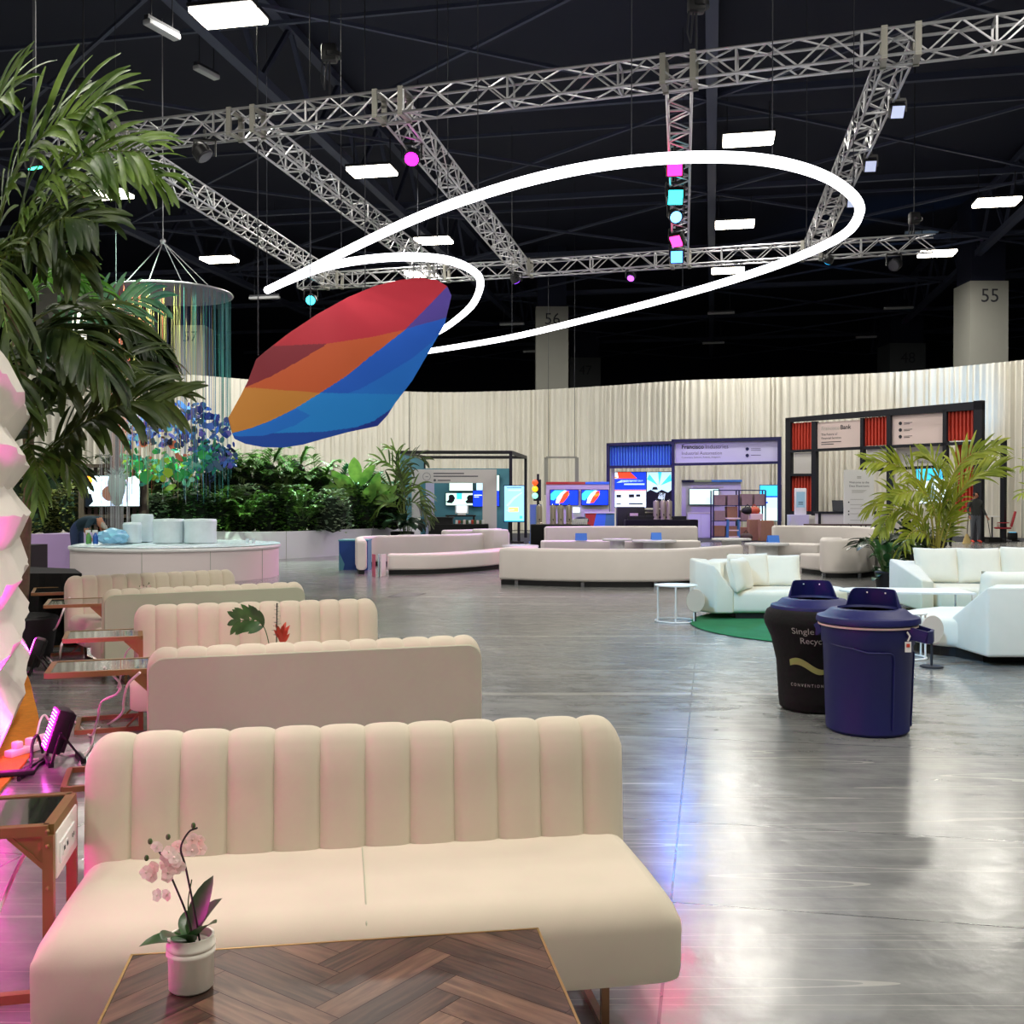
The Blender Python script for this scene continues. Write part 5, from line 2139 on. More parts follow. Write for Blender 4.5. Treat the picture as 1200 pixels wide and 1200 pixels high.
# low white table with thin legs between the lounge sofas
t = thing('coffee_table', 'low oblong white table on thin legs behind the recycling bins', 'table', (4.55, 12.0, 0), R(-6))
mb = MB()
out = circ(-0.35, 0, 0.34, 90, 270, 10) + [(0.75, -0.34), (0.75, 0.34)]
mb.prism(out, 0.445, 0.465)
mb.build('tabletop', 'white_paint', t, smooth=0)
for (x, y) in ((-0.5, -0.2), (-0.5, 0.2), (0.72, -0.3), (0.72, 0.3)):
    mb = MB(); mb.bar((x, y, 0.02), (x, y, 0.445), 0.016); mb.build('leg', 'chrome', t, smooth=0)

# ================================================================== areca palm and broad leaved plants on the right
AY = 18.6
pb = P(1092, 705, AY)
t = thing('areca_palm', 'yellow green areca palm in a dark pot between the lounge sofas and the red booth', 'palm tree', (pb.x, pb.y, 0))


def ap(pts):
    out = []
    for q in pts:
        out.append(P(q[0], q[1], AY + (q[2] if len(q) > 2 else 0)) - Vector((pb.x, pb.y, 0)))
    return out


mb = MB(); mb.lathe([(0, 0), (0.3, 0), (0.38, 0.55), (0.34, 0.57), (0, 0.5)], n=20); mb.build('pot', 'black', t)
AF = [
    ([(1098, 665), (1105, 620), (1130, 570, -.2), (1150, 555, -.3), (1172, 547, -.4)], 20, 0.62, 0.2),
    ([(1095, 665), (1100, 610), (1115, 560, .2), (1135, 535, .3), (1168, 523, .3)], 20, 0.62, 0.2),
    ([(1094, 665), (1092, 610), (1080, 570), (1050, 545, -.2), (1016, 541, -.3)], 20, 0.55, 0.2),
    ([(1092, 665), (1082, 620, -.3), (1060, 598, -.5), (1045, 600, -.6), (1030, 625, -.8)], 16, 0.5, 0.1),
    ([(1092, 665), (1080, 610, .3), (1050, 580, .5), (1035, 585, .6), (1015, 600, .7)], 16, 0.5, 0.1),
    ([(1096, 665), (1098, 620, -.3), (1090, 585, -.6), (1075, 575, -.8), (1052, 580, -1)], 16, 0.5, 0.1),
    ([(1096, 665), (1102, 600), (1100, 560), (1095, 540, .1), (1080, 530, .2)], 18, 0.5, 0.3),
    ([(1096, 665), (1088, 630, -.4), (1072, 622, -.6), (1060, 635, -.8), (1052, 660, -.8)], 14, 0.42, 0.1),
    ([(1098, 665), (1108, 630, .3), (1118, 600, .5), (1118, 580, .6), (1108, 570, .7)], 14, 0.42, 0.2),
]
for i, (pts, nl, L_, sd) in enumerate(AF):
    frond(t, ap(pts), nleaf=int(nl * 1.7), L_=L_ * 0.92, wd=0.024, m='areca_leaf', stem='areca_stem', r0=0.022, droop=0.7, seed=40 + i, sidedir=Vector((0.3, 0.5, sd + 0.7)), start=0.3, vee=0.15, ang=48, shape='x')
# palm at the right frame edge
pb2 = P(1245, 690, 15.2)
t = thing('areca_palm', 'palm at the right frame edge with only a few leaf tips showing', 'palm tree', (pb2.x, pb2.y, 0))
mb = MB(); mb.lathe([(0, 0), (0.25, 0), (0.3, 0.4), (0.28, 0.42), (0, 0.36)], n=16); mb.build('pot', 'black', t)
for i, pts in enumerate(([(1240, 660), (1235, 600), (1222, 560), (1208, 545), (1196, 548)], [(1240, 660), (1232, 610), (1218, 580), (1206, 572), (1196, 580)], [(1242, 660), (1240, 580), (1228, 545), (1215, 530), (1205, 528)])):
    frond(t, [P(q[0], q[1], 15.2) - Vector((pb2.x, pb2.y, 0)) for q in pts], nleaf=14, L_=0.3, wd=0.016, m='areca_leaf', stem='areca_stem', r0=0.015, droop=0.7, seed=60 + i, sidedir=Vector((0.3, 0.5, 0.8)), start=0.3, shape='x')


def broad_plant(loc, label, h, nl, L_, wd, m, seed, spread=1.0, group=None, pot=True, up=(35, 80), lowf=0.25):
    rn = random.Random(seed)
    t = thing('broad_leaved_plant', label, 'plant', loc, 0, group)
    if pot:
        mb = MB(); mb.lathe([(0, 0), (0.16, 0), (0.2, 0.3), (0.18, 0.32), (0, 0.28)], n=16); mb.build('pot', 'black', t)
    ms = MB()
    ml = MB(); ml.norecalc = True
    for i in range(nl):
        a = rn.uniform(0, 2 * pi)
        z0 = 0.28 if pot else 0.02
        el = R(rn.uniform(*up))
        z1 = h * rn.uniform(lowf, 0.85)
        d = Vector((cos(a) * cos(el), sin(a) * cos(el), sin(el)))
        p1 = Vector((cos(a) * spread * 0.25 * rn.uniform(0.3, 1), sin(a) * spread * 0.25 * rn.uniform(0.3, 1), z1))
        ms.tube([(0, 0, z0), p1 * 0.5 + Vector((0, 0, z1 * 0.12)), p1], 0.008, 5)
        leaf(ml, p1, d, (0, 0, 1), L_ * rn.uniform(0.75, 1.2), wd * rn.uniform(0.8, 1.2), rn.uniform(0.6, 1.6), 0.2, 7, shape='oval')
    ms.build('stems', 'stem_green', t)
    ml.build('foliage', m, t, smooth=60)
    return t


p = P(1046, 690, 17.4)
broad_plant((p.x, p.y, 0), 'leafy upright green plant in front of the black pots, left of the areca palm', 1.15, 34, 0.34, 0.06, 'broad_dark', 5, up=(10, 75), lowf=0.3) if False else None
leafmat('broad_dark', (26, 64, 32), (70, 112, 54), 0.35)
broad_plant((p.x - 0.1, p.y, 0), 'leafy upright green plant in front of the black pots, left of the areca palm', 0.95, 46, 0.26, 0.05, 'broad_dark', 5, 1.0, up=(20, 75), lowf=0.2)
p = P(1040, 680, 18.4)
broad_plant((p.x, p.y, 0), 'dark broad leaved plant with large drooping grey green leaves beside the curved sofa block', 0.95, 26, 0.6, 0.13, 'dark_leaf', 6, 1.3, up=(0, 35), lowf=0.7)
p = P(1068, 676, 19.4)
broad_plant((p.x, p.y, 0), 'dark leafy plant behind the areca palm stems', 1.2, 24, 0.5, 0.11, 'dark_leaf', 7, 1.5, up=(0, 50), lowf=0.5)
for i, px in enumerate((1058, 1082)):
    p = G(px, 676)
    mb = MB(); mb.lathe([(0, 0), (0.35, 0), (0.42, 0.75), (0.4, 0.78), (0.36, 0.74), (0, 0.7)], n=20)
    tag(mb.build('planter', 'black', loc=(p.x, p.y, 0)), ('left' if i == 0 else 'right') + ' one of two black planter tubs behind the right lounge sofa', 'planter', 'black planter tubs by the palm')
# ================================================================== booths
mm('screen_white', (225, 240, 248), 0.3, emit=1.3, ecol=(215, 236, 250))
mm('screen_blue', (16, 60, 210), 0.3, emit=1.3, ecol=(16, 56, 215))
mm('screen_cyan', (60, 190, 240), 0.3, emit=1.4, ecol=(60, 190, 240))
mm('screen_red', (240, 70, 40), 0.3, emit=1.3, ecol=(245, 70, 40))
mm('screen_orange', (250, 150, 50), 0.3, emit=1.3, ecol=(250, 150, 50))
mm('screen_pale', (190, 222, 235), 0.3, emit=1.1, ecol=(190, 226, 240))
mm('screen_mint', (200, 244, 232), 0.3, emit=1.3, ecol=(200, 246, 232))
mm('screen_dark', (20, 24, 40), 0.3)
mm('screen_yellow', (250, 225, 120), 0.3, emit=1.2, ecol=(250, 225, 120))
mm('screen_grey', (120, 150, 165), 0.3, emit=0.6, ecol=(120, 150, 165))
mm('shape_text', (110, 110, 124), 0.7)
mm('booth_wall', (216, 212, 208), 0.6)
mm('booth_lav', (206, 202, 226), 0.6)
mm('carpet_dark', (44, 46, 54), 0.95)
mm('urn', (196, 186, 166), 0.3, 0.6)


class Plane:
    """a vertical face through two ground points; u along it in metres, n towards the viewer"""
    def __init__(s, a, b):
        s.a = Vector((a[0], a[1], 0))
        s.b = Vector((b[0], b[1], 0))
        s.d = (s.b - s.a).normalized()
        s.n = Vector((s.d.y, -s.d.x, 0))
        s.L = (s.b - s.a).length
        s.rz = atan2(s.d.y, s.d.x)

    def u(s, px):
        k_ = (px - 600) / F
        return (k_ * s.a.y - s.a.x) / (s.d.x - k_ * s.d.y)

    def z(s, px, py):
        p = s.a + s.d * s.u(px)
        return P(px, py, p.y).z


def local_poly(mb, pts, y, m=0):
    """flat polygon in the local xz plane at depth y"""
    mb.face([mb.add((p[0], y, p[1])) for p in pts], m)


def lines(mb, x, z, widths, h, gap, m=0, y=-0.01):
    for i, w_ in enumerate(widths):
        local_poly(mb, [(x, z - i * gap), (x + w_, z - i * gap), (x + w_, z - i * gap + h), (x, z - i * gap + h)], y, m)


def corrugated(mb, x0, x1, z0, z1, y, n, m=0, dep=0.10):
    w_ = (x1 - x0) / n
    for i in range(n):
        a = x0 + i * w_
        xs = [(a, 0), (a + w_ * 0.4, 0), (a + w_ * 0.5, dep), (a + w_ * 0.9, dep), (a + w_, 0)]
        for (p, q), (r_, s) in zip(xs, xs[1:]):
            mb.face([mb.add((p, y + q, z0)), mb.add((r_, y + s, z0)), mb.add((r_, y + s, z1)), mb.add((p, y + q, z1))], m)


# ---- carpets under the booths
for nm_, pts, lb in (('carpet', [(-4.5, 35.6), (3.0, 37.8), (15.0, 38.4), (25, 38.2), (25, 44), (15, 49), (4, 50), (-6, 46)], 'dark grey carpet under the exhibition booths along the drape'),):
    mb = MB(); mb.prism(pts, 0.002, 0.014)
    tag(mb.build('carpet', 'carpet_dark', smooth=0), lb, 'carpet')

# ------------------------------------------------ red panelled bank booth
pa = P(923, 600, 44.6)
pc = P(1152, 600, 38.0)
PL = Plane((pa.x, pa.y), (pc.x, pc.y))
t = thing('exhibition_booth', 'black framed booth facade with red corrugated panels and white sign boards', 'booth', PL.a, PL.rz)
ux = PL.u
ztop = PL.z(1152, 470)
hL = PL.z(923, 490)
H = (ztop + hL) / 2


def zc(px, py):
    return PL.z(px, py)


mb = MB()
D = 0.3


def fbar(x0, x1, z0, z1, m=0, y0=-0.12, y1=0.12):
    mb.box2((x0, y0, z0), (x1, y1, z1), m)


def fq(px0, px1, yA, yB, yA2=None, yB2=None, y0=-0.12, y1=0.12):
    """bar between photograph columns; heights given at each side"""
    x0, x1 = ux(px0), ux(px1)
    zA0, zB0 = zc(px0, yA), zc(px0, yB)
    zA1, zB1 = (zc(px1, yA2), zc(px1, yB2)) if yA2 is not None else (zA0, zB0)
    ids = []
    for y in (y0, y1):
        ids += [mb.add((x0, y, zB0)), mb.add((x1, y, zB1)), mb.add((x1, y, zA1)), mb.add((x0, y, zA0))]
    for q in ((0, 1, 2, 3), (7, 6, 5, 4), (0, 4, 5, 1), (1, 5, 6, 2), (2, 6, 7, 3), (3, 7, 4, 0)):
        mb.face([ids[i] for i in q])


fq(922, 928, 490, 632)                      # left post
fq(1142, 1152, 470, 642)
fq(922, 1152, 490, 495, 470, 480)           # top beam
fq(952.5, 957.5, 494, 632)
fq(1009.5, 1013, 490, 553)
fq(1040.5, 1045, 486, 634)
fq(1106, 1110.5, 480, 560)
fq(928, 1142, 527.5, 530.5, 517, 520.5)
fq(928, 954, 555, 558, 555, 558)
fq(1010, 1107, 549, 553, 545, 548)
fq(928, 954, 599, 603, 599, 603)
fq(1024, 1045, 599, 603, 599, 603)
mb.build('frame', 'bank_frame', t, smooth=0)
# side return post and beam on the right, farther back
mb = MB()
fq(1152, 1168, 515, 519, 515, 519, y0=0.6, y1=0.8)
fq(1163, 1168, 515, 640, y0=0.6, y1=0.8)
mb.build('side_frame', 'bank_frame', t, smooth=0)


def panel(px0, px1, ya, yb, ya2, yb2, m, kind='flat', y=0.02, n=7, name='panel'):
    global mb
    x0, x1 = ux(px0), ux(px1)
    zt, zb = (zc(px0, ya) + zc(px1, ya2)) / 2, (zc(px0, yb) + zc(px1, yb2)) / 2
    mb = MB()
    if kind == 'flat':
        mb.box2((x0, y, zb), (x1, y + 0.04, zt))
    else:
        corrugated(mb, x0, x1, zb, zt, y, n)
        mb.norecalc = True
    return mb.build(name, m, t, smooth=0), x0, x1, zb, zt


panel(928, 952.5, 496, 527, 494, 528, 'red_panel', 'c', name='red_panel')
panel(1013, 1040.5, 490, 523, 487, 521, 'red_panel', 'c', name='red_panel')
panel(1110.5, 1142, 482, 517, 478, 515, 'red_panel', 'c', name='red_panel')
panel(928, 952.5, 557, 599, 557, 599, 'red_panel', 'c', name='red_panel')
panel(1116, 1141, 521, 600, 520, 600, 'red_panel', 'c', n=6, name='red_panel', y=0.2)
panel(930, 953, 531, 555, 530, 555, 'booth_wall', name='white_panel')
panel(1015, 1041, 525, 548, 524, 546, 'booth_wall', name='white_panel')
o, x0, x1, zb, zt = panel(956, 1009, 496, 527, 491, 524, 'sign_pink', name='sign_board')
sz = (zt - zb)
mb = MB()
mb.text('Francisco', sz * 0.20, (x0 + 0.25, 0.012, zb + sz * 0.70), (1, 0, 0), (0, 0, 1))
fw = text_width('Francisco', sz * 0.20)
mb.build('sign_text', 'ivory_text', o, smooth=0)
mb = MB()
mb.text('Bank', sz * 0.22, (x0 + 0.25 + fw * 1.05, 0.012, zb + sz * 0.70), (1, 0, 0), (0, 0, 1), bold=True)
mb.text('The Future of', sz * 0.12, (x0 + 0.25, 0.012, zb + sz * 0.50), (1, 0, 0), (0, 0, 1))
mb.text('Financial Services', sz * 0.12, (x0 + 0.25, 0.012, zb + sz * 0.36), (1, 0, 0), (0, 0, 1))
lines(mb, x0 + 0.25, zb + sz * 0.24, (0.95, 0.6), 0.03, 0.09, y=0.012)
mb.build('sign_text', 'dark_text', o, smooth=0)
o, x0, x1, zb, zt = panel(1045, 1105, 487, 521, 481, 519, 'sign_pink', name='sign_board')
mb = MB()
for i in range(3):
    mb = MB()
    z = zt - (zt - zb) * (0.3 + 0.22 * i)
    mb.X = Matrix.Translation((x0 + 0.35, 0.012, z)) @ Matrix.Rotation(R(90), 4, 'X')
    mb.lathe([(0, 0), (0.07, 0), (0.07, 0.008), (0, 0.008)], n=14)
    mb.X = None
    lines(mb, x0 + 0.5, z, (0.35, 0.25), 0.02, 0.05, y=0.012)
    mb.build('bullet_line', 'dark_text', o, smooth=0)
o, x0, x1, zb, zt = panel(1045, 1106, 524, 546, 521, 545, 'booth_wall', name='glass_banner', y=0.3)
mb = MB()
mb.text('Best customer insights for', 0.2, (x0 + 0.4, 0.29, zt - 0.4), (1, 0, 0), (0, 0, 1))
mb.text('faster flexible lending', 0.2, (x0 + 0.4, 0.29, zt - 0.68), (1, 0, 0), (0, 0, 1))
mb.build('banner_text', 'grey_text', o, smooth=0)
# monitor behind the palm and a lit round graphic
def screen(t, x0, x1, z0, z1, y, paint=None, name='screen', bezel=0.03, frame='black_metal', base='screen_white'):
    mb_ = MB(); mb_.box2((x0 - bezel, y, z0 - bezel), (x1 + bezel, y + 0.06, z1 + bezel)); o_ = mb_.build(name, frame, t, smooth=0)
    mb_ = MB(); local_poly(mb_, [(x0, z0), (x1, z0), (x1, z1), (x0, z1)], y - 0.004); g = mb_.build('display', base, o_, smooth=0)
    if paint:
        for mname, polys in paint.items():
            mb_ = MB()
            for k_, pl in enumerate(polys):
                local_poly(mb_, [(x0 + (x1 - x0) * a, z0 + (z1 - z0) * b) for a, b in pl], y - 0.006 - 0.0015 * k_)
            mb_.norecalc = True
            mb_.build('screen_picture', mname, o_, smooth=0)
    return o_


screen(t, ux(1060), ux(1095), zc(1078, 590), zc(1078, 548), 0.9, {'screen_cyan': [[(0, .6), (1, .7), (1, 1), (0, 1)]], 'screen_grey': [[(.3, .1), (.7, .1), (.6, .5), (.4, .5)]]})
# posters and counters inside
def plinth(px, py, w_, h_, Y, label, m='booth_lav', name='display_plinth'):
    p_ = P(px, py, Y)
    mb_ = MB(); mb_.rbox((0, 0, h_ / 2), (w_, 0.5, h_), 0.01, 1)
    return tag(mb_.build(name, m, loc=(p_.x, p_.y, 0.014)), label, 'plinth')


p_ = P(935, 630, 42.6)
plinth(935, 630, 0.78, 0.95, 42.6, 'white display plinth in front of the lower red panel')
t2 = thing('tablet_stand', 'white tablet kiosk standing on the plinth before the red panel', 'kiosk', (p_.x + 0.1, p_.y, 0.964))
mb = MB(); mb.rbox((0, 0, 0.55), (0.5, 0.08, 1.1), 0.03, 2); bd = mb.build('panel', 'white_paint', t2)
mb = MB(); local_poly(mb, [(-0.18, 0.3), (0.18, 0.3), (0.18, 0.95), (-0.18, 0.95)], -0.045); mb.build('display', 'screen_grey', bd, smooth=0)
mb = MB(); lines(mb, -0.1, 0.5, (0.2, 0.2), 0.03, 0.08, y=-0.05); mb.build('display_marks', 'screen_dark', bd, smooth=0)
p_ = P(949, 630, 43.4)
plinth(949.5, 630, 0.4, 0.9, 43.4, 'narrow grey plinth beside the white display plinth', 'booth_wall')

# welcome board
Yw = 39.5
a_, b_ = P(989, 640, Yw), P(1024, 640, Yw)
t2 = thing('welcome_board', 'tall white welcome board with small printed lines by the black framed booth', 'sign', ((a_.x + b_.x) / 2, Yw, 0.014))
wb = (b_.x - a_.x)
hb = P(989, 551, Yw).z
mb = MB(); mb.box2((-wb / 2, 0, 0), (wb / 2, 0.06, hb)); bd = mb.build('board', 'white_paint', t2, smooth=0)
mb = MB()
mb.text('Welcome to the', 0.115, (0, -0.005, hb - 0.52), (1, 0, 0), (0, 0, 1), centre=True)
mb.text('Data Showroom', 0.115, (0, -0.005, hb - 0.66), (1, 0, 0), (0, 0, 1), centre=True)
mb.build('heading', 'grey_text', bd, smooth=0)
mb = MB()
lines(mb, -0.28, hb - 0.8, (0.56, 0.5, 0.44), 0.015, 0.04, y=-0.005)
lines(mb, -0.08, hb - 0.28, (0.16, 0.16), 0.03, 0.05, y=-0.005)
for z in (1.15, 1.35, 1.5, 1.7, 1.95, 2.1, 2.4, 2.6, 2.75):
    lines(mb, -0.34, hb - z, (0.5,), 0.018, 0.1, y=-0.005)
mb.build('small_print', 'ivory_text', bd, smooth=0)
mb = MB()
for z in (1.25, 1.6, 1.72, 2.1, 2.24, 2.36):
    mb.X = Matrix.Translation((-0.4, -0.005, hb - z)) @ Matrix.Rotation(R(90), 4, 'X')
    mb.lathe([(0, 0), (0.028, 0), (0.028, 0.005), (0, 0.005)], n=10)
mb.build('bullets', 'dark_text', bd, smooth=0)

# long folding table in front of the booth
a_, b_ = P(945, 615, 37.2), P(1040, 614, 37.2)
t2 = thing('folding_table', 'long dark folding table standing before the white welcome board', 'table', ((a_.x + b_.x) / 2, 37.2, 0))
zt_ = a_.z
mb = MB(); mb.box((0, 0, zt_), (b_.x - a_.x, 0.75, 0.05)); mb.build('tabletop', 'wood_dark', t2, smooth=0)
for x in (-0.9, -0.3, 0.6):
    mb = MB(); mb.bar((x, 0.25, 0), (x, 0.25, zt_), 0.04); mb.bar((x, -0.25, 0), (x, -0.25, zt_), 0.04); mb.bar((x, -0.25, zt_ * 0.45), (x + 0.4, -0.25, zt_), 0.03)
    mb.build('leg', 'black_metal', t2, smooth=0)
# counter with laptop behind
a_, b_ = P(961, 600, 42.2), P(1044, 600, 42.2)
t2 = thing('booth_counter', 'pale counter with thin black rim inside the black framed booth', 'counter', ((a_.x + b_.x) / 2, 42.6, 0.014))
w2 = (b_.x - a_.x) / 2
mb = MB(); mb.box2((-w2, -0.3, 0), (w2, 0.3, 1.0)); mb.build('body', 'booth_wall', t2, smooth=0)
mb = MB(); mb.box2((-w2 - 0.05, -0.35, 1.0), (w2 + 0.05, 0.35, 1.08)); mb.build('worktop', 'bank_frame', t2, smooth=0)
mb = MB(); mb.box2((-w2 - 0.05, -0.36, 0), (-w2 + 0.05, -0.3, 1.0)); mb.build('corner_post', 'bank_frame', t2, smooth=0)
p_ = P(984, 600, 42.4)
t2 = thing('laptop', 'open dark laptop on the pale booth counter', 'laptop', (p_.x, 42.5, 1.097))
mb = MB(); mb.box((0, -0.05, 0.012), (0.4, 0.28, 0.024)); mb.build('keyboard_base', 'dark_steel', t2, smooth=0)
mb = MB(); mb.X = Matrix.Translation((0, 0.1, 0.02)) @ Matrix.Rotation(R(-12), 4, 'X'); mb.box((0, 0, 0.22), (0.46, 0.02, 0.46)); mb.build('lid', 'screen_dark', t2, smooth=0)

# ------------------------------------------------ blue booth (two bays)
Yb = 43.6
pa, pc = P(712, 600, Yb + 0.4), P(915, 600, Yb - 1.2)
PL = Plane((pa.x, pa.y), (pc.x, pc.y))
t = thing('exhibition_booth', 'navy framed booth with blue corrugated panel and lavender company sign', 'booth', PL.a, PL.rz)
ux = PL.u
mb = MB()
fq(711, 714.5, 519.5, 636)
fq(787, 790.5, 515, 636)
fq(911, 915.5, 512, 636)
fq(711, 787, 519.5, 523, 517, 520.5)
fq(787, 915, 515, 518.5, 512, 516)
fq(711, 787, 546, 549, 545, 548)
fq(787, 915, 543, 546, 540.5, 543.5)
mb.build('frame', 'navy_frame', t, smooth=0)
panel(714.5, 787, 522, 546, 520, 545, 'blue_panel', 'c', n=22, name='blue_panel')
o, x0, x1, zb, zt = panel(789, 912, 518, 543, 515.5, 541, 'sign_lav', name='sign_board')
sz = zt - zb
mb = MB()
q = sz * 0.27
mb.text('Francisco', q, (x0 + 0.34, 0.012, zb + sz * 0.66), (1, 0, 0), (0, 0, 1), bold=True)
fw = text_width('Francisco', q, True)
mb.build('sign_text', 'dark_text', o, smooth=0)
mb = MB()
mb.text('Industries', q, (x0 + 0.34 + fw * 1.06, 0.012, zb + sz * 0.66), (1, 0, 0), (0, 0, 1))
mb.text('Industrial Automation', q * 0.78, (x0 + 0.34, 0.012, zb + sz * 0.38), (1, 0, 0), (0, 0, 1))
mb.text('Customers, Sensors, Robots, Adaptors', q * 0.42, (x0 + 0.34, 0.012, zb + sz * 0.22), (1, 0, 0), (0, 0, 1))
mb.build('sign_text', 'shape_text', o, smooth=0)
mb = MB()
for i in range(2):
    z = zt - sz * (0.38 + 0.3 * i)
    mb.X = Matrix.Translation((x0 + 3.05, 0.012, z)) @ Matrix.Rotation(R(90), 4, 'X')
    mb.lathe([(0, 0), (0.07, 0), (0.07, 0.008), (0, 0.008)], n=14)
    mb.X = None
    lines(mb, x0 + 3.2, z, (0.4, 0.4)[:2 - i], 0.018, 0.07, y=0.012)
mb.build('bullet_list', 'navy_frame', o, smooth=0)
# video wall in the left bay
ZL = lambda py: PL.z(750, py)
screen(t, ux(718.5), ux(755.5), ZL(594.5), ZL(553), 0.6, {
    'screen_blue': [[(0, .5), (1, .5), (1, .82), (0, .82)], [(.72, .82), (1, .82), (1, 1), (.5, 1)]],
    'screen_red': [[(.12, .82), (.85, .82), (.62, 1), (.08, 1)], [(0, .47), (1, .47), (1, .495), (0, .495)]],
    'screen_orange': [[(0, .88), (.2, .82), (.12, .82), (0, .84)]],
    'screen_dark': [[(.05, .28), (.2, .28), (.2, .36), (.05, .36)], [(.45, .28), (.62, .28), (.62, .37), (.45, .37)], [(.68, .3), (.82, .3), (.82, .37), (.68, .37)],
                    [(.05, .08), (.2, .08), (.2, .11), (.05, .11)], [(.45, .08), (.9, .08), (.9, .12), (.45, .12)]],
    'screen_pale': [[(.05, .70), (.9, .74), (.9, .78), (.2, .78)], [(.3, .64), (.95, .64), (.95, .68), (.3, .68)]]}, name='video_screen')
screen(t, ux(756.5), ux(786), ZL(594.5), ZL(553), 0.6, {
    'screen_dark': [[(0, 0), (1, 0), (1, .5), (.85, .42), (.6, .5), (.4, .42), (.15, .5), (0, .44)], [(.2, .5), (.45, .5), (.4, .58), (.25, .58)]],
    'screen_cyan': [[(.0, .8), (.45, .62), (.1, .95)], [(1, .75), (.55, .62), (.95, .95)], [(.45, 1), (.5, .62), (.6, 1)]],
    'screen_white': [[(.45, .25), (.7, .2), (.75, .4), (.5, .42)]]}, name='video_screen', base='screen_pale')
panel(714.5, 719, 548, 634, 548, 634, 'booth_lav', name='white_panel', y=0.3)
# right bay: back wall with screen
o, x0, x1, zb, zt = panel(796, 868, 564, 634, 564, 634, 'booth_lav', name='back_wall_panel', y=1.6)
mb = MB(); mb.box2((x0, 1.5, zt), (x0 + 0.55, 1.64, zt + 0.09)); mb.build('colour_strip', 'navy_frame', t, smooth=0)
mb = MB(); mb.box2((x0 + 0.55, 1.5, zt), (x0 + 1.6, 1.64, zt + 0.09)); mb.build('colour_strip', 'strip_sage', t, smooth=0) if 'strip_sage' in M else None
mm('strip_sage', (160, 170, 150), 0.6)
mb = MB(); mb.box2((x0 + 0.55, 1.5, zt), (x0 + 1.3, 1.64, zt + 0.09)); mb.build('colour_strip', 'strip_sage', t, smooth=0)
mb = MB(); mb.box2((x0 + 1.3, 1.5, zt), (x1 + 0.05, 1.64, zt + 0.09)); mb.build('colour_strip', 'blue_panel', t, smooth=0)
mb = MB(); lines(mb, x0 + 0.5, zt - 0.25, (1.3,), 0.05, 0.1, y=1.59); mb.build('wall_text', 'ivory_text', o, smooth=0)
screen(t, ux(806), ux(841), ZL(591), ZL(573), 1.45, {'screen_pale': [[(.5, .05), (.8, .05), (.75, .5), (.55, .45)]]}, name='video_screen', base='screen_mint')
# right side rack of screens
screen(t, ux(891), ux(916), ZL(610), ZL(569), 1.0, {
    'screen_cyan': [[(0, .7), (1, .7), (1, 1), (0, 1)]], 'screen_blue': [[(0, .66), (1, .66), (1, .7), (0, .7)], [(.1, .45), (.4, .5), (.35, .55)]],
    'screen_mint': [[(0, 0), (1, 0), (1, .35), (0, .35)]]}, name='side_screen', base='screen_pale', frame='navy_frame')


def booth_box(px, py0, py1, w_, Y, m, label, cat, name, grp=None, depth=0.45):
    a0 = P(px, py0, Y)
    a1 = P(px, py1, Y)
    mb_ = MB(); mb_.rbox((0, 0, (a0.z - a1.z) / 2), (w_, depth, a0.z - a1.z), 0.01, 1)
    return tag(mb_.build(name, m, loc=(a0.x, Y, 0.014 if 'floor' in label or 'carrying' in label else max(0.014, a1.z))), label, cat, grp)


t2 = thing('cabinet', 'white two door cabinet inside the lavender signed booth', 'cabinet', (P(820, 600, 42.0).x, 42.0, 0.014))
hc = P(820, 602, 42).z
mb = MB(); mb.box2((-0.46, -0.22, 0), (0.46, 0.25, hc)); mb.build('body', 'booth_lav', t2, smooth=0)
for x in (-0.23, 0.23):
    mb = MB(); mb.box((x, -0.23, hc / 2), (0.44, 0.02, hc - 0.06)); mb.build('door', 'sign_lav', t2, smooth=0)
mb = MB(); mb.box2((-0.49, -0.25, hc), (0.49, 0.28, hc + 0.03)); mb.build('top', 'booth_wall', t2, smooth=0)
# metal shelf rack with cardboard boxes
RY = 40.5
xa, xm, xb = P(836, 600, RY).x, P(866, 600, RY).x, P(897, 600, RY).x
t2 = thing('shelf_rack', 'navy metal shelf rack holding cardboard boxes in the lavender signed booth', 'shelf', (xa, RY, 0.014))
hr = P(850, 575, RY).z
mb = MB()
for x in (0, xm - xa, xb - xa):
    for y in (0, 0.5):
        mb.bar((x, y, 0), (x, y, hr), 0.05)
mb.build('posts', 'navy_frame', t2, smooth=0)
for py in (592.5, 610.5, 629):
    z = P(850, py, RY).z
    mb = MB(); mb.box2((0, 0, z - 0.03), (xb - xa, 0.5, z)); mb.build('shelf', 'navy_frame', t2, smooth=0)
mb = MB(); mb.bar((0, 0, hr), (xb - xa, 0, hr), 0.04); mb.build('top_rail', 'navy_frame', t2, smooth=0)
for (px, z0, z1, m_, lb) in ((842.5, 592.5, 580, 'cardboard_grey', 'top shelf, leftmost'), (857.5, 592.5, 580, 'cardboard_grey', 'top shelf, second'), (874, 592.5, 579, 'cardboard_grey', 'top shelf, third'),
                             (889, 592.5, 579, 'cardboard_grey', 'top shelf, rightmost'), (842.5, 610.5, 598.5, 'cardboard_grey', 'middle shelf, leftmost'), (857, 610.5, 593.5, 'cardboard', 'middle shelf, brown one'),
                             (873, 610.5, 598, 'cardboard_grey', 'middle shelf, right of the brown one'), (842, 629, 616, 'cardboard', 'bottom shelf, leftmost'), (857, 629, 616.5, 'cardboard', 'bottom shelf, behind the stool')):
    booth_box(px, z1, z0, 0.42, RY + 0.25, m_, 'cardboard box on the navy rack, ' + lb, 'box', 'cardboard_box', 'cardboard boxes in the lavender signed booth')
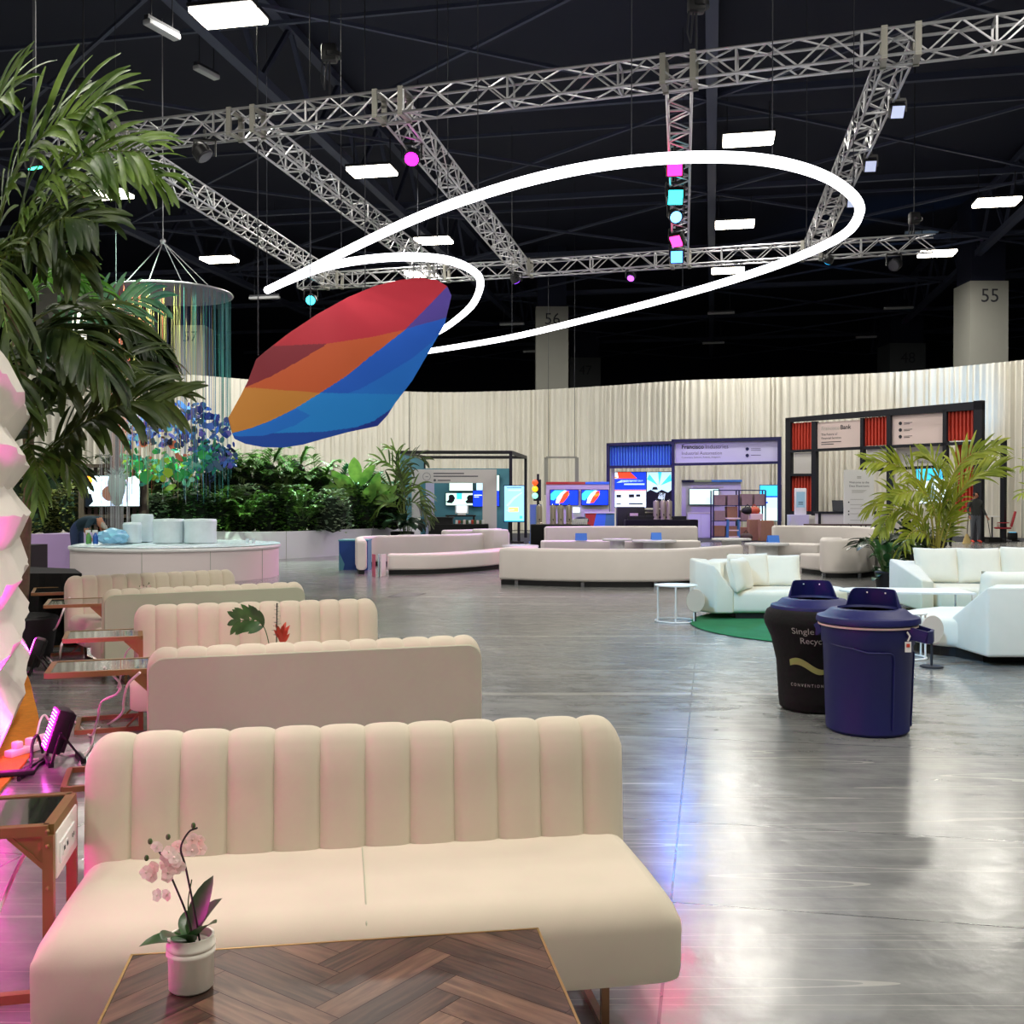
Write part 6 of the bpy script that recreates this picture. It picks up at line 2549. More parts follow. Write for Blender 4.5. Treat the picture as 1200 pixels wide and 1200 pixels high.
for (px, y1, y0, w_, Y, lb) in ((897.5, 608, 632, 0.5, 38.9, 'tall brown box standing on the floor right of the rack'), (883, 609, 633.4, 0.42, 39.4, 'brown box behind the tall one, carrying the open box'), (885.5, 602, 609, 0.48, 39.4, 'pale open box on top of the brown one'),
                                (871, 615, 630, 0.3, 39.8, 'small brown box on the floor beside the stool')):
    booth_box(px, y1, y0, w_, Y, 'cardboard' if px != 885.5 else 'sign_pink', lb, 'box', 'cardboard_box', 'cardboard boxes in the lavender signed booth')
mm('orange_bag', (190, 84, 52), 0.6)
for (px, py, m_, lb) in ((884, 597, 'orange_bag', 'orange bag lying on the open box'), (876, 599, 'black', 'black bag beside the orange bag')):
    p_ = P(px, py, 39.35)
    mb = MB(); mb.ball((0, 0, 0.12), 0.2, 12, s=(1.2, 0.8, 0.75)); mb.tube([(-0.1, 0, 0.25), (0, 0, 0.36), (0.1, 0, 0.25)], 0.02, 6)
    tag(mb.build('bag', m_, loc=(p_.x, p_.y, P(885, 602, 39.4).z)), lb, 'bag')
p_ = G(875, 635)
mb = MB(); mb.ball((0, 0, 0.16), 0.2, 12, s=(1.3, 0.9, 0.8)); mb.tube([(-0.1, 0, 0.28), (0, 0, 0.42), (0.1, 0, 0.28)], 0.02, 6)
tag(mb.build('bag', 'wood_dark', loc=(p_.x, 38.4, 0.014)), 'brown leather bag on the floor beside the tall box', 'bag')
# stool
p_ = P(859, 610, 38.3)
t2 = thing('bar_stool', 'blue framed stool with pale seat in front of the box rack', 'stool', (p_.x, p_.y, 0.014))
hs = P(859, 608, 38.3).z
mb = MB(); mb.box((0, 0, hs), (0.5, 0.35, 0.05)); mb.build('seat', 'sign_pink', t2, smooth=0)
for x in (-0.19, 0.19):
    for y in (-0.12, 0.12):
        mb = MB(); mb.bar((x * 1.15, y, 0), (x, y, hs - 0.02), 0.045); mb.build('leg', 'stool_blue', t2, smooth=0) if 'stool_blue' in M else mb.build('leg', mm('stool_blue', (60, 120, 170), 0.5), t2, smooth=0)
for z in (0.18, 0.42):
    mb = MB(); mb.bar((-0.2, -0.12, z), (0.2, -0.12, z), 0.04); mb.build('footrest', 'sign_pink', t2, smooth=0)
# dark equipment and drinks table in front of the blue bay
a_, b_ = P(733, 610, 36.6), P(818, 610, 36.6)
t2 = thing('draped_table', 'black draped serving table with metal coffee urns below the video screens', 'table', ((a_.x + b_.x) / 2, 36.9, 0), 0, 'black draped serving tables')
w2 = (b_.x - a_.x) / 2
mb = MB(); mb.rbox((0, 0, 0.43), (2 * w2, 0.7, 0.86), 0.03, 2); mb.build('tablecloth', 'black_cloth', t2)
mb = MB(); mb.box2((-w2 + 0.1, -0.2, 0.86), (w2 - 0.4, 0.25, 0.98)); mb.build('serving_tray', 'black_metal', t2, smooth=0)
t2 = thing('machine_case', 'black equipment case standing left on the serving table below the screens', 'case', (P(741, 600, 37).x, 37.6, 0.014))
mb = MB(); mb.rbox((0, 0, 0.65), (1.0, 0.5, 1.3), 0.03, 2); bd = mb.build('body', 'black_metal', t2)
mb = MB(); mb.box((0.1, -0.26, 1.02), (0.3, 0.02, 0.1)); mb.build('label_plate', 'sign_pink', bd, smooth=0)
t2 = thing('machine_case', 'long low black printer like machine right of the equipment case', 'machine', (P(765, 600, 37).x, 37.7, 0.014))
mb = MB(); mb.rbox((0, 0, 0.6), (1.2, 0.5, 1.2), 0.05, 2); bd = mb.build('body', 'black_metal', t2)
mb = MB(); mb.box((0, -0.26, 1.1), (0.9, 0.05, 0.05)); mb.build('tray', 'chrome', bd, smooth=0)


def urn(px, py, Y, h_, label, grp, z=0.86):
    p_ = P(px, py, Y)
    t_ = thing('coffee_urn', label, 'coffee urn', (p_.x, Y, z), 0, grp)
    r = h_ * 0.145
    mb_ = MB(); mb_.lathe([(r * 1.1, 0), (r * 1.1, 0.04), (r * 0.9, 0.06), (r, 0.12), (r, h_ * 0.82), (r * 0.9, h_ * 0.9), (0, h_ * 0.93)], n=16); mb_.build('body', 'urn', t_)
    mb_ = MB(); mb_.lathe([(r * 0.5, h_ * 0.9), (r * 0.4, h_ * 0.95), (0.02, h_ * 0.97), (0.02, h_), (0, h_)], n=12); mb_.build('lid', 'chrome', t_)
    mb_ = MB(); mb_.bar((0, -r, h_ * 0.25), (0, -r - 0.09, h_ * 0.25), 0.03); mb_.bar((0, -r - 0.09, h_ * 0.25), (0, -r - 0.09, h_ * 0.17), 0.02); mb_.build('tap', 'black', t_, smooth=0)


for i, px in enumerate((769, 777, 784)):
    urn(px, 610, 36.75, 0.74, 'metal coffee urn on the right serving table, %s of three' % ('left', 'middle', 'right')[i], 'coffee urns on the right serving table')

# ------------------------------------------------ middle station: traffic light, twin screens, serving table
a_, b_ = P(622, 620, 33.2), P(692, 620, 33.2)
t2 = thing('draped_table', 'black draped serving table with coffee urns in front of the twin screens', 'table', ((a_.x + b_.x) / 2, 33.5, 0), 0, 'black draped serving tables')
w2 = (b_.x - a_.x) / 2
mb = MB(); mb.rbox((0, 0, 0.38), (2 * w2, 0.8, 0.76), 0.03, 2); mb.build('tablecloth', 'black_cloth', t2)
for i, px in enumerate((632, 648, 657, 667)):
    urn(px, 610, 33.4, 0.68, 'coffee urn on the left serving table, %s in line' % ('first', 'second', 'third', 'fourth')[i], 'coffee urns on the left serving table', 0.762)
for i in range(8):
    p_ = P(671 + i * 2.3, 612, 33.3)
    mb = MB(); mb.lathe([(0.025, 0), (0.04, 0.18), (0.036, 0.18), (0.022, 0.01), (0, 0.01)], n=10)
    tag(mb.build('paper_cup', 'white_paint', loc=(p_.x, 33.25, 0.762)), 'white paper cup, %s of the row beside the coffee urns' % ('first', 'second', 'third', 'fourth', 'fifth', 'sixth', 'seventh', 'last')[i], 'cup', 'paper cups on the left serving table')
p_ = P(681, 606, 33.6)
mb = MB(); mb.ball((0, 0, 0.12), 0.22, 12, s=(1.2, 0.8, 0.55)); 
tag(mb.build('serving_bowl', 'navy_frame', loc=(p_.x, 33.65, 0.77)), 'dark blue domed serving bowl behind the paper cups', 'bowl')
Yk = 40.8
a_, b_ = P(640, 565, Yk), P(714, 565, Yk)
t = thing('demo_wall', 'pale wall panel with colour strip and two blue screens with swoosh pictures', 'display wall', (a_.x, Yk, 0.014))
w_ = b_.x - a_.x
zt = P(660, 568, Yk).z
mb = MB(); mb.box2((0, 0, 0), (w_, 0.1, zt)); bd = mb.build('panel', 'booth_wall', t, smooth=0)
for (x0, x1, m_) in ((0, w_ * .35, 'red_panel'), (w_ * .35, w_ * .62, 'orange_bag'), (w_ * .62, w_, 'blue_panel')):
    mb = MB(); mb.box2((x0, -0.03, zt), (x1, 0.13, zt + 0.1)); mb.build('colour_strip', m_, t, smooth=0)
mb = MB(); lines(mb, w_ * 0.3, zt - 0.22, (w_ * 0.4, w_ * 0.3), 0.035, 0.09, y=-0.01); mb.build('wall_text', 'ivory_text', bd, smooth=0)
sw = {'screen_cyan': [[(0, .35), (.12, .3), (.35, .75), (.55, 1), (.15, 1), (0, .75)]],
      'screen_white': [[(.18, .12), (.3, .1), (.42, .55), (.62, .95), (.52, 1), (.34, .8), (.22, .45)]],
      'screen_red': [[(.3, .12), (.45, .15), (.62, .5), (.68, .95), (.58, .95), (.45, .7)]],
      'screen_orange': [[(.42, .55), (.66, .62), (.69, .8), (.52, .75)]]}
for x0, x1 in ((645, 677), (681.5, 712)):
    aa, bb_ = P(x0, 590, Yk).x - a_.x, P(x1, 590, Yk).x - a_.x
    screen(t, aa, bb_, P(660, 592, Yk).z, P(660, 575, Yk).z, -0.16, sw, base='screen_blue', name='video_screen')
mb = MB(); mb.box2((P(671, 600, Yk).x - a_.x, -0.17, P(660, 601, Yk).z), (P(679, 600, Yk).x - a_.x, -0.1, P(660, 595, Yk).z)); mb.build('small_screen', 'screen_white', t, smooth=0)
# coloured counter between
Yc = 38.6
a_, b_ = P(686, 620, Yc), P(720, 620, Yc)
t = thing('booth_counter', 'counter painted in red, blue and teal slanted bands beside the navy frame', 'counter', ((a_.x + b_.x) / 2, Yc, 0.014))
w_ = (b_.x - a_.x)
hz = P(690, 602, Yc).z
mb = MB(); mb.box2((-w_ / 2, 0, 0), (w_ / 2, 0.5, hz)); bd = mb.build('body', 'teal_panel', t, smooth=0)
for m_, pl in (('red_panel', [(-.5, .0), (-.34, .0), (-.12, 1), (-.5, 1)]), ('blue_panel', [(-.34, .0), (.1, .0), (.22, 1), (-.12, 1)])):
    mb = MB(); local_poly(mb, [(a * w_, b * hz) for a, b in pl], -0.006); mb.build('painted_band', m_, bd, smooth=0)
mb = MB(); mb.box2((-w_ / 2 - 0.03, -0.04, hz), (w_ / 2 + 0.03, 0.54, hz + 0.05)); mb.build('worktop', 'white_paint', t, smooth=0)

# traffic light on a pole
Yt = 36.2
p_ = P(626, 570, Yt)
t = thing('traffic_light', 'traffic light with red, amber and pale green lamps lit, on a black pole', 'traffic light', (p_.x, Yt, 0))
z1, z0 = P(626, 562, Yt).z, P(626, 587, Yt).z
mb = MB(); mb.box2((-0.02, -0.1, z0), (0.24, 0.14, z1)); mb.build('housing', 'black', t, smooth=0)
mb = MB(); mb.box2((0.1, 0.14, 0), (0.18, 0.22, z1 + 0.2)); mb.build('pole', 'black_metal', t, smooth=0)
mb = MB(); mb.lathe([(0, 0), (0.25, 0), (0.25, 0.03), (0, 0.03)], (0.14, 0.18, 0), 18); mb.build('foot_plate', 'black_metal', t)
for i, c_ in enumerate(((240, 96, 40), (250, 190, 30), (150, 235, 200))):
    z = P(626, (565.5, 573, 581)[i], Yt).z
    mb = MB(); mb.ball((0.03, -0.08, z), 0.11, 14, s=(1, 0.9, 1))
    mb.build(('red_lamp', 'amber_lamp', 'green_lamp')[i], mat('signal', c_, 0.4, emit=1.3 if i else 0.9, ecol=c_), t)
# blue parking style board behind
mm('board_blue', (110, 150, 190), 0.6)
mb = MB(); mb.box((0, 0, 0.7), (0.42, 0.05, 1.4))
mb.box((0, 0, 0.03), (0.5, 0.3, 0.06))
tag(mb.build('info_board', 'board_blue', loc=(P(628, 600, 36.9).x, 36.9, 0), smooth=0), 'pale blue information board standing below the traffic light', 'sign')

# pale rectangular frame hung on the drape
a_, b_, zt, zb = P(640, 540, 45), P(676, 540, 45), P(640, 536, 45).z, P(640, 580, 45).z
t = thing('hanging_frame', 'thin pale rectangular frame hung before the drape over the twin screens', 'frame', (a_.x, 45, zb))
for q0, q1 in (((0, 0, 0), (b_.x - a_.x, 0, 0)), ((b_.x - a_.x, 0, 0), (b_.x - a_.x, 0, zt - zb)), ((b_.x - a_.x, 0, zt - zb), (0, 0, zt - zb)), ((0, 0, zt - zb), (0, 0, 0))):
    mb = MB(); mb.bar(q0, q1, 0.16, 0.08); mb.build('rail', 'column_grey', t, smooth=0)
mb = MB()
for x in (0.1, b_.x - a_.x - 0.1):
    mb.tube([(x, 0, zt - zb), (x, 0, 15.5 - zb)], 0.01, 4)
mb.build('wire', 'dark_steel', t)

# ------------------------------------------------ cube frame booth on the left
Yf, Yr = 38.2, 42.5
ax, bx = P(466, 600, Yf).x, P(598.5, 600, Yf).x
zt = P(530, 530.5, Yf).z
cx_, dx_ = P(497, 600, Yr).x, P(616, 600, Yr).x
t = thing('cube_booth', 'black cube frame booth with teal panels and a white portal wall', 'booth', (ax, Yf, 0.014))
fr_ = [(0, 0), (bx - ax, 0), (dx_ - ax, Yr - Yf), (cx_ - ax, Yr - Yf)]
for (x, y) in fr_:
    mb = MB(); mb.bar((x, y, 0), (x, y, zt), 0.12, m=0); mb.build('post', 'black_metal', t, smooth=0)
for i in range(4):
    a, b = fr_[i], fr_[(i + 1) % 4]
    mb = MB(); mb.bar((a[0], a[1], zt), (b[0], b[1], zt), 0.12); mb.build('top_rail', 'black_metal', t, smooth=0)
# teal panels: left side wall and right rear
mb = MB(); mb.face([mb.add((0.08, 0.1, 0)), mb.add((cx_ - ax, Yr - Yf - 0.1, 0)), mb.add((cx_ - ax, Yr - Yf - 0.1, zt - 0.05)), mb.add((0.08, 0.1, zt - 0.05))]); mb.build('side_panel', 'teal_panel', t, smooth=0)


def lx(px, Y):
    return P(px, 600, Y).x - ax


Yp = 40.2      # portal wall
X = lambda px: lx(px, Yp)
Z = lambda py: P(540, py, Yp).z - 0.014
dy = Yp - Yf
mm('portal', (218, 212, 210), 0.6)
mb = MB()
for (x0, x1, z0, z1) in ((475, 492, 640, 566), (565.5, 582, 640, 566), (475, 582, 566, 550)):
    mb.box2((X(x0), dy, max(0, Z(z0))), (X(x1), dy + 0.25, Z(z1)))
pw_ = mb.build('portal_wall', 'portal', t, smooth=0)
mb = MB()
lines(mb, X(508), Z(555.5), (1.2, 1.75), 0.045, 0.11, y=dy - 0.01)
lines(mb, X(513), Z(563.5), (0.5,), 0.04, 0.1, y=dy - 0.01)
mb.X = Matrix.Translation((X(509.5), dy - 0.005, Z(562.8))) @ Matrix.Rotation(R(90), 4, 'X')
mb.lathe([(0, 0), (0.05, 0), (0.05, 0.006), (0, 0.006)], n=12)
mb.X = Matrix.Translation((X(500), dy - 0.005, Z(558.5))) @ Matrix.Rotation(R(90), 4, 'X')
mb.tube([(0.15 * cos(2 * pi * i / 24), 0.15 * sin(2 * pi * i / 24), 0) for i in range(24)], 0.008, 5, closed=True)
mb.X = None
lines(mb, X(498.5), Z(559), (0.12,), 0.02, 0.05, y=dy - 0.01)
mb.build('wall_print', 'grey_text', pw_, smooth=0)
# what is seen through the portal: teal rear wall, blue-white screens, two seated demonstrators' heads on the picture
Yq = 42.0
Xq = lambda px: lx(px, Yq)
Zq = lambda py: P(540, py, Yq).z - 0.014
mb = MB(); mb.box2((Xq(486), Yq - Yf, 0), (Xq(600), Yq - Yf + 0.1, Zq(549))); mb.build('rear_wall', 'teal_panel', t, smooth=0)
mb = MB(); mb.box2((Xq(499), Yq - Yf - 0.1, 0), (Xq(509), Yq - Yf - 0.02, Zq(563))); mb.build('lavender_stripe', 'sign_lav', t, smooth=0)
YY = Yq - Yf - 0.16
screen(t, Xq(527), Xq(554), Zq(575), Zq(564), YY, None, base='screen_mint', name='video_screen')
screen(t, Xq(523), Xq(554), Zq(592), Zq(578), YY, {
    'screen_cyan': [[(.4, .5), (.6, .5), (.6, 1), (.4, 1)]],
    'screen_dark': [[(.0, .3), (.05, .2), (.22, .15), (.3, .35), (.34, .6), (.28, .85), (.18, .9), (.1, .8), (.1, .45)], [(.72, .3), (.78, .15), (1, .15), (1, .85), (.86, .85), (.78, .65), (.8, .45)]]},
    base='screen_mint', name='video_screen')
screen(t, Xq(554.6), Xq(566), Zq(593.5), Zq(575), YY, {'screen_white': [[(.1, .68), (.9, .68), (.9, .74), (.1, .74)], [(.1, .58), (.6, .58), (.6, .62), (.1, .62)]]}, base='screen_blue', name='video_screen')
screen(t, Xq(558.5), Xq(566), Zq(574.5), Zq(565), YY, None, base='screen_pale', name='video_screen')
screen(t, Xq(582.5), Xq(585), Zq(593), Zq(557), YY, {'screen_blue': [[(0, 0), (1, 0), (1, .5), (0, .5)]]}, base='screen_mint', name='video_screen')
mb = MB(); mb.box2((lx(465.5, Yf + .2), 0.1, 0.1), (lx(472, Yf + .2), 0.16, P(466, 568, Yf).z)); mb.build('front_panel', 'sign_lav', t, smooth=0)
# desk with laptop in the portal
p_ = P(540, 600, 39.2)
t2 = thing('desk', 'dark desk inside the cube frame booth', 'desk', (p_.x, 39.3, 0.014))
hz = P(540, 604, 39.2).z
mb = MB(); mb.box((0, 0, hz - 0.03), (1.15, 0.5, 0.06)); mb.build('desktop', 'black', t2, smooth=0)
for x in (-0.5, 0.5):
    mb = MB(); mb.box((x, 0, (hz - 0.06) / 2), (0.06, 0.45, hz - 0.06)); mb.build('leg', 'black', t2, smooth=0)
t2 = thing('monitor', 'small white backed monitor on the dark desk in the cube frame booth', 'monitor', (P(541, 600, 39.2).x, 39.3, 0.014 + hz))
mb = MB(); mb.box((0, 0, 0.22), (0.5, 0.04, 0.33)); bd = mb.build('screen', 'white_paint', t2, smooth=0)
mb = MB(); local_poly(mb, [(-0.2, 0.1), (0.2, 0.1), (0.2, 0.36), (-0.2, 0.36)], -0.024); mb.build('display', 'screen_white', bd, smooth=0)
mb = MB(); mb.box((0, 0, 0.03), (0.3, 0.2, 0.06)); mb.build('stand', 'white_paint', t2, smooth=0)

# black draped table with goods in front of the cube booth
a_, b_ = P(502, 620, 35.6), P(572, 620, 35.6)
t2 = thing('draped_table', 'black draped table with small goods in front of the cube frame booth', 'table', ((a_.x + b_.x) / 2, 36.0, 0), 0, 'black draped serving tables')
w2 = (b_.x - a_.x) / 2
mb = MB(); mb.rbox((0, 0, 0.36), (2 * w2, 0.8, 0.72), 0.03, 2); mb.build('tablecloth', 'black_cloth', t2)
p_ = P(516, 612, 35.7)
mb = MB(); mb.box2((-0.42, -0.3, 0), (0.42, 0.3, 0.2)); mb.box2((-0.47, -0.34, 0.2), (0.47, 0.34, 0.24))
tag(mb.build('serving_case', 'black', loc=(p_.x, 35.95, 0.722), smooth=0), 'flat black case on the left of the black draped table', 'case')
mm('leaf_row', (70, 90, 60), 0.8, noise=0.4, nscale=30)
rg = random.Random(9)
for i in range(11):
    p_ = P(535 + i * 3.1, 612, 35.8)
    c_ = ['white_paint', 'red_panel', 'leaf_row', 'sign_pink', 'leaf_row'][i % 5]
    mb = MB(); mb.rbox((0, 0, 0.07), (0.08, 0.08, rg.uniform(0.11, 0.17)), 0.01, 1)
    tag(mb.build('snack_jar', c_, loc=(p_.x, 35.85 + rg.uniform(-0.1, 0.1), 0.722)), 'small coloured jar, %s of the row on the black draped table' % ('first', 'second', 'third', 'fourth', 'fifth', 'sixth', 'seventh', 'eighth', 'ninth', 'tenth', 'last')[i], 'jar', 'small jars in a row on the black draped table')

# tall portrait kiosk
Yk2 = 37.2
p_ = P(602.5, 630, Yk2)
t = thing('portrait_kiosk', 'tall portrait touch screen kiosk with pale blue map picture and yellow button', 'kiosk', (p_.x, Yk2, 0.014))
z0, z1 = P(602, 611.5, Yk2).z, P(602, 570, Yk2).z
w2 = (P(614, 600, Yk2).x - P(591, 600, Yk2).x) / 2
screen(t, -w2, w2, z0, z1, -0.05, {
    'screen_pale': [[(.2, .86), (.85, .86), (.85, .9), (.2, .9)], [(.1, .45), (.2, .43), (.5, .62), (.9, .8), (.9, .83), (.45, .68)], [(.1, .3), (.5, .32), (.5, .34), (.1, .32)]],
    'screen_yellow': [[(.22, .27), (.72, .27), (.72, .4), (.22, .4)]],
    'screen_dark': [[(.12, .945), (.88, .945), (.88, .96), (.12, .96)]],
    'screen_cyan': [[(.0, .0), (1, .0), (1, .03), (0, .03)], [(.78, .08), (.92, .08), (.92, .16), (.78, .16)]]}, base='screen_sky' if 'screen_sky' in M else mm('screen_sky', (150, 215, 240), 0.3, emit=1.2, ecol=(150, 216, 242)), name='display_case', frame='navy_frame')
mb = MB(); mb.box2((-0.22, 0.02, 0), (-0.12, 0.1, z0)); mb.box2((0.12, 0.02, 0), (0.22, 0.1, z0)); mb.box2((-0.35, -0.2, 0), (0.35, 0.3, 0.05)); mb.build('stand', 'black_metal', t, smooth=0)

# blue-teal cube seat and painted bench by the planter
for (px0, px1, py0, py1, bands, lb) in (
        (397, 431, 632.5, 668, [('blue_deep', [(0.15, 0), (1, 0), (1, 1), (.0, 1), (.02, .6), (.2, .2)])], 'blue and teal painted block beside the left curved sofa'),
        (466, 514, 627, 650, [('blue_panel', [(.35, 0), (.6, 0), (.6, 1), (.4, 1)]), ('red_panel', [(.6, 0), (1, 0), (1, 1), (.6, 1)])], 'low teal, blue and red painted bench behind the left curved sofa')):
    if 'blue_deep' not in M:
        mm('blue_deep', (20, 66, 140), 0.5)
    gpt = G(px0, py1)
    Y = gpt.y
    x0, x1 = P(px0, 600, Y).x, P(px1, 600, Y).x
    z = P(px0, py0, Y).z
    mb = MB(); mb.box2((0, 0, 0), (x1 - x0, 0.6, z - 0.03)); 
    t = thing('painted_block', lb, 'bench', (x0, Y, 0))
    bd = mb.build('body', 'teal_panel', t, smooth=0)
    for m_, pl in bands:
        mb = MB(); local_poly(mb, [(a * (x1 - x0), b * (z - 0.03)) for a, b in pl], -0.005); mb.build('painted_band', m_, bd, smooth=0)
    mb = MB(); mb.box2((-0.01, -0.01, z - 0.03), (x1 - x0 + 0.01, 0.61, z)); mb.build('top', 'teal_panel' if px0 == 397 else 'booth_wall', t, smooth=0)

# cafe table and red chair at the right, cyan uplight on the drape
p_ = P(1164, 632, 38.5)
t = thing('cafe_table', 'round white topped cafe table by the booth corner', 'table', (p_.x, 38.6, 0))
mb = MB(); mb.lathe([(0, 0.93), (0.42, 0.93), (0.42, 0.96), (0, 0.96)], n=24); mb.build('top', 'white_paint', t)
mb = MB(); mb.tube([(0, 0, 0.02), (0, 0, 0.93)], 0.03, 8); mb.lathe([(0, 0), (0.26, 0), (0.26, 0.03), (0, 0.03)], n=20); mb.build('pedestal', 'dark_steel', t)
mm('chair_red', (170, 30, 44), 0.55)
p_ = P(1178, 632, 38.0)
t = thing('swivel_chair', 'red swivel chair on star base beside the cafe table', 'chair', (p_.x, 38.2, 0.0), R(-20))
mb = MB(); mb.rbox((0, 0, 0.52), (0.55, 0.5, 0.06), 0.025, 2); mb.build('seat', 'chair_red', t)
mb = MB(); mb.X = Matrix.Translation((0.28, 0, 0.56)) @ Matrix.Rotation(R(14), 4, 'Y'); mb.rbox((0, 0, 0.3), (0.05, 0.48, 0.6), 0.02, 2); mb.build('backrest', 'chair_red', t)
mb = MB(); mb.tube([(0, 0, 0.1), (0, 0, 0.5)], 0.03, 8)
for i in range(5):
    a = i * 2 * pi / 5
    mb.bar((0, 0, 0.1), (0.3 * cos(a), 0.3 * sin(a), 0.05), 0.035)
mb.build('star_base', 'chrome', t, smooth=0)
for sg in (-1, 1):
    mb = MB(); mb.tube([(-0.15, 0.26 * sg, 0.52), (-0.15, 0.28 * sg, 0.72), (0.2, 0.28 * sg, 0.72)], 0.018, 6); mb.build('armrest', 'chair_red', t)
p_ = P(1191, 634, 38.4)
t = thing('uplight', 'black floor uplight throwing cyan light onto the drape', 'floor light', (p_.x, 38.7, 0))
mb = MB(); mb.rbox((0, 0, 0.2), (0.3, 0.25, 0.28), 0.03, 2); mb.box((0, 0, 0.03), (0.4, 0.3, 0.06)); mb.build('body', 'black_metal', t)
mb = MB(); mb.box((0, 0.0, 0.345), (0.22, 0.16, 0.01)); mb.build('lens', 'screen_cyan', t, smooth=0)
spot('uplight_beam', (p_.x, 38.7, 0.45), (p_.x - 0.1, 41.6, 3.8), 1500, (0.02, 0.45, 1.0), 34, 0.9, 0.08, parent=t)
# ================================================================== hanging multicoloured fabric sculpture
def in_poly(x, y, poly):
    c = False
    j = len(poly) - 1
    for i in range(len(poly)):
        xi, yi = poly[i]
        xj, yj = poly[j]
        if (yi > y) != (yj > y) and x < (xj - xi) * (y - yi) / (yj - yi) + xi:
            c = not c
        j = i
    return c


FC = {'fab_red': (176, 34, 50), 'fab_darkred': (122, 26, 40), 'fab_orange': (184, 80, 34), 'fab_amber': (184, 120, 42), 'fab_purple': (74, 56, 140),
      'fab_blue': (6, 84, 186), 'fab_mid': (10, 104, 196), 'fab_light': (14, 124, 202), 'fab_deep': (8, 66, 160), 'fab_edge': (10, 44, 140)}
for k_, v_ in FC.items():
    mm(k_, v_, 0.85)
names_f = list(FC)
regs = [('fab_purple', [(770, 296), (850, 215), (942, 120), (975, 120), (965, 238), (900, 258), (830, 276)]),
        ('fab_red', [(225, 362), (460, 352), (640, 325), (770, 296), (850, 215), (948, 125), (900, 60), (500, 60), (150, 380)]),
        ('fab_darkred', [(100, 540), (230, 485), (330, 430), (460, 352), (225, 362), (120, 400), (60, 520)]),
        ('fab_orange', [(100, 532), (230, 485), (330, 430), (460, 352), (640, 325), (770, 296), (700, 352), (620, 412), (530, 485), (430, 550), (300, 541), (160, 529)]),
        ('fab_amber', [(90, 520), (160, 529), (300, 541), (430, 550), (330, 612), (230, 662), (150, 692), (60, 716), (20, 700)]),
        ('fab_blue', [(770, 296), (830, 276), (970, 236), (945, 260), (880, 345), (800, 410), (700, 472), (590, 535), (540, 552), (430, 550), (530, 485), (620, 412), (700, 352)]),
        ('fab_mid', [(970, 236), (960, 300), (820, 560), (765, 556), (540, 552), (590, 535), (700, 472), (800, 410), (880, 345)]),
        ('fab_edge', [(740, 590), (800, 560), (720, 700), (600, 720), (540, 700), (640, 665), (700, 625)]),
        ('fab_light', [(430, 550), (540, 552), (765, 556), (800, 560), (740, 590), (700, 625), (640, 665), (560, 690), (440, 706), (240, 712), (330, 680), (390, 640), (330, 612)]),
        ('fab_mid', [(430, 552), (330, 612), (230, 662), (150, 692), (60, 716), (100, 725), (200, 722), (330, 690), (400, 640)]),
        ('fab_deep', [(60, 714), (240, 712), (440, 706), (560, 690), (600, 720), (300, 790), (60, 760)])]
left = [(75, 712), (60, 650), (110, 560), (140, 500), (172, 415), (210, 382), (300, 312), (420, 232), (540, 166), (650, 120), (750, 96), (830, 88), (900, 97), (940, 122), (957, 160)]
right = [(75, 712), (85, 735), (130, 755), (200, 768), (280, 770), (360, 758), (440, 735), (540, 708), (660, 683), (700, 640), (730, 592), (800, 500), (880, 362), (930, 272), (957, 160)]


def resample(pts, n):
    pts = [Vector((p[0], p[1], 0)) for p in pts]
    cum = [0]
    for a, b in zip(pts, pts[1:]):
        cum.append(cum[-1] + (b - a).length)
    out = []
    j = 0
    for i in range(n + 1):
        s = cum[-1] * i / n
        while j < len(cum) - 2 and cum[j + 1] < s:
            j += 1
        out.append(pts[j].lerp(pts[j + 1], (s - cum[j]) / (cum[j + 1] - cum[j])))
    return out


NU, NV = 260, 150
Le, Ri = resample(left, NU), resample(right, NU)
sc0 = P(400, 430, 21.0)
hs = thing('fabric_sculpture', 'large hanging boat shaped stretched fabric sculpture in red, orange, purple and blue bands', 'sculpture', sc0)


def sp(zx, zy, bul, side):
    """zoomed coordinates to 3D on a tilted plane plus its swelling"""
    px, py = 250 + zx / 3.4286, 300 + zy / 3.4286
    Y = 21.0 + (430 - py) * 0.012 + (px - 400) * 0.006
    return P(px, py, Y + side * (0.08 + 0.22 * bul)) - sc0


mb = MB()
mb.norecalc = True
sheet = {}
for side in (-1, 1):
    rows = []
    for i in range(NU + 1):
        row = []
        for j in range(0, NV + 1) if side < 0 else range(0, NV + 1, 10):
            t = j / NV
            q = Le[i].lerp(Ri[i], t)
            e = sin(pi * t) * sin(pi * i / NU)
            row.append((q, mb.add(sp(q.x, q.y, e * (1 if side < 0 else 0.35), side))))
        rows.append(row)
    sheet[side] = rows
    for i in range(NU):
        for j in range(len(rows[0]) - 1):
            a, b, c_, d_ = rows[i][j], rows[i][j + 1], rows[i + 1][j + 1], rows[i + 1][j]
            q = (a[0] + b[0] + c_[0] + d_[0]) / 4
            m_ = None
            for nm_, pl in regs:
                if in_poly(q.x, q.y, pl):
                    m_ = nm_
                    break
            if m_ is None:
                m_ = 'fab_mid' if q.y > 250 else 'fab_red'
            ids = [a[1], b[1], c_[1], d_[1]]
            if i == 0:
                ids = [a[1], c_[1], d_[1]]
            mb.face(ids if side < 0 else ids[::-1], names_f.index(m_))
for jj in (0, -1):
    for i in range(NU):
        a, b = sheet[-1][i][jj], sheet[-1][i + 1][jj]
        c_, d_ = sheet[1][i + 1][jj], sheet[1][i][jj]
        mb.face([a[1], b[1], c_[1], d_[1]] if jj == 0 else [a[1], d_[1], c_[1], b[1]], names_f.index('fab_red' if jj == 0 else 'fab_edge'))
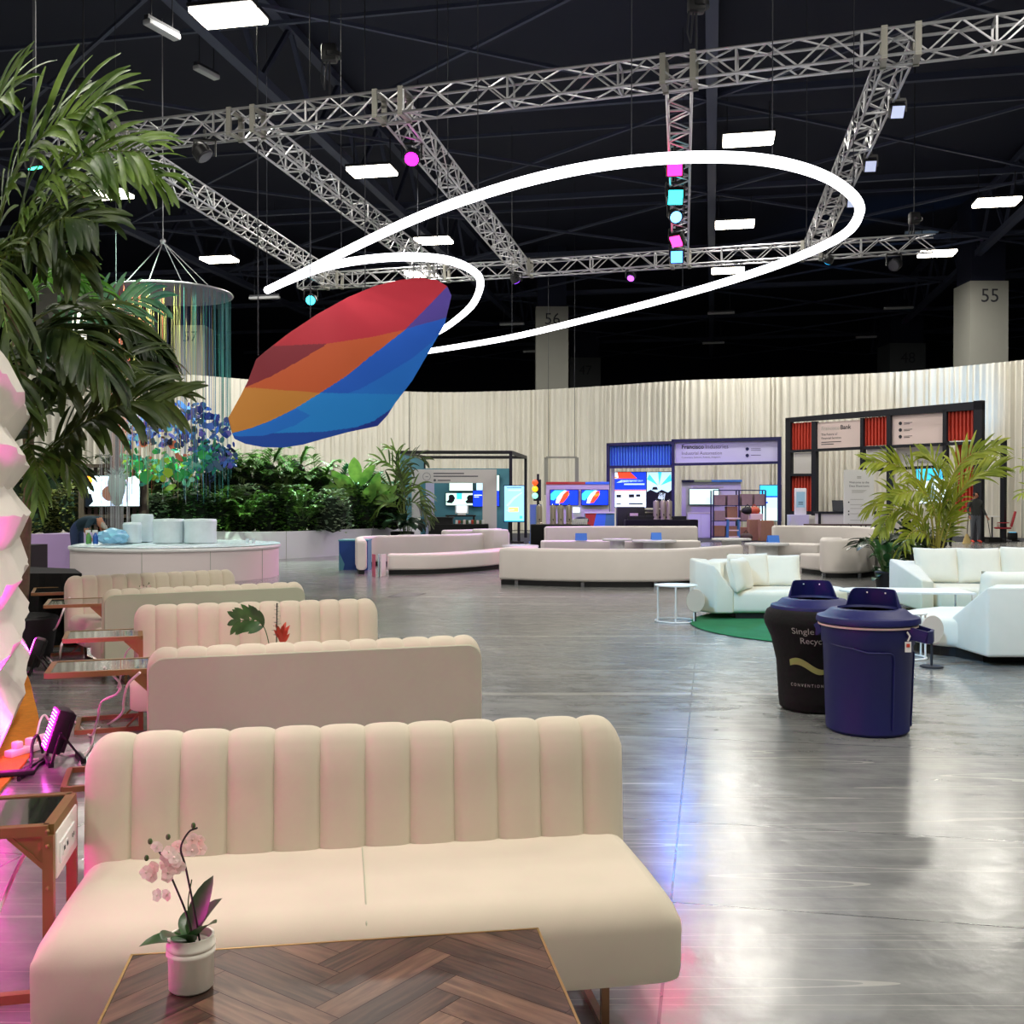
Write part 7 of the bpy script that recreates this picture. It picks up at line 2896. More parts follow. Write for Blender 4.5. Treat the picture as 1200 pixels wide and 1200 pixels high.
mb.build('stretched_cover', names_f, hs, smooth=40)
for (zx, zy) in ((390, 250), (610, 135), (180, 400), (900, 98)):
    p = sp(zx, zy, 0, 0)
    mb = MB()
    mb.tube([p, p + Vector((0, 0, 12.9 - sc0.z - p.z))], 0.012, 5)
    mb.build('suspension_wire', 'dark_steel', hs)

# ================================================================== hanging string ring with coloured glass cloud
YR = 24.5
rc = P(200, 345, YR)
rg_ = thing('string_mobile', 'large round canopy ring hung on wires with long coloured strings', 'mobile', rc)
RR = 1.43
mb = MB()
n = 64
rng_ = [0.0, 0.0]
a_ = [mb.add((RR * cos(2 * pi * i / n), RR * sin(2 * pi * i / n), 0)) for i in range(n)]
b_ = [mb.add((RR * cos(2 * pi * i / n), RR * sin(2 * pi * i / n), 0.03)) for i in range(n)]
for i in range(n):
    j = (i + 1) % n
    mb.face([a_[i], a_[j], b_[j], b_[i]])
mb.face(a_[::-1]); mb.face(b_)
mm('canopy', (150, 144, 160), 0.7)
mb.build('canopy_disc', 'canopy', rg_, smooth=0)
mb = MB()
mb.tube([(RR * cos(2 * pi * i / n), RR * sin(2 * pi * i / n), 0.015) for i in range(n)], 0.022, 6, closed=True)
mb.build('rim', 'alu', rg_)
mb = MB()
apex = P(191, 283, YR) - rc
for i in range(6):
    a = 2 * pi * i / 6 + 0.4
    mb.tube([(RR * 0.8 * cos(a), RR * 0.8 * sin(a), 0.03), apex], 0.010, 5)
    mb.build('suspension_wire', 'alu', rg_)
    mb = MB()
mb.tube([apex, apex + Vector((0, 0, 13 - rc.z - apex.z))], 0.014, 5)
mb.ball(apex, 0.07, 8)
mb.build('suspension_wires', 'alu', rg_)
scol = {'string_teal': (60, 140, 140), 'string_red': (200, 90, 70), 'string_gold': (150, 132, 80), 'string_grey': (170, 170, 176), 'string_blue': (70, 90, 160)}
for k_, v_ in scol.items():
    mm(k_, v_, 0.5)
rs_ = random.Random(21)
zb_ = 1.6 - rc.z
for ci, k_ in enumerate(scol):
    mb = MB()
    for i in range(40):
        base = {'string_teal': -0.2, 'string_red': 3.6, 'string_gold': 4.9, 'string_grey': 2.5, 'string_blue': 1.2}[k_]
        a = base + rs_.gauss(0, 0.55)
        r = RR * sqrt(rs_.uniform(0.35, 0.98)) if k_ != 'string_teal' else RR * rs_.uniform(0.85, 0.98)
        x, y = r * cos(a), r * sin(a)
        mb.bar((x, y, 0), (x + rs_.uniform(-.02, .02), y, zb_ + rs_.uniform(-0.2, 1.6)), 0.0055)
    o = mb.build('strings', k_, rg_, smooth=0)
    o['kind'] = 'stuff'

# coloured glass pieces hung on the strings (counted pieces; the largest hundred are parts, the rest one part)
gcol = {'glass_navy': (44, 66, 150), 'glass_blue': (74, 110, 190), 'glass_violet': (90, 84, 170), 'glass_black': (22, 24, 44), 'glass_green': (60, 170, 90), 'glass_teal': (50, 160, 140),
        'glass_mint': (130, 210, 180), 'glass_lime': (150, 190, 60), 'glass_coral': (226, 110, 86), 'glass_slate': (60, 96, 120)}
for k_, v_ in gcol.items():
    mm(k_, v_, 0.25, coat=0.4)


def glass_piece(mb, c, s, kind, rn):
    """flat cut glass: leaf, disc or shard, with thickness"""
    nn = Vector((rn.uniform(-.7, .7), -1, rn.uniform(-.4, .4))).normalized()
    u = nn.cross(Vector((0, 0, 1))).normalized()
    a0 = rn.uniform(0, 2 * pi)
    u = Matrix.Rotation(a0, 3, nn) @ u
    v = nn.cross(u)
    if kind == 0:
        pts = [(cos(2 * pi * i / 12), sin(2 * pi * i / 12)) for i in range(12)]
    elif kind == 1:
        pts = [(cos(2 * pi * i / 10) * 1.5, sin(2 * pi * i / 10) * (0.6 if i not in (0, 5) else 0)) for i in range(10)]
    elif kind == 2:
        pts = [(-1.4, -.4), (-.2, -.7), (1.2, -.3), (1.5, .4), (.2, .6), (-1.1, .5)]
    else:
        pts = [(-1, -.9), (.9, -1), (1.1, .5), (.1, 1.2), (-1.1, .6)]
    f = [mb.add(c + (u * p[0] + v * p[1]) * s + nn * 0.01) for p in pts]
    g = [mb.add(c + (u * p[0] + v * p[1]) * s - nn * 0.01) for p in pts]
    mb.face(f); mb.face(g[::-1])
    for i in range(len(pts)):
        j = (i + 1) % len(pts)
        mb.face([f[i], g[i], g[j], f[j]])


def cloud_pt(rn):
    """(px, py, colours) following the drifting cloud of the mobile"""
    if rn.random() < 0.52:
        # blue upper and right part: arc from (150,485) over (215,475) to (268,530)
        t = rn.random()
        px = 150 + 122 * t ** 0.75 + rn.gauss(0, 5)
        top = 482 - 10 * sin(pi * t) if t < .7 else 476 + (t - .7) * 80
        bot = 520 + 25 * t ** 2
        py = rn.uniform(top, bot)
        if px > 245:
            py = rn.uniform(488, 548)
        return min(px, 276), py, rn.choice(['glass_navy', 'glass_blue', 'glass_navy', 'glass_violet', 'glass_black', 'glass_blue', 'glass_slate'])
    px = 142 + 115 * rn.random() ** 0.85
    py = 543 + rn.gauss(0, 9) + (6 if 160 < px < 235 else -2)
    if px > 225:
        return px, py - 6, rn.choice(['glass_teal', 'glass_teal', 'glass_slate', 'glass_green'])
    return px, py, rn.choice(['glass_green', 'glass_teal', 'glass_mint', 'glass_green', 'glass_lime', 'glass_teal'] + (['glass_coral'] if py < 540 else []))


rn = random.Random(5)
pieces = []
for i in range(620):
    px, py, c_ = cloud_pt(rn)
    ang_ = rn.uniform(-0.9, 0.9)
    pieces.append((px, py, c_, YR + ang_, rn.uniform(0.03, 0.078) * (1.5 if rn.random() < 0.18 else 1), rn.choice([0, 1, 2, 3, 1, 2])))
pieces += [(168, 519, 'glass_coral', YR - .6, .09, 3), (202, 521, 'glass_coral', YR - .6, .09, 3), (171, 559, 'glass_green', YR - .9, .13, 3), (191, 561, 'glass_lime', YR - .9, .08, 0), (225, 562, 'glass_mint', YR - .9, .06, 0),
           (197, 554, 'glass_lime', YR - .9, .1, 3), (221, 487, 'glass_violet', YR - .5, .16, 2), (243, 488, 'glass_navy', YR - .5, .14, 2), (212, 496, 'glass_blue', YR - .5, .12, 1), (215, 556, 'glass_green', YR - .8, .09, 3),
           (238, 532, 'glass_green', YR - .8, .12, 3), (230, 542, 'glass_teal', YR - .8, .13, 1), (163, 545, 'glass_green', YR - .8, .1, 0), (190, 543, 'glass_mint', YR - .8, .1, 1)]
pieces.sort(key=lambda q: -q[4])
rest = {}
for i, (px, py, c_, Y, s, kd) in enumerate(pieces):
    c = P(px, py, Y) - rc
    if i < 100:
        mb = MB()
        glass_piece(mb, c, s, kd, rn)
        mb.build('glass_piece', c_, rg_, smooth=0)
    else:
        rest.setdefault(0, MB())
        mb = rest[0]
        k0 = len(mb.f)
        glass_piece(mb, c, s, kd, rn)
        for q in range(k0, len(mb.f)):
            mb.m[q] = list(gcol).index(c_)
o = rest[0].build('small_glass_pieces', list(gcol), rg_, smooth=0)
o['kind'] = 'stuff'
# pale glass jellyfish in front of the screen
mm('glass_pale', (196, 220, 216), 0.2, coat=0.6)
jc = P(137, 555, YR - 1.6)
jl = thing('glass_jellyfish', 'pale spiky glass jellyfish hung on clear strings before the garden screen', 'mobile', jc)
mb = MB()
rn = random.Random(8)
for i in range(70):
    a, e = rn.uniform(0, 2 * pi), rn.uniform(0.0, 1.4)
    d = Vector((cos(a) * cos(e), sin(a) * cos(e), sin(e)))
    mb.tube([d * 0.05 + Vector((0, 0, -0.1)), d * 0.26 + Vector((0, 0, -0.08))], [0.02, 0.004], 5)
mb.build('spikes', 'glass_pale', jl)
mb = MB()
mb.lathe([(0.02, 0.05), (0.16, -0.05), (0.19, -0.2), (0.17, -0.4), (0.12, -0.55), (0.09, -0.68), (0.03, -0.72)], n=18)
mb.build('bell', 'glass_pale', jl)
mb = MB()
for i in range(46):
    a, r = rn.uniform(0, 2 * pi), rn.uniform(0.02, 0.38)
    mb.bar((r * cos(a), r * sin(a), 1.0 if i % 2 else 1.3), (r * cos(a), r * sin(a), rn.uniform(-1.6, -1.1)), 0.007)
o = mb.build('strings', 'string_grey', jl, smooth=0)
o['kind'] = 'stuff'
mb = MB(); mb.bar((0, 0, 0), (0, 0, 12.9 - jc.z), 0.012); mb.build('hanging_wire', 'dark_steel', jl, smooth=0)

# ================================================================== garden planters and hedges
def gw(px, py):
    p = G(px, py)
    return Vector((p.x, p.y, 0))


fr_path = spline([gw(-40, 668), gw(30, 662), gw(90, 660), gw(180, 652), gw(260, 655.5), gw(320, 655.5), gw(400, 651), gw(455, 646.5), gw(492, 642)], 10)
t = thing('garden_planter', 'long low curved white planter front round the indoor garden, lavender lit on the left', 'planter', fr_path[0])
mb = MB()
hp = 0.72
f0_ = fr_path[0]
prev = None
for p in fr_path:
    q = p - f0_
    bk = Vector((q.x - 0.3, q.y + 3.2, 0))
    ids = [mb.add((q.x, q.y, 0)), mb.add((q.x, q.y, hp)), mb.add((q.x - 0.02, q.y + 0.18, hp)), mb.add((q.x - 0.02, q.y + 0.18, 0.0))]
    if prev:
        for i in range(4):
            j = (i + 1) % 4
            mb.face([prev[i], prev[j], ids[j], ids[i]])
    prev = ids
mb.build('front_panel', 'lav_white', t, smooth=40)
mb = MB()
prev = None
for p in fr_path:
    q = p - f0_
    ids = [mb.add((q.x, q.y + 0.2, hp - 0.06)), mb.add((q.x - 0.3, q.y + 5.0, hp - 0.06))]
    if prev:
        mb.face([prev[0], ids[0], ids[1], prev[1]])
    prev = ids
mb.norecalc = True
mb.build('soil', 'wood_dark', t, smooth=0)
mb = MB()
for i in (22, 38, 52, 66):
    q = fr_path[i] - f0_
    mb.box((q.x, q.y - 0.004, hp / 2), (0.012, 0.01, hp))
mb.build('panel_joint', 'ivory_text', t, smooth=0)
# violet angled block at the left of the planter
p0, p1 = gw(44, 668), gw(92, 666)
mb = MB(); mb.prism([(p0.x - 0.4, p0.y), (p1.x, p1.y), (p1.x, p1.y + 1.2), (p0.x, p0.y + 1.2)], 0.0, 0.78)
tag(mb.build('display_block', 'purple_vinyl', smooth=0), 'lilac angled block in front of the garden hedge at the left', 'block')


def bush(px, pyb, Y, h, w_, m, label, seed, L_=0.16, wd=0.05, n=420, dark='dark_leaf', grp='shrubs in the indoor garden', name='shrub', drop=0.7, up=0.3, zb=0.66, shape='oval'):
    rn = random.Random(seed)
    p = P(px, pyb, Y)
    t_ = thing(name, label, 'shrub', (p.x, Y, zb), 0, grp)
    mb_ = MB(); mb_.norecalc = True
    for i in range(n):
        a = rn.uniform(0, 2 * pi)
        z = h * rn.random() ** 0.85
        rr = w_ / 2 * (0.65 + 0.35 * rn.random()) * (1 - 0.5 * (z / h) ** 3)
        c = Vector((rr * cos(a), rr * 0.7 * sin(a), z))
        d = Vector((cos(a) + rn.uniform(-.5, .5), sin(a) + rn.uniform(-.5, .5), up + rn.uniform(-.3, .6)))
        leaf(mb_, c, d, (0, 0, 1), L_ * rn.uniform(.6, 1.25), wd * rn.uniform(.7, 1.2), drop, 0.2, 3, shape=shape)
    mb_.build('foliage', m, t_, smooth=60)
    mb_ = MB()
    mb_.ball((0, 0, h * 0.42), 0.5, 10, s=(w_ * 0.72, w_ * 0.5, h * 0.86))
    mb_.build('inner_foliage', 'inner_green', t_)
    return t_


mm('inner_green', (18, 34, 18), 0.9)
leafmat('sage_leaf', (90, 118, 90), (150, 168, 130), 0.5)
# front row of clipped shrubs
kinds = ['hedge_leaf', 'sage_leaf', 'hedge_leaf', 'broad_dark', 'hedge_leaf']
fx = [40, 62, 84, 110, 135, 158, 182, 205, 228, 250, 270, 290, 310, 330, 350, 370, 390, 410, 428, 446, 462]
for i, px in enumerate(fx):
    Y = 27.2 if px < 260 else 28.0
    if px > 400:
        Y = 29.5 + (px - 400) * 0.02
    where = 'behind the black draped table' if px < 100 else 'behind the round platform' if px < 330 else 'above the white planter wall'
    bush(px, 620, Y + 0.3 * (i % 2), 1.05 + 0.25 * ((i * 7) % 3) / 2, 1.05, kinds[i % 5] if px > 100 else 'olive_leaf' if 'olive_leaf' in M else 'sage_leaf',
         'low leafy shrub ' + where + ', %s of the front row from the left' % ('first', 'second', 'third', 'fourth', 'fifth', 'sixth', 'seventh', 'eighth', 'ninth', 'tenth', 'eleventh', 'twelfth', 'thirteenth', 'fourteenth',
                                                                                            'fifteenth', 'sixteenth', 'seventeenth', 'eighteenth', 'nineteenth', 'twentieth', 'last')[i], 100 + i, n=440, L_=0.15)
leafmat('olive_leaf', (60, 66, 34), (132, 128, 72), 0.5)
for o in bpy.data.objects:
    if o.name.startswith('foliage') and o.parent and o.parent.name.startswith('shrub') and o.data.materials and o.data.materials[0].name.startswith('sage') and (o.parent.location.x < -11.3):
        o.data.materials[0] = M['olive_leaf']


def fan_shrub(px, pyb, Y, h, nfr, L_, m, label, seed, zb=0.66, wd=0.03, nl=14, lf=0.5, dr_=0.8):
    """clumping palm: many short arched fronds"""
    rn = random.Random(seed)
    p = P(px, pyb, Y)
    t_ = thing('palm_shrub', label, 'palm shrub', (p.x, Y, zb), 0, 'palm shrubs in the indoor garden')
    mb_ = MB(); mb_.norecalc = True
    for i in range(nfr):
        a = 2 * pi * i / nfr + rn.uniform(-.4, .4)
        el = R(rn.uniform(25, 80))
        z0 = h * rn.uniform(0.25, 0.7)
        d = Vector((cos(a) * cos(el), sin(a) * cos(el), sin(el)))
        b0 = Vector((0.1 * cos(a), 0.1 * sin(a), z0))
        ln = L_ * rn.uniform(.8, 1.15)
        pts = [b0, b0 + d * ln * .35, b0 + d * ln * .7 + Vector((0, 0, -0.04)), b0 + d * ln + Vector((0, 0, -0.22 * ln * 1.2))]
        pts = spline(pts, 4)
        mb_.tube(pts, 0.008, 4, m=1)
        for k2 in range(nl):
            tt = 0.25 + 0.75 * k2 / nl
            ix = min(len(pts) - 2, int(tt * (len(pts) - 1)))
            dd = (pts[ix + 1] - pts[ix]).normalized()
            sd = dd.cross(Vector((0, 0, 1))).normalized()
            for sg in (-1, 1):
                leaf(mb_, pts[ix], dd * .65 + sd * sg * .75 + Vector((0, 0, 0.15)), (0, 0, 1), lf * ln * (1.1 - .6 * tt) * rn.uniform(.8, 1.2), wd, dr_, 0.25, 3, shape='blade')
    mb_.build('fronds', [m, 'stem_green'], t_, smooth=60)
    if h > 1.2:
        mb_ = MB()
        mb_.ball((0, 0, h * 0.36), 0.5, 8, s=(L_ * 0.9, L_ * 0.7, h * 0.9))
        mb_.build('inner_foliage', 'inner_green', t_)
    return t_


ord_ = ('first', 'second', 'third', 'fourth', 'fifth', 'sixth', 'seventh', 'eighth', 'ninth', 'tenth', 'eleventh', 'twelfth', 'thirteenth', 'fourteenth', 'fifteenth')
back = [(20, 29, 1.9, 1.3, 'palm_dark'), (60, 29.5, 2.2, 1.2, 'palm_dark'), (100, 30, 2.3, 1.1, 'palm_dark'), (140, 29.5, 2.3, 1.2, 'palm_dark'), (180, 30, 2.1, 1.1, 'palm_dark'), (215, 29.8, 2.0, 1.0, 'palm_dark'),
        (250, 29.3, 2.2, 1.1, 'palm_dark'), (280, 29.6, 2.5, 1.15, 'garden_bright'), (312, 29.8, 2.55, 1.1, 'hedge_leaf'), (345, 30.2, 2.6, 1.1, 'garden_bright'), (372, 30.4, 2.3, 1.0, 'hedge_leaf'),
        (398, 30.6, 1.9, 0.9, 'garden_teal'), (425, 30.9, 1.7, 0.9, 'hedge_leaf'), (450, 31.2, 1.8, 0.9, 'garden_teal'), (330, 28.8, 1.5, 0.8, 'palm_dark')]
leafmat('garden_bright', (60, 112, 44), (130, 180, 80), 0.45)
leafmat('garden_teal', (40, 110, 84), (90, 160, 120), 0.45)
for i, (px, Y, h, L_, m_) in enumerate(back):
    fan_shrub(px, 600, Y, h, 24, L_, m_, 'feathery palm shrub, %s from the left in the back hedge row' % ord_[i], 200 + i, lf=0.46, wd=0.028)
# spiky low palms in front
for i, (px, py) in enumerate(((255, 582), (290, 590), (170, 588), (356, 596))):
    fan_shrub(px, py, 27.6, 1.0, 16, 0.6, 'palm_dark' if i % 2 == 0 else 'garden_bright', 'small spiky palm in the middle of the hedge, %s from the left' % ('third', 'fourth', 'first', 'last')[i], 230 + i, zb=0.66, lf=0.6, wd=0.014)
# big leaved banana plant
p = P(418, 600, 30.0)
bt_ = thing('banana_plant', 'tall plant with upright broad light green leaves over the hedge', 'plant', (p.x, 30.0, 0.66))
mb = MB(); mb.norecalc = True
for (dx, dz, tx, tz, L_, wd) in ((-.2, 1.1, -.55, .85, .85, .17), (0, 1.4, -.05, 1, .75, .2), (.1, 1.3, .5, .8, .8, .15), (-.3, 1.0, -.8, .45, .75, .17), (.3, 1.0, .85, .5, .8, .16), (.45, .9, .25, 1, .85, .17), (.5, .8, .9, .35, .8, .16),
                                 (-.1, .9, -.2, .7, .8, .2), (.2, .7, .3, .6, .8, .2), (.0, .6, -.5, .3, .8, .2), (.7, .8, .6, .75, .75, .13), (-.5, .8, -.3, .9, .7, .14)):
    leaf(mb, (dx, -0.1, dz), (tx, -0.12, tz), (0, -0.9, 0.3), L_, wd, 0.35, 0.15, 8, shape='oval')
leafmat('banana_leaf', (76, 130, 50), (140, 182, 84), 0.4)
mb.build('leaf_blades', 'banana_leaf', bt_, smooth=60)
mb = MB()
for (dx, dz) in ((-.2, 1.1), (0, 1.4), (.3, 1.0), (.5, .8), (-.1, .9)):
    mb.tube([(0.05, 0, 0), (dx, -0.1, dz)], 0.03, 6)
mb.build('stalks', 'stem_green', bt_)
# slender palm before the cube booth, dark leaves and pot at its foot
p = G(474, 646)
t = thing('areca_palm', 'slender green palm at the right end of the garden before the cube frame booth', 'palm tree', (p.x, p.y - 0.6, 0.0))
YY = p.y - 0.6
o_ = Vector((p.x, p.y - 0.6, 0))
mb = MB(); mb.lathe([(0, 0), (0.28, 0), (0.36, 0.6), (0.3, 0.62), (0, 0.55)], n=16); mb.build('pot', 'black', t)
for i, pts in enumerate(([(472, 612), (468, 570), (462, 550), (450, 540), (435, 542)], [(474, 612), (472, 560), (478, 542), (488, 536), (500, 540)], [(472, 612), (476, 580), (488, 570), (496, 580), (500, 600)],
                         [(472, 612), (466, 580), (455, 568), (442, 572), (432, 590)], [(474, 612), (470, 565), (466, 540), (462, 528), (455, 525)], [(474, 612), (480, 590), (490, 590), (498, 600), (502, 612)],
                         [(474, 612), (464, 592), (452, 588), (444, 596), (438, 610)], [(474, 612), (474, 575), (470, 555), (475, 545), (482, 548)])):
    frond(t, [P(a, b, YY - 0.1 * i) - o_ for a, b in pts], nleaf=13, L_=0.55, wd=0.032, m='palm_dark' if i % 2 else 'palm_leaf', r0=0.015, droop=0.9, seed=80 + i, sidedir=Vector((0.3, 0.5, 0.7)), start=0.3)
broad_plant((o_.x + 0.15, o_.y - 0.5, 0.0), 'black leaved plant in a black pot behind the left curved sofa', 1.15, 22, 0.7, 0.14, 'dark_leaf', 31, 1.4, up=(-10, 40), lowf=0.75)

# ================================================================== screen on a timber frame in the garden
YS = 26.6
p0, p1 = P(96, 600, YS), P(170, 600, YS)
t = thing('screen_frame', 'dark timber slatted frame carrying the bright garden screen', 'screen', ((p0.x + p1.x) / 2, YS, 0.66))
w_ = (p1.x - p0.x)
Zs = lambda py: P(130, py, YS).z - 0.66
Xs = lambda px: P(px, 600, YS).x - (p0.x + p1.x) / 2
for x in (-w_ / 2, w_ / 2):
    mb = MB(); mb.box2((x - 0.07, -0.05, 0), (x + 0.07, 0.08, Zs(544))); mb.build('post', 'wood_dark', t, smooth=0)
for py in (546, 605):
    mb = MB(); mb.box2((-w_ / 2, -0.06, Zs(py + 2)), (w_ / 2, 0.09, Zs(py - 2))); mb.build('rail', 'wood_dark', t, smooth=0)
mb = MB()
for i in range(9):
    x = -w_ / 2 + 0.15 + i * (w_ - 0.3) / 8
    mb.box2((x - 0.05, 0.1, 0.0), (x + 0.05, 0.13, Zs(547)))
mb.build('slats', 'wood_dark', t, smooth=0)
circ_ = lambda cx, cy, rx, ry, n=20: [(cx + rx * cos(2 * pi * i / n), cy + ry * sin(2 * pi * i / n)) for i in range(n)]
mm('screen_lav', (200, 214, 250), 0.3, emit=1.2, ecol=(198, 214, 252))
mm('screen_brown', (120, 80, 70), 0.3, emit=0.6, ecol=(120, 80, 70))
scr_ = screen(t, Xs(103), Xs(165.5), Zs(593), Zs(558), -0.12, None, name='display_panel', base='screen_white')
x0, x1, z0, z1 = Xs(103), Xs(165.5), Zs(593), Zs(558)


def spic(m_, pl, y, nm_='screen_picture'):
    mb_ = MB(); local_poly(mb_, [(x0 + (x1 - x0) * a, z0 + (z1 - z0) * b) for a, b in pl], y); mb_.build(nm_, m_, scr_, smooth=0)


spic('screen_lav', circ_(.5, .5, .38, .5), -0.128)
spic('screen_white', circ_(.5, .5, .31, .43), -0.131)
spic('screen_lav', circ_(.5, .48, .25, .40), -0.134)
spic('screen_brown', circ_(.5, .42, .20, .28), -0.137)
spic('screen_dark', [(.0, .0), (.06, .0), (.14, .15), (.1, .4), (0, .45)], -0.128)
spic('screen_orange', [(0, 1), (0, .86), (.1, .75), (.13, .82), (.1, 1)], -0.128)
spic('screen_white', [(.33, .12), (.62, .12), (.62, .17), (.33, .17)], -0.140)

# ================================================================== round white platform with wrapped stools
cp = P(204, 600, 20.4)
RP = 2.02
hp_ = 0.64
t = thing('round_platform', 'large round white platform with plastic covered items on top', 'platform', (cp.x, 20.6, 0))
mb = MB(); mb.lathe([(0, 0), (RP - 0.03, 0), (RP - 0.03, hp_ - 0.06), (0, hp_ - 0.06)], n=72); mb.build('side_panel', 'platform_side' if 'platform_side' in M else mm('platform_side', (226, 214, 214), 0.5), t)
mb = MB(); mb.lathe([(0, hp_ - 0.06), (RP, hp_ - 0.06), (RP + 0.01, hp_ - 0.03), (RP, hp_), (0, hp_)], n=72); mb.build('top', 'white_gloss', t)
mb = MB()
for a in (R(-90), R(-20), R(-160), R(-55)):
    mb.box(((RP - 0.028) * cos(a), (RP - 0.028) * sin(a), (hp_ - 0.06) / 2), (0.01, 0.01, hp_ - 0.07), rz=a)
mb.build('panel_joint', 'ivory_text', t, smooth=0)
# crinkled sheet of plastic film over the top
mm('film', (216, 232, 240), 0.25, trans=0.1, bump=0.8, bscale=14)
mb = MB(); mb.norecalc = True
rn = random.Random(4)
g = []
for j in range(25):
    row = []
    for i in range(49):
        a = 2 * pi * i / 48
        r = (RP + 0.0) * (j / 24) * (0.98 + 0.02 * sin(a * 7))
        z = hp_ + 0.012 + 0.03 * rn.random() * (1 if j < 24 else 0.2)
        row.append(mb.add((r * cos(a), r * sin(a), z)))
    g.append(row)
for j in range(24):
    for i in range(48):
        mb.face([g[j][i], g[j][i + 1], g[j + 1][i + 1], g[j + 1][i]])
o = mb.build('plastic_film', 'film', smooth=60, loc=(cp.x, 20.6, 0))
tag(o, 'crinkled clear plastic film spread over the round white platform', 'plastic film')
mm('wrap', (214, 226, 232), 0.3, noise=0.04, nscale=6, bump=0.5, bscale=10)
for (px, w_, hgt, pyb, m_, lb) in ((205, 0.34, 0.40, 643, 'wrap', 'smallest wrapped white drum, leftmost on the platform'), (217, 0.42, 0.56, 644, 'wrap', 'tall wrapped white drum behind the leftmost one'),
                                   (232.5, 0.60, 0.47, 642.5, 'wrap', 'wide plastic wrapped drum, third on the platform'), (252, 0.62, 0.47, 642, 'wrap', 'wide plastic wrapped drum, rightmost on the platform')):
    px_ = {205: 155, 217: 168, 232.5: 199, 252: 236}[px] if False else {205: 157, 217: 169, 232.5: 198, 252: 234}[px]
    px_ = px_ if False else px_
    px2 = {205: 155, 217: 167, 232.5: 198, 252: 235}[px]
    Y = 20.4 if px != 217 else 20.9
    p = P(px2, 640, Y)
    mb = MB()
    r = w_ / 2
    mb.lathe([(0, 0), (r, 0), (r + 0.01, 0.03), (r * 0.985, hgt * 0.5), (r + 0.01, hgt - 0.04), (r - 0.01, hgt), (0, hgt + 0.01)], n=32)
    tag(mb.build('wrapped_stool', m_, loc=(p.x, Y, hp_ + 0.046)), lb, 'wrapped stool', 'plastic wrapped white drums on the round platform')
# bag of blue film, bottles
mm('film_blue', (150, 206, 240), 0.25, trans=0.15)
p = P(133, 641, 19.9)
mb = MB()
bm = bmesh.new()
bmesh.ops.create_icosphere(bm, subdivisions=3, radius=0.3)
rn = random.Random(6)
for v in bm.verts:
    v.co *= 1 + rn.uniform(-.14, .14)
    v.co.z = max(-0.13, v.co.z * 0.55)
    v.co.x *= 0.95
mb.from_bm(bm)
tag(mb.build('plastic_bag', 'film_blue', smooth=30, loc=(p.x, 19.9, hp_ + 0.18)), 'crumpled pale blue plastic sheet heap by the bending man', 'plastic sheet')
mm('spray_green', (90, 150, 80), 0.4)
mm('spray_blue', (40, 90, 170), 0.35)
for px, m_, lb in ((104, 'spray_green', 'green labelled spray bottle on the platform'), (112, 'spray_blue', 'blue spray bottle on the platform beside the green one')):
    p = P(px, 641, 19.7)
    t = thing('spray_bottle', lb, 'bottle', (p.x, 19.7, hp_ + 0.046), 0, 'spray bottles on the round platform')
    mb = MB(); mb.lathe([(0, 0), (0.045, 0), (0.05, 0.02), (0.05, 0.15), (0.02, 0.2), (0.018, 0.22), (0, 0.22)], n=16); mb.build('body', m_, t)
    mb = MB(); mb.box((-0.01, 0, 0.245), (0.09, 0.03, 0.05)); mb.box((-0.05, 0, 0.215), (0.015, 0.02, 0.06)); mb.build('trigger', 'white_paint', t, smooth=0)
# glasses on the right of the platform
for i, px in enumerate((290, 297)):
    p = P(px, 640, 20.2)
    mb = MB(); mb.lathe([(0.03, 0), (0.035, 0.09), (0.032, 0.09), (0.027, 0.005), (0, 0.005)], n=12)
    tag(mb.build('small_glass', 'film', loc=(p.x, 20.2, hp_ + 0.046)), 'small clear glass on the right of the platform, ' + ('left' if i == 0 else 'right') + ' of two', 'glass', 'small glasses on the round platform')

# ================================================================== black draped table at the left
a_ = PZ(30, 672, 0.74); b_ = PZ(92, 668, 0.74)
t = thing('draped_table', 'black draped table between the paper wall and the farthest channel sofa', 'table', (0, 0, 0))
mb = MB()
q = [PZ(8, 672, 0.76), PZ(96, 672, 0.76), PZ(88, 666.5, 0.76), PZ(8, 663, 0.76)]
q0 = q[0].copy(); q0.z = 0
t.location = q0
lo_ = [Vector((v.x, v.y, 0.02)) - q0 for v in q]
hi_ = [Vector((v.x, v.y, 0.76)) - q0 for v in q]
cc = sum(lo_, Vector()) / 4
lo_ = [cc + (v - cc) * 1.04 for v in lo_]
n = 4
# rippled skirt
K = 14
for i in range(4):
    j = (i + 1) % 4
    pa_, pb_ = None, None
    for s in range(K + 1):
        f = s / K
        L0 = lo_[i].lerp(lo_[j], f)
        H0 = hi_[i].lerp(hi_[j], f)
        e = (hi_[j] - hi_[i]).normalized()
        no = Vector((e.y, -e.x, 0))
        L0 = L0 + no * 0.03 * sin(s * 2.4) * (0 < s < K)
        ia, ib = mb.add(L0), mb.add(H0)
        if pa_ is not None:
            mb.face([pa_, ia, ib, pb_])
        pa_, pb_ = ia, ib
mb.face([mb.add(v) for v in hi_])
mb.build('tablecloth', 'black_cloth', t, smooth=40)
# black upright speaker like block behind the table
p = P(36, 660, 14.8)
mb = MB(); mb.prism([(-0.35, 0), (-0.12, 0), (-0.05, 0.4), (-0.35, 0.4)], 0, 0.84)
tag(mb.build('equipment_case', 'black', loc=(p.x - 0.25, 15.6, 0), smooth=0), 'black case standing behind the black draped table at the palm trunk', 'case')
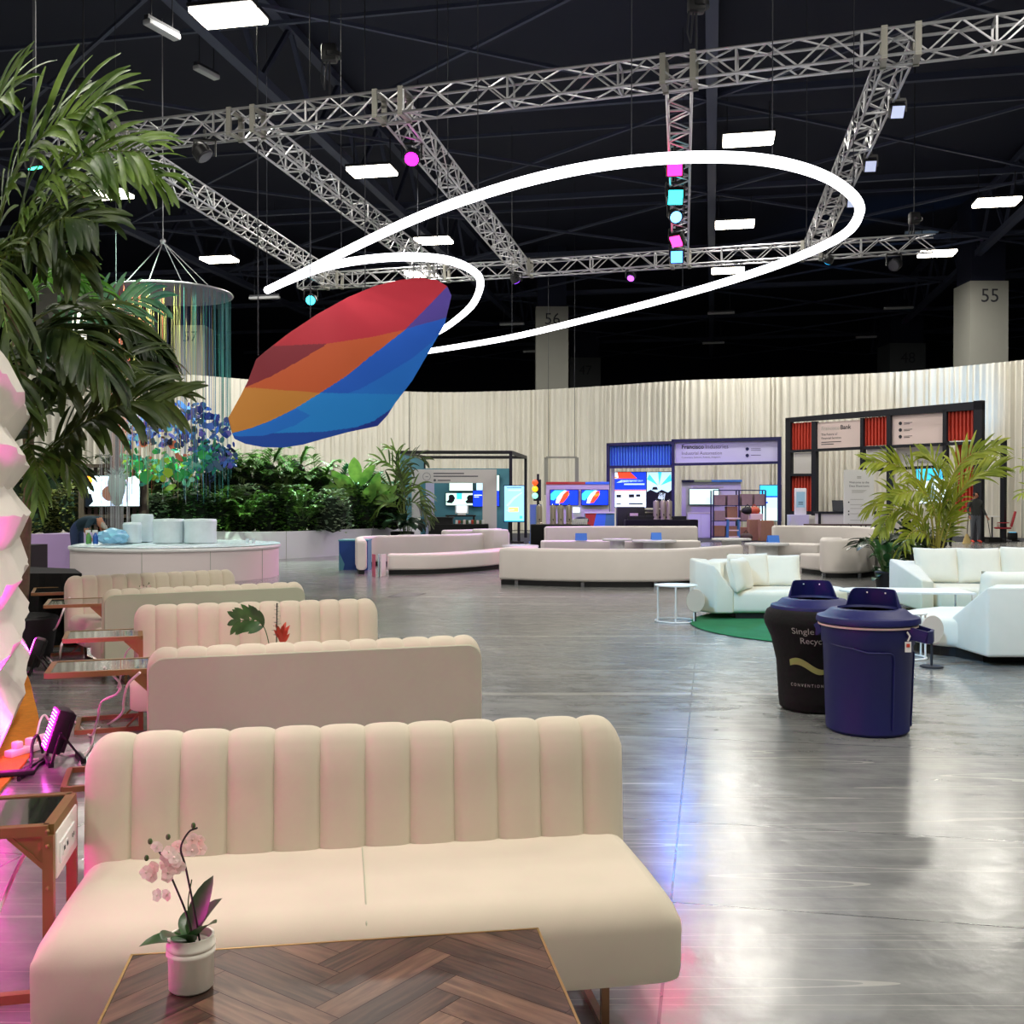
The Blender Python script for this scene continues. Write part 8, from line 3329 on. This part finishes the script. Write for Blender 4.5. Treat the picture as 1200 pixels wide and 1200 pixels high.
# chrome cylinder under the far sofas
p = G(133, 760)
mb = MB(); mb.lathe([(0, 0), (0.10, 0), (0.10, 0.28), (0.09, 0.29), (0, 0.29)], n=20)
tag(mb.build('waste_bin', 'chrome', loc=(p.x, p.y + 0.3, 0)), 'small chrome cylinder bin on the floor beside the fourth sofa', 'bin')

# ================================================================== people
def person(name_label, loc, rz, jt, mats, parts_extra=None, hair='hair_dark', scale=1.0, colour_fn=None):
    """jt: joint positions in metres, facing -y. One skinned body; colours follow the clothes."""
    t_ = thing('person', name_label, 'person', loc, rz)
    names_j = list(jt)
    me = bpy.data.meshes.new('body')
    idx = {k2: i for i, k2 in enumerate(names_j)}
    edges = [('pelvis', 'waist'), ('waist', 'chest'), ('chest', 'neck'), ('neck', 'head'), ('head', 'crown')]
    for s in 'LR':
        edges += [('pelvis', 'hip' + s), ('hip' + s, 'knee' + s), ('knee' + s, 'ankle' + s), ('ankle' + s, 'toe' + s),
                  ('chest', 'shoulder' + s), ('shoulder' + s, 'elbow' + s), ('elbow' + s, 'wrist' + s), ('wrist' + s, 'palm' + s)]
    verts = [Vector(jt[k2][0]) * scale for k2 in names_j]
    es = [(idx[a], idx[b]) for a, b in edges]
    radii = [jt[k2][1] * scale for k2 in names_j]
    # fingers
    for s in 'LR':
        pw_, pm = Vector(jt['wrist' + s][0]) * scale, Vector(jt['palm' + s][0]) * scale
        d = (pm - pw_).normalized()
        sd = d.cross(Vector((0, 1, 0.2))).normalized()
        for k2 in range(4):
            off = (k2 - 1.5) * 0.02
            ln = (0.06, 0.07, 0.066, 0.052)[k2]
            i1 = len(verts); verts.append(pm + sd * off + d * 0.03); radii.append(0.0095)
            i2 = len(verts); verts.append(pm + sd * off * 1.1 + d * (0.03 + ln) + Vector((0, -0.012, 0))); radii.append(0.008)
            es += [(idx['palm' + s], i1), (i1, i2)]
        i1 = len(verts); verts.append(pw_.lerp(pm, 0.6) + Vector((0, -0.035, 0))); radii.append(0.011)
        i2 = len(verts); verts.append(pm + Vector((0, -0.055, 0)) + d * 0.02); radii.append(0.009)
        es += [(idx['wrist' + s], i1), (i1, i2)]
    me.from_pydata(verts, es, [])
    ob_ = bpy.data.objects.new('body', me)
    col.objects.link(ob_)
    md = ob_.modifiers.new('skin', 'SKIN')
    md.use_smooth_shade = True
    for i, sv in enumerate(me.skin_vertices[0].data):
        r = radii[i]
        sv.radius = (r, r)
        sv.use_root = (i == idx['pelvis'])
        k2 = names_j[i] if i < len(names_j) else ''
        if k2 in ('chest', 'waist', 'pelvis'):
            sv.radius = (r * 1.18, r * 0.86)
    ms_ = ob_.modifiers.new('sub', 'SUBSURF')
    ms_.levels = 2
    ms_.render_levels = 2
    dg = bpy.context.evaluated_depsgraph_get()
    me2 = bpy.data.meshes.new_from_object(ob_.evaluated_get(dg))
    bpy.data.objects.remove(ob_)
    body = bpy.data.objects.new('body', me2)
    col.objects.link(body)
    body.parent = t_
    me2.materials.clear()
    for q_ in mats:
        me2.materials.append(M[q_])
    for pg in me2.polygons:
        pg.material_index = colour_fn(pg.center / scale)
        pg.use_smooth = True
    # head features
    hd = Vector(jt['head'][0]) * scale
    cr = Vector(jt['crown'][0]) * scale
    upv = (cr - hd).normalized()
    fw_ = Vector(jt['face']) if 'face' in jt else Vector((0, -1, 0))
    return t_, hd, cr, upv


def face_bits(t_, hd, upv, fwd, hair_m, skin_m, r=0.1, bald=False):
    fwd = Vector(fwd).normalized()
    sd = upv.cross(fwd).normalized()
    mb_ = MB()
    c = hd + upv * 0.03
    for j in range(7):
        pass
    rows = []
    for j in range(8):
        ph_ = R(-18 + j * 13.5)
        row = []
        for i in range(17):
            th_ = R(-128 + 16 * i)          # round the back of the head
            v = (-fwd * cos(th_) + sd * sin(th_)) * cos(ph_) + upv * sin(ph_)
            rr = r * (1.14 + 0.02 * (j % 2))
            row.append(mb_.add(c + Vector(v) * rr))
        rows.append(row)
    for a, b in zip(rows, rows[1:]):
        for i in range(16):
            mb_.face([a[i], a[i + 1], b[i + 1], b[i]])
    topv = mb_.add(c + upv * r * 1.16)
    for i in range(16):
        mb_.face([rows[-1][i], rows[-1][i + 1], topv])
    mb_.build('hair', hair_m, t_, smooth=60)
    mb_ = MB()
    for s in (-1, 1):
        mb_.ball(hd + fwd * r * 0.96 + sd * s * 0.034 + upv * 0.012, 0.012, 8)
    mb_.build('eyes', 'dark_text', t_)
    mb_ = MB()
    mb_.ball(hd + fwd * r * 1.08 - upv * 0.018, 0.018, 8, s=(0.8, 1, 1.3))
    for s in (-1, 1):
        mb_.ball(hd + sd * s * r * 1.0 - upv * 0.005, 0.022, 8, s=(0.6, 0.8, 1.2))
    mb_.build('nose_and_ears', skin_m, t_)
    mb_ = MB()
    mb_.ball(hd + fwd * r * 0.95 - upv * 0.055, 0.02, 8, s=(1.3, 0.5, 0.35))
    mb_.build('mouth', 'chair_red', t_)


mm('shirt_grey', (56, 58, 56), 0.9)
mm('jeans_grey', (96, 100, 108), 0.9)
mm('shoe_red', (206, 60, 44), 0.6)
mm('shirt_black', (18, 18, 20), 0.9)
mm('polo_navy', (30, 52, 66), 0.9)
mm('jeans_blue', (46, 62, 98), 0.9)


def standing(hw=0.2, armL=None, armR=None, step=0.12):
    j = {'pelvis': ((0, 0, 0.98), 0.135), 'waist': ((0, 0, 1.14), 0.13), 'chest': ((0, 0, 1.36), 0.145), 'neck': ((0, -0.005, 1.54), 0.055), 'head': ((0, -0.02, 1.65), 0.088), 'crown': ((0, -0.01, 1.755), 0.062)}
    for s, sg in (('L', -1), ('R', 1)):
        j['hip' + s] = ((sg * 0.10, 0, 0.90), 0.098)
        j['knee' + s] = ((sg * (0.10 + step * 0.2), -0.01, 0.50), 0.066)
        j['ankle' + s] = ((sg * step, 0.02, 0.09), 0.045)
        j['toe' + s] = ((sg * (step + 0.03), -0.15, 0.04), 0.038)
        j['shoulder' + s] = ((sg * hw, 0.0, 1.44), 0.07)
        arm = (armL if s == 'L' else armR) or [(sg * 0.28, 0.01, 1.16), (sg * 0.29, -0.06, 0.92), (sg * 0.29, -0.09, 0.83)]
        for nm_, p_, r_ in zip(('elbow', 'wrist', 'palm'), arm, (0.05, 0.033, 0.03)):
            j[nm_ + s] = (p_, r_)
    return j


def col_stand(c, long_sleeve=True):
    if c.z < 0.11:
        return 3
    if c.z > 1.56:
        return 0
    if abs(c.x) > 0.235 and c.z < (0.96 if long_sleeve else 1.22):
        return 0
    if c.z < 0.97:
        return 2
    return 1


# man in grey with broom and dustpan
Yg = 37.0
pg_ = G(1143, 636.5)
jt = standing(armL=[(-0.31, -0.02, 1.18), (-0.33, -0.16, 0.98), (-0.34, -0.20, 0.91)], armR=[(0.30, 0.02, 1.17), (0.36, -0.08, 0.95), (0.38, -0.12, 0.88)])
t, hd, cr, upv = person('person in dark grey shirt and red shoes standing with a broom and dustpan', (pg_.x, pg_.y, 0), R(8), jt, ['skin', 'shirt_grey', 'jeans_grey', 'shoe_red'], scale=1.04,
                        colour_fn=lambda c: col_stand(c, True))
face_bits(t, hd, upv, (0.1, -1, 0), 'hair_dark', 'skin', 0.095)
mb = MB(); mb.tube([(0, 0, 0.0), (0.10, -0.0, 0.95)], 0.014, 6); o_ = None
br = thing('broom', 'straw broom held upright at the side of the man in grey', 'broom', (pg_.x - 0.42, pg_.y - 0.25, 0.0))
mb.X = None
m2 = MB(); m2.tube([(0, 0, 0.28), (0.05, 0.0, 1.0)], 0.014, 6); m2.build('handle', 'wood_dark', br)
mm('straw', (196, 172, 116), 0.9)
m2 = MB(); m2.lathe([(0, 0.0), (0.17, 0.0), (0.10, 0.2), (0.04, 0.34), (0, 0.34)], n=12, sy=0.5); m2.build('bristles', 'straw', br)
dpn = thing('dustpan', 'black long handled dustpan beside the man in grey', 'dustpan', (pg_.x + 0.78, pg_.y + 0.1, 0.0))
m2 = MB(); m2.box2((-0.32, -0.16, 0.0), (0.3, 0.2, 0.02)); m2.box2((-0.32, 0.16, 0.0), (0.3, 0.2, 0.2)); m2.box2((-0.32, -0.16, 0), (-0.3, 0.2, 0.16)); m2.box2((0.28, -0.16, 0), (0.3, 0.2, 0.16)); m2.build('pan', 'black', dpn, smooth=0)
m2 = MB(); m2.tube([(-0.1, 0.18, 0.2), (-0.36, -0.1, 0.97)], 0.014, 6); m2.build('handle', 'black', dpn)

# woman in black
pg_ = G(1111, 641)
jt = standing(hw=0.18, armR=[(0.25, 0.0, 1.17), (0.30, -0.02, 0.92), (0.31, -0.03, 0.84)], step=0.06)
t, hd, cr, upv = person('person in black shirt and black trousers standing behind the areca palm', (pg_.x, pg_.y, 0), R(-20), jt, ['skin_light', 'shirt_black', 'shirt_black', 'black'], scale=0.98, colour_fn=lambda c: col_stand(c, False))
face_bits(t, hd, upv, (-0.3, -1, 0), 'hair_dark', 'skin_light', 0.095)

# man bending over the platform: hips left, head right and low
pc_ = G(98, 664)
hx, hy = P(95, 600, 21.9).x, 21.9
jt = {'pelvis': ((0.02, 0, 0.98), 0.14), 'waist': ((0.20, 0, 1.09), 0.135), 'chest': ((0.44, -0.02, 1.14), 0.145), 'neck': ((0.62, -0.04, 1.08), 0.06), 'head': ((0.70, -0.08, 0.97), 0.09), 'crown': ((0.79, -0.09, 0.93), 0.06)}
for s, sg in (('L', -1), ('R', 1)):
    jt['hip' + s] = ((0.02, sg * 0.09, 0.90), 0.10)
    jt['knee' + s] = ((0.05, sg * 0.11, 0.50), 0.068)
    jt['ankle' + s] = ((-0.02, sg * 0.12, 0.09), 0.045)
    jt['toe' + s] = ((0.14, sg * 0.13, 0.04), 0.038)
    jt['shoulder' + s] = ((0.50, sg * 0.19, 1.12), 0.07)
    jt['elbow' + s] = ((0.44 + 0.1 * (s == 'R'), sg * 0.24 - 0.05, 0.90), 0.048)
    jt['wrist' + s] = ((0.52 + 0.12 * (s == 'R'), sg * 0.18 - 0.12, 0.76), 0.033)
    jt['palm' + s] = ((0.56 + 0.14 * (s == 'R'), sg * 0.16 - 0.15, 0.735), 0.03)


def col_bend(c):
    if c.z < 0.11:
        return 3
    if c.x > 0.60 and c.z > 0.85 and abs(c.y + 0.05) < 0.14:
        return 0
    if c.z < 0.95 and c.x > 0.3:
        return 0
    if c.x < 0.12 and c.z < 1.06:
        return 2
    return 1


t, hd, cr, upv = person('person in dark teal shirt and blue jeans bending over the round platform', (hx - 0.12, hy - 0.0, 0), R(-12), jt, ['skin', 'polo_navy', 'jeans_blue', 'black'], scale=1.0, colour_fn=col_bend)
face_bits(t, hd, upv, (0.2, -0.55, -0.8), 'hair_grey', 'skin', 0.095)
